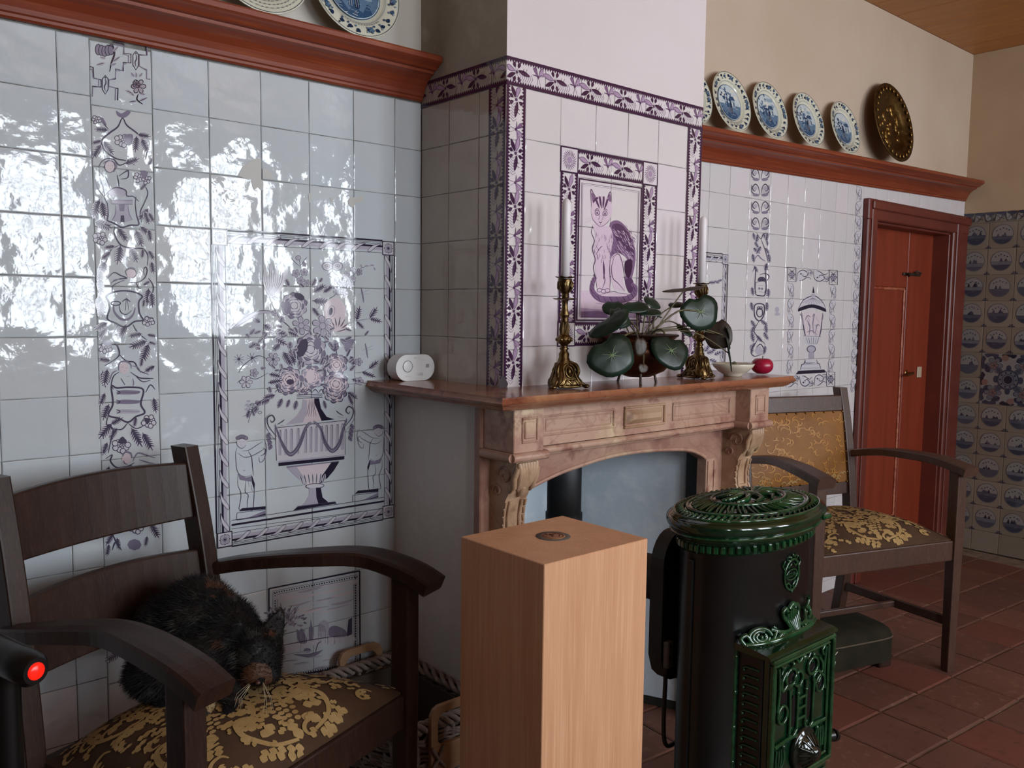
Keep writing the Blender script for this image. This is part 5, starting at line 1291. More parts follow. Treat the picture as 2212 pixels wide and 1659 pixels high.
# ---------------------------------------------------------------- unidentified black device with a red light at the left edge
rl=dict(d=1.22); p_=CAM+ray(78,1450)*rl['d']
bs=thing('black_stand','black rounded bar on a post with a glowing red end at the left edge','lamp',(p_.x-.10,p_.y-.03,0))
M_BPL=mat('black_gloss_plastic',hx('0d0d0e'),.28)
dirv=Vector((.36,-.93,0)).normalized(); e_=Vector((p_.x,p_.y,p_.z))-Vector((p_.x-.10,p_.y-.03,0))
b=MB(); b.tube([e_-dirv*.30+Vector((0,0,.02)),e_-dirv*.12+Vector((0,0,.012)),e_-dirv*.04+Vector((0,0,.003)),e_-dirv*.01,e_],[.024,.025,.026,.025,.019],20); hd_=b.build('bar',M_BPL,bs)
b=MB(); b.M=Matrix.Translation(e_)@dirv.to_track_quat('Z','Y').to_matrix().to_4x4(); b.lathe([(.0125,-.004),(.0125,.001),(.009,.0035),(.0001,.0045)],seg=20); b.build('red_light',mat('red_indicator_lens',hx('c01a12'),.25,emit=(hx('ff2010'),.6)),hd_)
pb=e_-dirv*.075; b=MB(); b.tube([(pb.x,pb.y,.02),(pb.x,pb.y,e_.z+.004)],.021,16); b.build('post',M_BPL,bs)
b=MB(); b.lathe([(.001,.03),(.06,.026),(.10,.012),(.102,0)],(pb.x,pb.y,0),28); b.build('base',M_BPL,bs)
# ================================================================ cat asleep on the left armchair
E1=Vector((RT.x,RT.y,0)).normalized(); E2=Vector((-E1.y,E1.x,0)); 
co=at(432,1492,2,.565)
cat=thing('cat','black and brown tortoiseshell cat crouching with lowered head on the armchair seat','cat',co)
def CL(a,b_,c): return E1*a+E2*b_+Vector((0,0,c))
CM=Matrix.Identity(4)
for i in range(3): CM[i][0],CM[i][1]=E1[i],E2[i]
b=MB(); b.M=CM
def el(c,r,rot=None):
    M0=b.M; b.M=CM@Matrix.Translation(c)@(rot or Matrix.Identity(4)); b.ball((0,0,0),1,20,14,r); b.M=M0
RY=lambda a:Matrix.Rotation(a,4,'Y'); RX=lambda a:Matrix.Rotation(a,4,'X'); RZ=lambda a:Matrix.Rotation(a,4,'Z')
el((-.068,.035,.092),(.072,.095,.096)); el((-.012,.030,.132),(.078,.085,.088)); el((.045,.010,.105),(.070,.075,.085)); el((.0,-.02,.075),(.085,.07,.072))
el((.080,-.010,.112),(.052,.055,.052),RY(.6)); el((-.060,-.045,.055),(.062,.055,.056)); el((-.10,.02,.04),(.04,.08,.04))
el((.122,-.028,.088),(.050,.052,.050)); el((.128,-.060,.066),(.030,.030,.026)); el((.150,-.048,.060),(.026,.026,.024)); el((.138,-.066,.054),(.018,.018,.015)); el((.118,-.040,.115),(.036,.038,.026))
for (x,y) in ((.045,-.062),(.088,-.045)):
    for k in range(5): f_=k/4; el((x+.006*f_,y-.052*f_,.055-.042*f_),(.022-.004*f_,.024-.003*f_,.022-.006*f_))
    el((x+.008,y-.066,.012),(.018,.026,.012))
el((-.03,-.085,.014),(.030,.024,.014))
def ear(base,tip,w,nrm):
    base,tip,nrm=Vector(base),Vector(tip),Vector(nrm).normalized(); ax=(tip-base).normalized(); sd=ax.cross(nrm).normalized()
    rings=[]
    for k in range(7):
        f_=k/6; ww=w*(1-f_**1.6)*1.0+.003; c=base+(tip-base)*f_
        rings.append([tuple(c+sd*ww*math.cos(2*PI*i/12)+nrm*(.35*ww*math.sin(2*PI*i/12)+.25*ww*math.cos(2*PI*i/12)**2)) for i in range(12)])
    b.loft(rings,True,True)
ear((.142,-.008,.118),(.166,.006,.172),.025,(.5,-.8,.1)); ear((.098,-.032,.118),(.088,-.040,.168),.025,(-.2,-.9,.2))
tmp=b.build('tmp',[])
rm=tmp.modifiers.new('r','REMESH'); rm.mode='VOXEL'; rm.voxel_size=.0045
sm=tmp.modifiers.new('s','SMOOTH'); sm.iterations=7; sm.factor=.5
bpy.context.view_layer.update()
me=bpy.data.meshes.new_from_object(tmp.evaluated_get(bpy.context.evaluated_depsgraph_get())); bpy.data.objects.remove(tmp)
M_FUR=[mat('black_fur',hx('060606'),.7,spec=.3,noise_=(18,hx('0a0908'),.4,.7)),mat('brown_fur',hx('140d09'),.7,spec=.3),mat('rust_fur',hx('4a2a12'),.65),mat('grey_fur',hx('24231f'),.65),mat('cream_fur',hx('8a7450'),.65)]
me.materials.clear()
for m in M_FUR: me.materials.append(m)
def furtone(p):   # p in cat frame (world axes, origin at the seat)
    a,c,z=p.dot(E1),p.dot(E2),p.z
    n1=noise.noise(p*22); n2=noise.noise(p*45+Vector((5,2,1)))
    if Vector((a-.135,c+.075,z-.062)).length<.030 and n2>-.45: return 2
    if Vector((a-.105,c+.075,z-.098)).length<.020: return 3
    if Vector((a-.066,c+.125,z-.024)).length<.020 and n2>-.3: return 4 if n1>-.2 else 3
    if Vector((a-.03,c-.02,z-.21)).length<.03 and n2>.0: return 2
    if n1>.38 and n2>0: return 2 if n2>.25 else 1
    if n2>.42: return 3
    return 1 if n1>.12 else 0
for p in me.polygons: p.material_index=furtone(Vector(p.center)); p.use_smooth=True
body=bpy.data.objects.new('body',me); link(body,cat)
# fur strands
rr=random.Random(4); b=MB(); polys=me.polygons; V=me.vertices
P_=[p for p in polys]
for i in range(26000):
    p=P_[rr.randrange(len(P_))]; vs=[V[j].co for j in p.vertices]; w=[rr.random() for _ in vs]; s_=sum(w); c=Vector((0,0,0))
    for v,k in zip(vs,w): c+=v*(k/s_)
    n=p.normal; a=c.dot(E1); head=a>.10
    L=rr.uniform(.006,.010) if head or c.z<.03 else rr.uniform(.010,.019)
    comb=(E1*-.8+Vector((0,0,-.55))) if not head else (E1*-.3+Vector((0,0,.5)))
    d=(n*.75+comb*.6+Vector((rr.gauss(0,.22),rr.gauss(0,.22),rr.gauss(0,.22)))).normalized(); sd=d.cross(n)
    if sd.length<1e-4: continue
    sd=sd.normalized()*.0006; b.mi=furtone(c) if rr.random()<.8 else rr.choice((0,0,1,3)); b.add([c-sd-n*.001,c+sd-n*.001,c+d*L],[(0,1,2)],False)
tag(b.build('fur',M_FUR,cat),kind='stuff')
b=MB()
for (x,y,z) in ((.112,-.079,.086),(.152,-.062,.084)):
    b.tube([tuple(CL(x-.010,y,z+.003)),tuple(CL(x,y-.004,z-.001)),tuple(CL(x+.010,y,z+.002))],[.0012,.0022,.0012],6)
b.build('closed_eye_line',mat('eye_black',hx('050505'),.15),cat)
b=MB(); b.ball(tuple(CL(.142,-.088,.058)),.0055,8,6,(1,1,.7)); b.build('nose',mat('dark_pink_nose',hx('4a2c26'),.4),cat)
b=MB()
for i in range(9):
    sg=-1 if i<5 else 1; st=CL(.138+sg*.012,-.083,.050+.002*(i%4)); e=st+CL(sg*(.010+.006*(i%4)),-.02-.008*(i%3),-.05+.004*(i%5)); b.tube([tuple(st),tuple((st+e)/2+CL(sg*.006,-.006,.004)),tuple(e)],[.0005,.0004,.0002],4)
b.build('whiskers',mat('white_whisker',hx('b9a98a'),.5),cat)
# ================================================================ tile pictures
def zmap(ox,oy,s,val=0.0): return lambda p: at(ox+p[0]/s,oy+p[1]/s,1,val)
NB=(0,-1,0); RP=random.Random(21); D2R=PI/180
wmap=lambda val=0.0:(lambda p: Vector((p[0],val,p[1])))
# ---- vase picture, four tiles by six
I=Ink(wmap(),NB,T_PUR)
px0,px1,pz1,pz0=2*T+.002,6*T-.004,ZR,ZR-6*T+.002; bw=.037; h=bw/2
ribbon_border(I,px0+bw,pz1-h,px1-bw,pz1-h,bw,9); ribbon_border(I,px1-h,pz1-bw,px1-h,pz0+bw,bw,13); ribbon_border(I,px1-bw,pz0+h,px0+bw,pz0+h,bw,9); ribbon_border(I,px0+h,pz0+bw,px0+h,pz1-bw,bw,13)
for c in ((px0+h,pz1-h),(px1-h,pz1-h),(px1-h,pz0+h),(px0+h,pz0+h)): rosette(I,c,h*.98)
I.build('painted_ribbon_frame',wall_back,'violet ribbon wound border of the flower vase picture')
A=Ink(zmap(440,480,4.608),NB,T_PUR); S=A.stroke; Fl=A.fill
# striped tulip
Fl([(660,740),(605,660),(590,560),(612,440),(640,540),(665,410),(700,530),(730,410),(755,540),(838,450),(800,600),(760,690),(700,735)],0)
for k in range(9): S([(662+k*3,735),(610+k*20,600),(612+k*22,450+abs(k-4)*12)],6,3)
S([(655,745),(700,860),(760,960),(850,1040),(900,1120)],9,3)
# carnations and buds
for (x,y,r) in ((915,510,40),(1000,498,40),(965,582,42),(1028,605,34),(1000,420,24)): A.petals((x,y),r,5,3,1,4,2,rot=x)
S([(960,460),(955,390),(940,350)],5,3); S([(955,440),(900,390),(868,350)],5,3); S([(965,430),(1000,380),(1030,345)],6,3); A.dot((940,355),26,1,ry=22); A.ring((940,355),26,4,3,ry=22)
# butterfly
for sg in (-1,1):
    A.ring((1280+sg*50,438),52,9,2,ry=42); A.dot((1280+sg*50,438),46,0,ry=36); A.ring((1280+sg*48,438),20,4,3); A.dot((1280+sg*48,438),8,3); S([(1280,400),(1280+sg*40,372),(1280+sg*70,388)],5,3); S([(1280,480),(1280+sg*20,505),(1280+sg*55,530)],4,3)
S([(1280,365),(1280,430),(1282,490)],8,3)
# blossom spray to the right
S([(1100,900),(1200,790),(1300,730),(1380,640),(1480,540),(1560,460),(1690,425)],6,3)
for (x,y,r) in ((1415,530,38),(1480,565,34),(1370,605,40),(1545,497,34),(1482,470,26),(1425,622,34),(1330,680,44),(1395,700,40),(1465,625,34)): A.petals((x,y),r,5,3,1,4,2,rot=y)
for (x,y,a) in ((1560,420,1.2),(1600,440,-.3),(1660,425,.2),(1690,450,1.0)): A.leaf((x,y),a,34,18,3,1,0)
# big upper rose, ferns, hollyhock
A.rose((900,830),118,3,0,6,1); A.dot((950,740),60,3,ry=34,a=.5); A.dot((830,850),40,2,ry=70)
for (x,y,a,L,W) in ((1075,640,-1.1,95,50),(1085,700,-.55,150,70),(1080,780,.1,200,80),(1080,850,.9,120,55),(1000,650,-2.4,70,40),(1150,600,-1.0,60,40),(850,640,-2.0,90,50),(1190,700,-.6,120,55)): A.leaf((x,y),a,L,W,3,0,6)
Fl([(1200,830),(1250,770),(1330,755),(1400,830),(1410,930),(1360,1010),(1270,1010),(1205,940)],5); 
for k in range(11): S([(1262,890),(1305+90*math.cos(-1.9+k*.33),880+115*math.sin(-1.9+k*.33))],4,1)
A.dot((1262,890),20,3,ry=42,a=.2); A.ring((1268,888),34,5,2,ry=58,a=.2)
# star flowers
for (x,y,r) in ((970,1030,92),(1182,1032,108)):
    A.petals((x,y),r,6,3,1,6,2,rot=.4); A.dot((x,y),r*.30,1); A.ring((x,y),r*.30,4,3)
# lotus
for k in range(7): A.leaf((1330,1090),-PI/2-.9+k*.36,150-abs(k-3)*8,40,3,5,0); S([(1330,1090),(1330+130*math.cos(-PI/2-.9+k*.36),1090+130*math.sin(-PI/2-.9+k*.36))],5,2)
# right leaf sprays and dragonflies
for (x,y,a,L,W) in ((1520,980,-1.35,150,70),(1650,960,-1.0,140,70),(1650,960,.25,130,60),(1520,985,.8,110,45),(1640,1460,-.7,130,60),(1570,1490,.35,150,55),(1600,1130,-.9,70,30)): A.leaf((x,y),a,L,W,3,0,5)
S([(1480,985),(1560,975),(1650,960)],4,3); S([(1500,1500),(1570,1492),(1640,1462)],4,3)
for (x,y) in ((1580,720),(1620,1275)):
    S([(x-14,y-70),(x,y),(x+12,y+80)],13,2); S([(x,y-20),(x+60,y-45)],7,2); S([(x,y),(x+62,y-10)],5,2); S([(x-5,y-25),(x-45,y+10)],5,2); S([(x,y+10),(x-50,y+50)],4,1)
# left sweep leaf, buds and sprays
Fl([(285,1065),(380,960),(500,895),(640,880),(720,905),(620,905),(500,930),(390,1000)],1); S([(285,1065),(390,965),(520,890),(640,880),(720,905)],7,3); S([(285,1065),(400,1000),(520,925),(640,903)],4,3)
A.petals((710,905),34,6,3,1,4,3)
for (x,y,a,L,W) in ((420,1110,.9,60,40),(460,1120,-.9,80,40),(500,1110,-.4,80,36),(560,1000,-2.5,90,50),(600,1020,.6,120,60),(700,1090,.2,140,60),(760,1000,-1.3,70,70),(840,1090,.4,110,50),(700,1150,.5,150,70),(860,1190,1.6,80,60),(560,1250,-2.4,80,50),(450,1250,-.6,90,50)): A.leaf((x,y),a,L,W,3,1,4)
for (x,y) in ((350,1362),(480,1350)):
    for k in range(9): a=k*2*PI/9; S([(x+14*math.cos(a),y+14*math.sin(a)),(x+58*math.cos(a+.2),y+52*math.sin(a+.2))],12,2)
    A.dot((x,y),14,3)
S([(345,1500),(400,1420),(540,1330),(640,1370)],7,3); S([(330,1600),(420,1540),(520,1560),(640,1500)],6,3)
A.petals((420,1590),64,6,3,0,5,2); A.petals((690,1365),66,6,3,1,5,3); A.petals((500,1500),44,5,3,1,4,2)
# bud flowers under the star row
A.leaf((1300,1290),-1.5,120,80,3,2,3); A.leaf((1420,1290),-1.2,130,90,3,1,3); S([(1300,1170),(1320,1290),(1340,1360)],6,3); Fl([(1370,1180),(1500,1165),(1480,1220),(1420,1290),(1400,1230)],2)
# middle roses
A.rose((1060,1265),140,3,0,7,3); A.dot((980,1250),52,3,ry=100,a=.35); A.dot((1130,1210),40,2,ry=60)
for (x,y,a,L,W) in ((790,1290,1.0,170,80),(860,1260,1.3,170,70),(1230,1400,-.9,130,60),(760,1210,2.4,100,60),(1460,1330,1.2,110,60),(1180,1350,.3,90,60)): A.leaf((x,y),a,L,W,3,1,6)
A.rose((1320,1420),96,3,5,6,4); A.rose((850,1570),118,3,5,7,5); A.rose((1080,1540),104,2,5,6,6); A.rose((1315,1610),112,3,5,7,7)
A.dot((1060,1530),44,5,ry=70); A.dot((860,1590),40,3,ry=30)
for (x,y,a,L,W) in ((650,1510,.2,130,60),(640,1600,-.2,150,60),(1470,1560,.3,130,60),(1450,1480,-.8,90,50),(980,1450,-1.4,80,50),(1180,1490,-1.2,80,50)): A.leaf((x,y),a,L,W,3,0,5)
A.petals((1545,1580),42,5,3,1,4,3); A.petals((1540,1390),40,5,3,1,4,2)
for k in range(70):
    x,y=RP.uniform(560,1480),RP.uniform(1040,1650)
    if min(math.hypot(x-a,y-c) for a,c in ((1060,1265),(1320,1420),(850,1570),(1080,1540),(1315,1610)))>100: A.leaf((x,y),RP.uniform(0,6.28),RP.uniform(50,100),RP.uniform(26,46),3,RP.choice((0,0,1)),5)
A.build('painted_flower_bouquet',wall_back,'violet bouquet of roses, tulip and butterfly above the painted vase')
A=Ink(zmap(440,820,4.483),NB,T_PUR); S=A.stroke; Fl=A.fill
A.rose((1270,110),105,4,5,8,9); A.rose((800,50),90,3,5,7,8); A.rose((960,60),80,3,5,6,2)
for k in range(9): S([(690+k*60,125+8*math.sin(k)),(720+k*60,95),(750+k*60,128)],8,3)
for (x,y,a,L,W) in ((690,150,2.9,120,60),(640,190,2.7,110,60),(560,210,2.5,90,55),(520,270,2.2,80,50),(760,180,2.0,110,50),(830,190,1.9,90,40),(900,200,1.8,100,50),(1160,200,1.3,90,40),(1390,120,.6,120,60),(1400,140,1.2,120,40),(440,290,1.8,90,40),(470,300,1.2,60,30)): A.leaf((x,y),a,L,W,3,1,5)
S([(700,140),(600,180),(500,230),(390,255)],5,3); S([(520,240),(460,320),(430,420)],5,3); S([(500,260),(430,330),(375,360)],4,3)
for k in range(7): A.dot((480+RP.uniform(-70,90),240+RP.uniform(-50,70)),18,1,ry=12); A.ring((480+RP.uniform(-70,90),250+RP.uniform(-50,70)),16,4,3,ry=12)
# neck
for y,t in ((150,3),(166,2),(182,3)): S([(900,y),(1150,y-12)],7,t,(1,1))
Fl([(955,190),(950,270),(900,350),(790,440),(1270,385),(1190,360),(1135,280),(1115,180)],5,smooth=False); Fl([(955,190),(950,270),(900,350),(790,440),(960,415),(1000,300),(1000,200)],1,smooth=False)
Fl([(1068,182),(1115,180),(1135,280),(1190,360),(1270,385),(1140,400),(1100,300),(1070,230)],4,smooth=False)
for k in range(5): S([(1020+k*10,190),(1010+k*16,290),(985+k*26,360)],5,3)
# basin with flutes
Fl([(690,468),(1365,395),(1365,725),(705,785)],0,smooth=False,sh=-1)
for x in (735,790,845,910,985,1035,1085,1140,1185,1235,1290,1340):
    yt=500-(x-700)*.10; yb=735-(x-700)*.09
    Fl([(x-14,yt+14),(x-8,yt-6),(x+8,yt-8),(x+14,yt+12),(x+13,yb),(x-13,yb+2)],1,smooth=False); S([(x+11,yb),(x+12,yt+16),(x+4,yt-6),(x-8,yt-4)],5,3)
S([(690,468),(1365,395)],6,3,(1,1)); S([(690,468),(705,785)],6,3,(1,1)); S([(1365,395),(1368,728)],6,3,(1,1))
for pts in ([(690,440),(750,600),(830,722),(915,650),(985,470),(1035,415)],[(1060,405),(1130,470),(1170,600),(1240,690),(1310,620),(1350,480),(1385,380)]):
    S(pts,40,2,(.3,.3)); S([(x,y-14) for x,y in pts],7,3); S([(x+3,y+18) for x,y in pts],7,3)
for (x,y,sg) in ((650,395,1),(1412,310,-1)):
    S([(x+sg*60,y+160),(x-sg*20,y+60),(x-sg*34,y-20),(x+sg*10,y-50),(x+sg*36,y-10),(x+sg*10,y+20),(x-sg*4,y-4)],13,3); S([(x+sg*40,y+190),(x-sg*40,y+80),(x-sg*50,y-20),(x,y-72)],6,2)
    for k in range(4): A.leaf((x-sg*10+sg*k*6,y+120+k*38),PI/2+sg*.5,60,40,3,2,2)
    S([(x+sg*60,y+40),(x+sg*110,y+10),(x+sg*130,y-10)],10,3); S([(x+sg*60,y+60),(x+sg*120,y+45)],8,2)
Fl([(722,800),(1362,735),(1360,772),(724,838)],4,smooth=False); Fl([(722,790),(1362,724),(1362,740),(722,806)],1,smooth=False,sh=5)
Fl([(800,840),(1312,785),(1300,800),(806,856)],2,smooth=False)
Fl([(806,855),(870,920),(930,970),(985,1020),(1120,1010),(1190,960),(1250,890),(1312,795)],5,smooth=False); Fl([(1235,800),(1312,793),(1260,880),(1200,950),(1120,1010),(1120,960),(1180,880)],4,smooth=False)
Fl([(806,855),(900,846),(980,960),(985,1020),(930,970),(870,920)],1,smooth=False)
for k in range(7): A.leaf((960+k*32,1012-k*2),-PI/2-.35+k*.10,95,30,3,0,0); S([(960+k*32,1012-k*2),(940+k*38,930-k*3)],7,3)
A.dot((1075,1030),88,0,ry=24,a=-.06); A.ring((1075,1030),88,6,3,ry=24,a=-.06)
Fl([(1020,1050),(1020,1120),(980,1190),(930,1232),(1215,1195),(1150,1140),(1130,1045)],1,smooth=False); Fl([(1085,1046),(1132,1044),(1150,1140),(1215,1195),(1110,1208),(1090,1140)],4,smooth=False)
Fl([(865,1268),(905,1232),(1275,1185),(1288,1200)],4,smooth=False); S([(905,1228),(1275,1182)],6,3,(1,1))
# putti
def putto(x,y,k,sg):
    q=lambda a,c:(x+sg*a*k,y+c*k)
    A.dot(q(0,0),52*k,0,ry=56*k)
    for i in range(9): A.ring(q(-40+i*10,-34-14*math.sin(i*.4)),18*k,4*k,3); A.dot(q(-40+i*10,-34-14*math.sin(i*.4)),17*k,2)
    S([q(-48,-10),q(-50,30),q(-20,60),q(10,62),q(40,30)],5*k,3); S([q(-30,4),q(-14,0)],5*k,3); S([q(4,2),q(20,4)],5*k,3); S([q(-8,10),q(-14,28)],4*k,2); S([q(-12,40),q(6,40)],5*k,3)
    S([q(-48,60),q(-62,110),q(-58,200),q(-50,270),q(-20,320),q(40,340),q(90,320)],6*k,3); S([q(60,90),q(92,150),q(102,240),q(110,330)],7*k,3)
    S([q(-40,110),q(20,150),q(90,140),q(170,100),q(215,70)],6*k,3); S([q(0,90),q(70,80),q(150,30),q(200,0)],5*k,3); S([q(200,60),q(230,80),q(215,120),q(180,140)],6*k,3)
    S([q(215,-20),q(240,60),q(215,170),q(175,200),q(165,150)],8*k,2)
    A.dot(q(20,280),14*k,1,ry=6*k)
    Fl([q(-40,310),q(40,350),q(100,330),q(125,420),q(100,390),q(40,380),q(-20,370)],2,smooth=False); Fl([q(90,320),q(125,410),q(120,470),q(98,400)],4,smooth=False)
    S([q(-40,320),q(-40,420),q(-10,500),q(-20,600),q(-30,650),q(-5,660),q(20,640)],6*k,3); S([q(40,380),q(30,480),q(60,520),q(50,600),q(56,650)],6*k,3); S([q(120,400),q(118,500),q(112,600),q(105,660),q(80,670)],7*k,3); S([q(60,380),q(70,440)],4*k,3)
    S([q(90,420),q(100,480)],8*k,2)
putto(370,600,1.0,1); putto(1690,492,.86,-1)
for (x0,x1,y0,y1) in ((320,598,1255,1345),(1442,1690,1085,1170)):
    Fl([(x0+20,y0+20),(x0+50,y0-10),(x1,y0-30),(x1,y0)],4,smooth=False); S([(x0,y0+35),(x1,y0+5)],5,3,(1,1)); S([(x0,y0+35),(x0,y1+10)],5,3,(1,1)); S([(x0,y1+15),(x1,y1-25)],6,3,(1,1)); Fl([(x0+90,y1),(x1,y0+10),(x1,y1-30)],2,smooth=False); Fl([(x0+150,y1-10),(x1,y0+40),(x1,y1-34)],4,smooth=False)
Fl([(270,1398),(1745,1168),(1745,1186),(270,1418)],4,smooth=False); S([(270,1362),(1745,1138)],6,3,(1,1)); S([(270,1445),(1735,1248)],5,3,(1,1))
A.build('painted_vase_and_cherubs',wall_back,'violet painted urn between two cherubs')
# ---- vine column left wall
A=Ink(zmap(0,0,3.16),NB,T_PUR); S=A.stroke; Fl=A.fill
for d,t,w in ((0,4,8),(16,2,8)):
    S([(775,285+d),(845,300+d),(845-d*.3,365+d*.4),(893-d,370+d*.5),(893-d,430-d*.4),(842,425+d),(842-d*.5,485-d*.3),(790,470+d),(788,540-d*.4),(742-d*.2,545+d*.2),(742,590),(805-d,605-d*.3),(802-d,685)],w,t,(1,1),smooth=False)
    S([(1000+d*.3,322),(1000+d*.3,378),(945+d*.3,372+d*.4),(945+d*.3,450),(1000,478+d*.3),(1000,538),(1026,542)],w,t,(1,1),smooth=False); S([(614,455+d),(635-d*.3,460+d),(640-d*.3,535-d*.3),(690-d,545-d*.2),(690-d,595),(632,588+d*.4),(630,660)],w,t,(1,1),smooth=False)
for (x,y) in ((927,410),(718,575)):
    S([(x,y-60),(x+20,y-35),(x+20,y+35),(x,y+68),(x-20,y+35),(x-20,y-35)],7,3,closed=True,smooth=False); S([(x,y-40),(x+5,y-10),(x-5,y+15),(x,y+45)],8,3); A.dot((x,y-46),5,4)
for k in range(5): A.dot((670+k*22,350-6*abs(k-2)),20,2,ry=36); A.ring((670+k*22,350-6*abs(k-2)),20,5,4,ry=36)
S([(735,312),(770,320),(780,370),(760,430),(748,490)],13,4)
for (x,y,a,L) in ((772,352,-.8,50),(770,420,-.6,60),(715,430,2.9,60),(755,445,-.3,40),(720,400,3.4,40)): A.leaf((x,y),a,L,22,3,1,0)
A.petals((945,590),50,6,4,1,6,3); A.petals((930,575),26,5,4,2,5,4); S([(945,640),(935,680),(975,712)],9,4)
for (x,y,a,L) in ((930,530,-1.6,34),(915,525,-2.2,36),(950,525,-.9,34),(915,655,-2.4,60),(905,640,3.6,50),(950,690,-.4,60),(930,690,3.0,50),(990,645,3.3,40)): A.leaf((x,y),a,L,18,4,1,0)
A.build('painted_maze_tile',wall_back,'violet tile with two flowers and a stepped maze border')
A=Ink(zmap(170,200,3.317),NB,T_PUR); S=A.stroke; Fl=A.fill
def lv(*L):
    for (x,y,a,l) in L: A.leaf((x,y),a*D2R,l,l*.46,3,0,6)
S([(365,145),(310,185),(280,245),(220,290),(165,345),(185,410),(260,470),(345,490),(400,520)],13,3); S([(270,140),(315,180),(345,235),(410,285),(465,340),(488,410),(480,480)],10,3); Fl([(268,130),(305,150),(345,130),(372,142),(330,180),(280,168)],2)
S([(215,265),(180,225),(150,185)],7,3); A.berries((125,195),38,9,3,5); Fl([(150,180),(175,185),(200,235),(170,215)],2); A.berries((312,345),58,13,3,5,1); Fl([(320,310),(385,300),(378,370),(345,365)],2)
lv((210,270,185,100),(165,345,165,75),(160,370,120,120),(180,350,55,120),(420,300,10,95),(415,310,95,120),(450,330,65,110),(400,505,200,60),(330,510,-20,110),(500,520,-60,60))
# mermaid and shield
S([(150,600),(150,520),(190,478),(250,480),(290,520),(345,500),(355,480)],9,3); S([(175,510),(200,490),(245,495),(270,530),(250,570)],12,2); A.dot((222,530),36,5,ry=42); A.ring((222,530),36,5,3,ry=42)
S([(205,525),(215,523)],5,3); S([(235,522),(245,525)],5,3); S([(222,545),(230,548)],5,3)
S([(190,600),(215,660),(225,690)],8,3); S([(275,590),(285,640),(290,680)],8,3); S([(285,600),(330,570),(355,560),(350,610),(300,620)],9,3); S([(150,610),(175,680),(185,740)],8,3); S([(120,620),(140,690),(175,740)],7,3)
Fl([(215,730),(225,690),(270,675),(325,690),(335,735),(290,750)],1); S([(180,745),(225,700),(270,680),(335,700),(345,740),(390,745),(430,780)],9,3)
S([(180,745),(205,800),(210,880),(205,915),(250,935),(310,965),(370,950),(430,945),(415,880),(405,800),(410,745)],11,3)
Fl([(235,770),(385,770),(385,800),(350,800),(360,870),(385,915),(330,930),(300,930),(240,920),(262,870),(265,800),(235,795)],1,smooth=False); S([(235,770),(385,772),(385,800),(235,797)],6,2,closed=True,smooth=False); S([(265,800),(262,870),(240,915)],6,2); S([(352,800),(362,870),(385,912)],6,2)
Fl([(300,880),(325,880),(328,928),(298,928)],3,smooth=False); Fl([(285,800),(330,800),(325,850),(292,850)],2,smooth=False)
lv((150,765,110,150),(165,780,80,130),(440,700,-50,70),(500,830,130,110),(470,850,70,100),(500,860,60,80),(110,925,20,140),(230,960,200,60)); S([(470,660),(495,720),(470,790),(440,860),(450,930)],8,3); A.berries((430,610),45,9,3,5,2); A.berries((485,625),40,8,3,5,4); Fl([(450,560),(495,570),(480,610),(450,605)],2)
# second stem, cherub and horn shield
S([(260,960),(255,1010),(300,1090),(380,1115),(460,1120),(495,1170),(490,1240)],10,3); S([(300,1090),(230,1130),(190,1230),(150,1330),(165,1400)],8,3)
lv((280,970,55,120),(410,985,70,130),(440,960,40,110),(500,980,80,90),(300,1095,100,140),(370,1110,65,120),(260,1100,170,80),(230,1140,140,90),(190,1210,110,110),(160,1270,100,110),(150,1330,85,120),(150,1450,95,120),(170,1490,100,130),(460,1120,95,70),(500,1130,60,80),(520,1210,80,90)); A.berries((155,1045),56,13,3,5,3)
A.dot((378,1295),38,5,ry=36); S([(345,1310),(335,1280),(365,1262),(400,1270),(412,1300),(395,1325),(380,1330)],7,3); S([(340,1270),(370,1255),(405,1262)],10,2)
S([(200,1340),(250,1290),(300,1310),(345,1330),(290,1335),(230,1365)],8,3); S([(225,1385),(260,1340),(330,1345)],6,2); S([(360,1360),(420,1360),(470,1330),(490,1280),(480,1250),(465,1270),(470,1310)],8,3); S([(240,1440),(250,1380),(330,1345)],6,3); S([(410,1360),(430,1400),(450,1400)],7,3); S([(500,1330),(535,1390),(520,1470)],8,3)
S([(200,1460),(250,1430),(325,1420),(400,1430),(455,1460),(430,1500),(435,1580),(460,1630),(400,1640),(335,1680),(260,1650),(205,1620),(220,1550),(215,1500)],11,3,closed=True)
S([(250,1520),(255,1570),(300,1620),(350,1625),(390,1590),(405,1540)],16,2); S([(290,1515),(300,1570),(340,1590),(380,1560)],6,3); A.ring((265,1510),34,7,3,ry=14); S([(310,1500),(340,1480),(370,1500)],8,3); S([(340,1470),(335,1560)],7,3); S([(345,1470),(360,1560)],6,3)
lv((500,1400,95,130),(520,1430,85,110),(460,1380,-30,60),(470,1480,100,60)); A.berries((500,1640),44,10,3,5,5)
A.build('painted_vine_column',wall_back,'tall violet vine column with mermaid and heraldic shields')
A=Ink(zmap(170,680,2.911),NB,T_PUR); S=A.stroke; Fl=A.fill
S([(250,60),(210,140),(245,200),(250,260),(165,320)],10,3); S([(255,250),(300,290),(350,300),(380,350),(440,375)],9,3); S([(340,60),(370,110),(430,160)],8,3); A.berries((170,210),44,11,3,5,6); Fl([(150,170),(200,160),(205,190),(165,190)],2); A.berries((440,38),36,9,3,5,7)
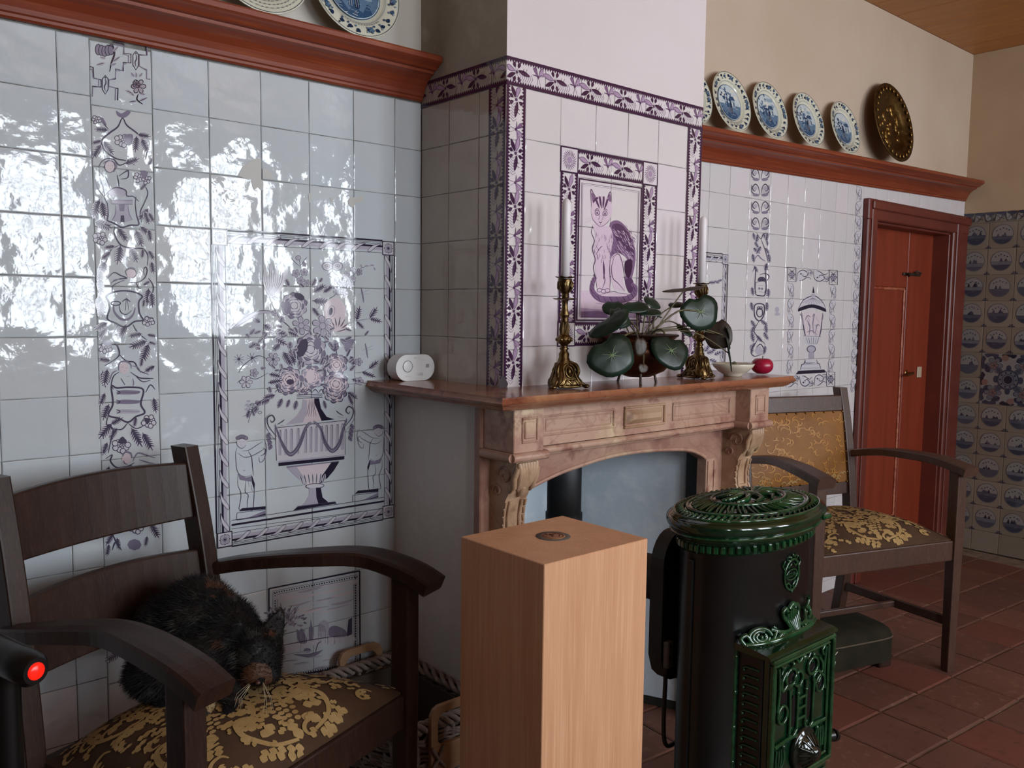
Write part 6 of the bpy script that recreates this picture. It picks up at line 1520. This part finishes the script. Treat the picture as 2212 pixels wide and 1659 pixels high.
lv((180,50,150,100),(180,80,130,90),(300,60,120,110),(400,120,170,90),(430,125,10,60),(430,165,160,120),(440,180,110,130),(440,170,20,50),(400,270,100,60),(200,290,190,80),(480,320,150,80),(150,350,80,110),(180,340,100,110),(165,490,110,90),(190,560,110,110),(470,520,80,100),(360,640,100,70),(200,690,-30,90),(210,680,130,130),(240,710,120,90),(330,710,60,140),(400,740,60,130),(180,800,110,90))
A.dot((285,335),32,5,ry=38); S([(250,350),(255,305),(290,292),(325,310),(330,340)],10,2); S([(270,330),(280,328)],4,3); S([(295,332),(305,335)],4,3); S([(285,352),(293,352)],4,3)
S([(255,360),(220,385),(205,440),(220,470)],7,3); S([(325,360),(380,395),(430,400),(470,400)],8,3); S([(350,375),(400,420),(450,410)],6,3); S([(265,400),(290,440)],12,3); S([(300,390),(320,385)],5,2); S([(340,400),(345,430),(340,450)],6,2); S([(190,430),(210,370),(240,350)],8,2); S([(335,320),(370,330),(390,365)],8,2)
S([(205,450),(215,560),(185,630),(250,650),(310,675),(360,640),(415,615),(390,560),(405,470),(320,455),(240,460)],11,3,closed=True)
for k in range(3):
    y=485+k*60; Fl([(240,y),(280,y-12),(380,y-6),(370,y+12),(290,y+16),(245,y+12)],2 if k<2 else 1); S([(235,y-10),(260,y+2),(240,y+16)],7,3); S([(270,y),(380,y+4)],5,3)
S([(185,640),(175,690),(215,720),(200,800),(185,870)],9,3); S([(310,675),(270,720),(215,715)],8,3); S([(310,680),(360,715),(420,690)],7,3); S([(420,490),(450,440),(480,470)],7,3); A.berries((440,670),50,12,3,5,8); Fl([(410,650),(445,655),(430,690)],3); A.berries((265,825),58,14,3,5,9); Fl([(245,805),(275,765),(300,805)],3)
A.dot((300,905),30,5,ry=36); S([(275,890),(290,865),(325,870),(335,900)],12,2); S([(280,915),(290,935),(310,940)],5,3); S([(340,920),(370,870),(420,880),(480,900)],9,2); S([(380,910),(440,930),(480,935)],8,2); S([(170,905),(210,880),(200,920),(240,960),(310,950),(350,930)],9,3); S([(250,985),(330,950),(350,985)],8,3)
lv((190,950,100,90),(170,980,80,60),(470,930,80,50),(450,1310,60,110),(215,1375,120,90),(430,1390,100,70),(190,1440,100,80),(240,1400,80,80)); A.berries((360,1335),50,12,3,5,3); S([(210,1370),(240,1440),(270,1480)],9,3); A.dot((350,1445),44,2,ry=36); S([(210,1480),(230,1430),(260,1450)],10,3)
S([(240,1600),(300,1680),(260,1760),(320,1860),(270,1950)],9,3); lv((240,1640,30,120),(300,1690,120,110),(260,1770,40,120),(310,1860,150,110),(330,1700,20,100),(280,1950,60,110),(200,1800,70,90)); A.berries((380,1780),50,12,3,5,1)
S([(300,2000),(250,2100),(330,2160),(300,2250)],10,3); lv((280,2050,30,130),(270,2120,150,120),(330,2180,60,120),(310,2240,120,110)); A.ring((350,2080),60,10,3,ry=80)
A.build('painted_vine_column_lower',wall_back,'violet vine column with shield of three fish, partly behind the chair back')
# ---- landscape picture near the floor
A=Ink(zmap(560,1230,3.867),NB,T_PUR); S=A.stroke; Fl=A.fill
for a,c in (((80,160),(838,12)),((838,12),(842,790)),((80,160),(82,920)),((82,922),(842,792))): S([a,c],12,4,(1,1))
for a,c in (((110,182),(812,45)),((150,208),(780,82)),((788,80),(792,770)),((815,45),(818,780)),((112,182),(114,900)),((150,210),(152,880)),((120,895),(800,775))): S([a,c],4,2,(1,1))
for k in range(34): f_=k/33; A.dot((125+690*f_,195-135*f_),6,4); A.dot((803,70+700*f_),6,4); A.dot((132,200+690*f_),6,4); A.dot((130+660*f_,905-120*f_),6,4)
Fl([(155,215),(780,88),(775,130),(600,140),(480,170),(300,230),(160,250)],0); 
for k in range(16): y=RP.uniform(150,330); x=RP.uniform(170,600); S([(x,y+40),(x+90,y+20+RP.uniform(-10,10)),(x+190,y-5)],RP.uniform(8,22),RP.choice((1,0,5,1)))
S([(195,680),(190,560),(185,470),(200,420)],16,3); S([(190,500),(240,430),(300,380)],8,3); S([(188,540),(150,470)],8,3); S([(240,430),(250,350),(270,300)],7,3); S([(250,420),(330,330)],6,3)
for k in range(60): a=RP.uniform(-2.6,.2); d=RP.uniform(40,190); A.leaf((200+d*math.cos(a)*.9,470+d*math.sin(a)),a+RP.uniform(-.6,.6),RP.uniform(30,48),16,RP.choice((2,3)),RP.choice((1,2)),0)
Fl([(160,640),(300,600),(420,560),(560,560),(720,540),(790,560),(790,600),(600,620),(420,640),(170,700)],0)
Fl([(330,610),(310,500),(340,520),(350,490),(390,560),(395,610)],2); Fl([(415,590),(415,500),(425,470),(430,410),(440,470),(450,500),(450,590)],2,smooth=False); Fl([(500,560),(495,470),(540,420),(580,460),(560,560)],1); Fl([(590,560),(585,490),(640,470),(720,510),(720,560)],2); Fl([(730,560),(745,420),(775,400),(775,540)],3,smooth=False)
for k in range(28): x=RP.uniform(300,720); S([(x,560+RP.uniform(-60,30)),(x+RP.uniform(-6,6),600+RP.uniform(-40,30))],6,RP.choice((2,3,1)))
for k in range(8): S([(500+k*8,520),(520+k*6-20,450+k*3)],5,3)
S([(165,640),(420,590),(720,545)],8,3); S([(170,720),(330,690)],8,2); S([(290,710),(400,715),(520,680)],16,3); Fl([(280,708),(400,735),(480,715),(530,670),(480,690),(380,712)],2); A.dot((400,675),32,2,ry=20); S([(340,690),(350,600)],6,3); S([(470,690),(490,620),(520,600)],7,3)
for k in range(16): x,y=RP.uniform(180,760),RP.uniform(650,840); S([(x,y),(x+60,y-12),(x+130,y-18)],RP.uniform(5,12),RP.choice((1,1,2,0)))
Fl([(610,690),(780,650),(785,770),(620,800)],0); 
for k in range(5): S([(615,700+k*22),(780,662+k*22)],8,2)
A.build('painted_harbour_picture',wall_back,'violet tile picture of boats and trees by water, low on the wall')
# ---- chimney borders
NF=(0,-1,0); NS=(-1,0,0); y0=CHY
I=Ink(strip_map((CHX0,y0,1.9225),(1,0,0),(0,0,1)),NF,T_PLUM); leaf_border(I,CHX1-CHX0,.069); I.build('painted_top_border',wall_chimney,'plum leaf border band across the front of the chimney breast')
I=Ink(strip_map((CHX0,0,1.9225),(0,-1,0),(0,0,1)),NS,T_PLUM); leaf_border(I,-CHY,.069,start=-.05); I.build('painted_top_border',wall_chimney,'plum leaf border band on the shaded side of the chimney breast')
for (xa,xb,lab) in ((CHX0,.931,'plum leaf border strip down the left edge of the chimney front'),(1.592,CHX1,'plum leaf border strip down the right edge of the chimney front')):
    I=Ink(strip_map(((xa+xb)/2,y0,1.888),(0,0,-1),(1,0,0)),NF,T_PLUM); leaf_border(I,1.888-ZM,xb-xa-.002); I.build('painted_side_border',wall_chimney,lab)
I=Ink(strip_map((CHX0,-.335,1.888),(0,0,-1),(0,-1,0)),NS,T_PLUM); leaf_border(I,1.888-ZM,.066,start=-.06); I.build('painted_side_border',wall_chimney,'dark leaf border strip at the outer edge of the chimney side')
# ---- cat picture
for (a,u,v,L,W) in (((1.124,y0,1.729),(1,0,0),(0,0,1),.264,.066),((1.124,y0,1.264),(1,0,0),(0,0,1),.264,.066),((1.090,y0,1.695),(0,0,-1),(1,0,0),.397,.066),((1.422,y0,1.695),(0,0,-1),(1,0,0),.397,.066)):
    I=Ink(strip_map(a,u,v),NF,T_PLUM); leaf_border(I,L,W,start=.01); I.build('painted_cat_frame',wall_chimney)
I=Ink(wmap(y0),NF,T_PLUM)
for (x,z) in ((1.090,1.729),(1.422,1.729),(1.090,1.264),(1.422,1.264)):
    r=.032; I.stroke([(x-r,z-r),(x+r,z-r),(x+r,z+r),(x-r,z+r)],.005,4,smooth=False,closed=True)
    I.dot((x,z),.010,1); 
    for k in range(22): a=2*PI*k/22; I.stroke([(x+.011*math.cos(a),z+.011*math.sin(a)),(x+.018*math.cos(a+.1),z+.018*math.sin(a+.1)),(x+.026*math.cos(a+.28),z+.026*math.sin(a+.28))],.0022,2)
for (d,w,t) in ((.0,.007,4),(.010,.0018,3),(.014,.0012,2)):
    I.stroke([(1.128+d,1.302+d),(1.384-d,1.302+d),(1.384-d,1.684-d),(1.128+d,1.684-d)],w,t,smooth=False,closed=True)
I.build('painted_cat_frame_corners',wall_chimney,'sun rosettes at the corners of the cat picture')
A=Ink(zmap(1150,300,3.457,y0),NF,T_PLUM); S=A.stroke; Fl=A.fill
Fl([(360,1250),(560,1235),(800,1290),(800,1340),(360,1335)],1,smooth=False); Fl([(360,1130),(800,1160),(800,1300),(360,1262)],0,smooth=False); Fl([(360,1290),(560,1280),(560,1338),(360,1335)],2,smooth=False)
for k in range(14): x,y=RP.uniform(370,760),RP.uniform(1180,1330); S([(x,y),(x+60,y+6),(x+110,y+10)],6,RP.choice((1,2)))
# back and haunch
Fl([(585,625),(640,610),(700,660),(745,740),(768,840),(765,930),(750,1010),(720,1090),(690,1040),(720,930),(690,880),(630,850),(590,900),(575,870),(600,790),(570,700)],2)
Fl([(600,640),(660,640),(715,700),(750,790),(755,880),(700,830),(640,780),(600,700)],3)
for k in range(150):
    x,y=RP.uniform(590,760),RP.uniform(640,900); 
    if x>600+ (y-640)*.75+110: continue
    S([(x,y),(x+RP.uniform(10,22),y+RP.uniform(14,34))],RP.uniform(6,13),RP.choice((0,0,1,1,2,3,4)))
Fl([(690,920),(735,900),(745,960),(720,1040),(690,1000)],4); Fl([(690,1060),(740,1040),(760,1120),(720,1150)],3)
# white chest and legs
Fl([(450,640),(470,720),(460,850),(470,950),(480,1100),(500,1140),(580,1130),(575,1000),(590,880),(640,860),(680,920),(670,1020),(690,1130),(640,1130),(600,1100),(575,900),(600,760),(580,660),(520,650)],0)
for k in range(44): x,y=RP.uniform(445,600),RP.uniform(690,900); S([(x,y),(x+4,y+18),(x+RP.uniform(-6,8),y+34)],4,RP.choice((1,2,2)))
for pts in ([(450,650),(440,700),(462,760),(446,820),(468,900),(455,960),(470,1040),(480,1110)],[(525,920),(530,1000),(540,1060),(520,1120)],[(580,900),(575,980),(580,1060),(575,1120)],[(590,890),(640,860),(665,910),(680,980),(690,1060)],[(610,880),(590,960),(600,1040),(640,1080),(690,1140)]): S(pts,6,3)
S([(470,870),(500,820),(520,800)],5,3); S([(530,910),(535,990),(530,1050)],10,3)
for (x,y) in ((500,1130),(530,1138),(560,1132)): A.dot((x,y),18,0,ry=14,sh=4); A.ring((x,y),18,4,3,ry=14,sh=3)
# tail
tl=[(470,1030),(448,1080),(448,1140),(500,1190),(600,1200),(700,1195),(755,1160),(765,1110),(740,1080)]
S(tl,46,2,(.5,.5)); 
for k in range(16): f_=k/16*7.8; i=int(f_); t_=f_-i; x=tl[i][0]*(1-t_)+tl[i+1][0]*t_; y=tl[i][1]*(1-t_)+tl[i+1][1]*t_; S([(x-14,y-18),(x+6,y+20)],11,3 if k%2 else 4)
S([(470,1010),(440,1080),(440,1150),(500,1215),(600,1224),(710,1215),(775,1165),(785,1100)],4,3); S([(500,1165),(600,1140),(640,1150),(720,1160)],4,3)
# head
Fl([(438,500),(436,380),(475,430),(520,425),(560,440),(582,395),(590,480),(592,560),(560,620),(510,650),(465,620),(440,570)],0)
S([(440,510),(436,380),(456,410),(476,440)],6,3); S([(556,450),(582,395),(590,480)],6,3); Fl([(440,400),(470,440),(448,470)],2); Fl([(578,410),(586,470),(562,450)],2)
for pts in ([(500,520),(480,470),(470,440)],[(515,520),(505,460),(500,430)],[(525,520),(530,460),(530,430)],[(535,525),(552,480),(560,450)],[(450,480),(470,450),(490,440)]): S(pts,15,3,(.2,.9))
for (x,y) in ((483,552),(541,557)): A.ring((x,y),16,5,3,ry=19); A.dot((x,y+2),8,2,ry=11)
S([(462,540),(480,522),(500,528)],5,3); S([(526,530),(545,524),(560,536)],5,3); S([(500,560),(497,590),(490,610)],4,2); S([(522,560),(525,590),(515,612)],4,2); S([(495,618),(508,626),(520,618)],6,4); S([(508,626),(508,642)],6,4); S([(440,560),(450,600),(480,635),(510,655),(560,625),(585,580)],4,2); S([(440,600),(400,595)],2,2); S([(440,610),(395,625)],2,2)
A.build('painted_cat',wall_chimney,'plum coloured painting of a seated tabby cat on the chimney tiles')
# ---- right part of the back wall
A=Ink(zmap(1500,340,3.072),NB,T_PUR); S=A.stroke; Fl=A.fill
I=Ink(wmap(),NB,T_PUR)
xe,ze=2.345,1.555
ribbon_border(I,1.68,ze-h,xe-bw,ze-h,bw,14); ribbon_border(I,xe-h,ze-bw,xe-h,.80,bw,16); rosette(I,(xe-h,ze-h),h*.98); I.build('painted_ribbon_frame',wall_back,'violet ribbon frame corner showing right of the chimney breast')
for (x,y,a,L) in ((95,830,0,50),(130,820,.4,40),(150,825,-.4,40),(80,845,2.2,30),(70,1290,-1.0,60),(80,1300,-.3,60),(120,1290,-1.1,70),(130,1310,-.4,60),(100,1340,.4,60)): A.leaf((x,y),a,L,L*.5,3,1,3)
A.build('painted_flower_sprigs',wall_back)
# heraldic vine column
A=Ink(zmap(1500,340,3.072),NB,T_PUR); S=A.stroke; Fl=A.fill
for k,(y0_,y1_) in enumerate(((68,158),(168,264),(282,382),(392,486))):
    x0_,x1_=374,500; c=((x0_+x1_)/2,(y0_+y1_)/2)
    for sg in (-1,1):
        q=lambda a,b_:(c[0]+sg*a,c[1]+b_)
        S([q(4,30),q(14,-20),q(34,-38),(q(52,-14)),q(40,8),q(28,-6)],7,3); S([q(4,34),q(30,30),q(56,12),q(58,-36)],6,3); Fl([q(10,30),q(30,24),q(52,30),q(40,42),q(14,42)],2); Fl([q(20,-10),q(34,-24),q(44,-10),q(32,4)],1)
        for j in range(4): S([q(46+j*4,-30+j*14),q(60,-22+j*14)],5,2)
    if k%2: 
        for j in range(6): S([(c[0]+14+j*8,y0_+22),(c[0]+18+j*8,y1_-10)],5,2)
lv2=lambda *L:[A.leaf((x,y),a*D2R,l,l*.45,3,1,4) for (x,y,a,l) in L]
lv2((390,500,80,50),(420,510,100,60),(455,505,60,50),(485,500,100,60),(400,560,60,50),(480,550,80,40),(390,600,40,60),(440,590,120,60),(470,600,60,50),(385,640,80,60),(490,640,80,60),(395,720,60,50),(480,700,100,60),(380,860,80,60),(490,870,90,60),(375,960,80,60),(480,960,90,60),(375,1080,60,60),(395,1120,110,60),(440,1080,40,60),(470,1110,80,60),(380,1160,80,70),(410,1180,50,60),(460,1160,60,60),(375,1240,80,60),(470,1250,100,60),(400,1230,120,50))
S([(410,500),(440,540),(455,510),(480,500)],5,3); S([(440,540),(470,620),(490,700)],5,3); S([(395,680),(420,650),(440,670),(470,690)],8,2)
S([(385,760),(405,730),(400,860),(410,900)],6,3); S([(490,750),(470,720),(475,860),(462,900)],6,3); S([(405,830),(470,826),(468,910),(438,918),(405,905),(405,830)],7,3); Fl([(420,820),(430,795),(460,795),(470,820)],3); S([(430,780),(470,770),(495,790),(480,820)],6,3); S([(420,850),(455,850)],6,2); S([(425,890),(455,895)],6,2); A.dot((430,870),8,2); A.dot((448,872),8,2)
S([(398,985),(430,970),(462,985),(458,1050),(430,1085),(400,1055)],8,3,closed=True); A.ring((432,1030),20,7,3,ry=28); A.ring((425,1000),9,5,3); A.ring((440,1000),9,5,3)
S([(430,1085),(395,1150),(430,1200),(470,1240)],6,3); S([(430,1190),(400,1240),(375,1290),(400,1320),(460,1300)],7,3); S([(410,1260),(440,1240),(470,1290)],6,3); Fl([(400,1280),(430,1250),(450,1290),(420,1310)],1)
A.build('painted_shield_column',wall_back,'violet vine and shield column between the chimney breast and the urn picture')
# urn picture with acanthus frame
A=Ink(zmap(1500,340,3.072),NB,T_PUR); S=A.stroke; Fl=A.fill
def acs(p,q,w,unit,seed):
    dx,dy=q[0]-p[0],q[1]-p[1]; L=math.hypot(dx,dy); ux,uy=dx/L,dy/L; zm_=zmap(1500,340,3.072)
    I=Ink(lambda s_:zm_((p[0]+ux*s_[0]-uy*s_[1],p[1]+uy*s_[0]+ux*s_[1])),NB,T_PUR); acanthus(I,L,w,unit,3,seed); I.build('painted_acanthus_frame',wall_back)
acs((675,782),(895,790),84,110,1); acs((640,830),(632,1440),46,100,2); acs((920,842),(905,1430),46,100,3); acs((600,1490),(885,1475),84,100,4); acs((1092,190),(1055,1560),44,95,5)
for (x,y) in ((646,778),(921,796),(904,1472)):
    S([(x-27,y-50),(x+27,y-46),(x+27,y+48),(x-27,y+46)],5,3,closed=True,smooth=False); S([(x-18,y-38),(x+14,y),(x-16,y+36)],6,3); S([(x+18,y-36),(x-14,y),(x+18,y+38)],6,3); A.petals((x,y),22,6,3,1,4,2)
Fl([(690,1015),(700,985),(720,950),(745,930),(770,922),(800,922),(830,940),(855,965),(872,1015),(780,985)],0); Fl([(686,1018),(700,996),(780,975),(860,998),(874,1024),(860,1022),(780,998),(700,1020)],4); S([(690,1005),(720,950),(770,922),(805,922),(850,960),(872,1010)],6,3)
for k in range(8): S([(785,930),(715+k*20,978-abs(k-4)*3)],7,2)
Fl([(775,905),(800,905),(798,925),(776,925)],1,smooth=False); Fl([(782,900),(788,855),(795,885),(797,900)],4,smooth=False)
Fl([(712,1030),(848,1034),(836,1150),(815,1235),(775,1250),(748,1235),(728,1150)],5,smooth=False)
S([(710,1025),(728,1150),(748,1235)],7,3); S([(850,1030),(838,1150),(815,1235)],7,3); S([(700,1035),(716,1070),(722,1110)],8,2); S([(858,1040),(845,1090)],8,2)
for pts in ([(760,1180),(765,1120),(745,1080)],[(790,1175),(785,1100),(795,1040),(780,1060)],[(800,1170),(815,1110),(830,1120)],[(745,1160),(780,1150),(810,1180)],[(770,1060),(750,1050),(735,1080)]): S(pts,7,2)
for k in range(16): x,y=RP.uniform(735,830),RP.uniform(1050,1180); S([(x,y),(x+8,y+16)],5,RP.choice((1,2,3)))
Fl([(725,1185),(838,1190),(820,1230),(800,1250),(752,1248)],0); S([(724,1185),(838,1190)],7,3)
for k in range(6): S([(740+k*17,1195),(755+k*11,1240)],9,3 if k%2 else 2)
A.dot((775,1272),28,1,ry=22); A.ring((775,1272),28,5,3,ry=22); Fl([(758,1292),(795,1292),(792,1335),(755,1335)],1,smooth=False); 
for k in range(4): S([(762+k*9,1294),(760+k*9,1334)],4,3)
Fl([(735,1340),(810,1340),(815,1365),(828,1370),(840,1405),(702,1412),(712,1375),(728,1368)],0,smooth=False); S([(735,1340),(728,1368),(712,1375),(702,1410)],6,3,smooth=False); S([(810,1340),(815,1365),(828,1370),(840,1405)],6,3,smooth=False); S([(712,1376),(828,1370)],5,3); S([(735,1345),(740,1365),(800,1362)],5,3); S([(704,1400),(838,1396)],6,3)
Fl([(670,1440),(690,1416),(860,1408),(872,1422),(870,1428)],4,smooth=False)
A.dot((548,1010),14,1,ry=20); A.dot((550,1040),18,1,ry=12)
A.build('painted_covered_urn',wall_back,'violet painted covered urn on a stepped foot, left of the red door')
# ---- right wall: round landscape tiles
for (j,i,z0,z1) in TRI:
    if j>4: continue
    if j in (1,2) and 5<=i<=6: continue
    u=j*rp-.01+rp/2 if j else (rp-.01)/2; z=z1-rp/2; rr=random.Random(j*100+i)
    if z0<.001: continue
    I=Ink(lambda p:Vector((XR,-p[0],p[1])),(-1,0,0),T_OLD,h0=.0012,dh=.000006); r=.053; cy=z+.004
    I.dot((u,cy),r,0,n=28); I.ring((u,cy),r,.0022,3,n=28)
    arc=lambda y0_:[(u+r*.97*math.cos(a),cy+r*.97*math.sin(a)) for a in [math.asin(y0_)+(-PI-2*math.asin(y0_))*k/10 for k in range(11)]]
    hz=rr.uniform(-.25,.05); I.fill(arc(hz),rr.choice((1,2,2)),smooth=False); I.fill(arc(hz-.35),rr.choice((3,2,3)),smooth=False)
    for k in range(4): 
        x=rr.uniform(-.028,.028); hgt=rr.uniform(.008,.026); I.fill([(u+x-.008,cy+hz*r),(u+x+.008,cy+hz*r),(u+x+.005,cy+hz*r+hgt*.6),(u+x,cy+hz*r+hgt)],rr.choice((2,3,4)),smooth=False)
    I.stroke([(u-.05,cy+hz*r),(u+.05,cy+hz*r)],.003,4); 
    for k in range(5): I.dot((u-.03+k*.015+rr.gauss(0,.002),cy+.034-.010*abs(k-2)*.6),.005,rr.choice((2,3)),ry=.0035,n=7)
    for k in range(4): x=rr.uniform(-.035,.02); I.stroke([(u+x,cy-.026+k*.006),(u+x+.02,cy-.026+k*.006)],.002,rr.choice((0,3)))
    for (dx,dz) in ((-rp/2,-rp/2),(rp/2,-rp/2)):
        for a in range(2): I.dot((u+dx*.93,z+dz*.93+.008*a),.0042,3,n=6); I.dot((u+dx*.93+.008*(1 if dx<0 else -1),z+dz*.93),.0042,3,n=6)
    I.build('painted_roundel',wall_right)
I=Ink(lambda p:Vector((XR,-p[0],p[1])),(-1,0,0),T_OLD,h0=.0015,dh=.000006); uc,zc=2*rp-.01,rz0-6*rp
sq=rp*.98
I.fill([(uc-sq,zc-sq),(uc+sq,zc-sq),(uc+sq,zc+sq),(uc-sq,zc+sq)],0,smooth=False)
for k in range(4):
    c,s_=math.cos(k*PI/2),math.sin(k*PI/2); q=lambda a,b_:(uc+a*c-b_*s_,zc+a*s_+b_*c)
    for m_ in range(3): x=-.09+.09*m_; I.fill([q(x-.035,.138),q(x+.035,.138),q(x+.022,.118),q(x,.126),q(x-.022,.118)],4 if m_%2 else 3)
    I.petals(q(.075,.075),.045,6,3,1,.003,2); I.petals(q(.075,.075),.022,5,4,5,.002,3); I.leaf(q(.03,.03),PI/4+k*PI/2,.05,.03,3,2,2); I.dot(q(0,.062),.014,3,ry=.02); I.dot(q(.118,.02),.018,5); I.leaf(q(.035,.10),k*PI/2+.4,.05,.03,4,3,2); I.leaf(q(-.035,.10),k*PI/2+2.7,.05,.03,4,3,2)
I.ring((uc,zc),.052,.008,3); I.dot((uc,zc),.048,1,n=20); I.ring((uc,zc),.030,.004,3); I.dot((uc,zc),.022,4,n=14)
for k in range(10): a=k*2*PI/10; I.dot((uc+.04*math.cos(a),zc+.04*math.sin(a)),.005,4,n=6)
I.build('painted_rosette_panel',wall_right,'dark four tile rosette ornament among the round picture tiles')
I=Ink(strip_map((XR,0,1.866),(0,-1,0),(0,0,1)),(-1,0,0),T_OLD,h0=.0022,dh=.000006); acanthus(I,.80,.050,.055,4,3)
for k in range(15): I.fill([(k*.055+.005,.026),(k*.055+.05,.026),(k*.055+.045,.012),(k*.055+.012,.014)],3)
I.build('painted_top_band',wall_right,'dark scroll band along the top of the right wall tiles')
# ---- mends in the wall tiles
A=Ink(zmap(440,0,3.16),NB,[mat('beige_plaster_mend',hx('c6c5c1'),.9)],h0=.0012)
A.fill([(232,1200),(270,1130),(340,1085),(392,1080),(392,1225),(300,1225)],0,smooth=False); A.fill([(400,1150),(440,1160),(470,1205),(475,1225),(402,1220)],0,smooth=False); A.fill([(330,1225),(400,1230),(400,1300),(370,1280),(345,1295),(330,1260)],0); A.fill([(985,1370),(1010,1345),(1040,1350),(1080,1335),(1085,1375),(1040,1385),(1020,1415),(995,1405)],0); A.dot((875,1360),14,0); A.dot((918,1352),7,0); A.fill([(715,1325),(735,1330),(732,1370),(720,1385)],0)
A.build('plaster_mend',wall_back)
A=Ink(zmap(780,760,5.53,y0),NF,[mat('dark_grey_mend',hx('3b3236'),.8,bump=(40,.5,.004))],h0=.0022)
A.fill([(1645,430),(1640,370),(1660,320),(1680,285),(1700,290),(1725,330),(1750,380),(1740,420)],0,smooth=False); A.build('chipped_corner',wall_chimney)
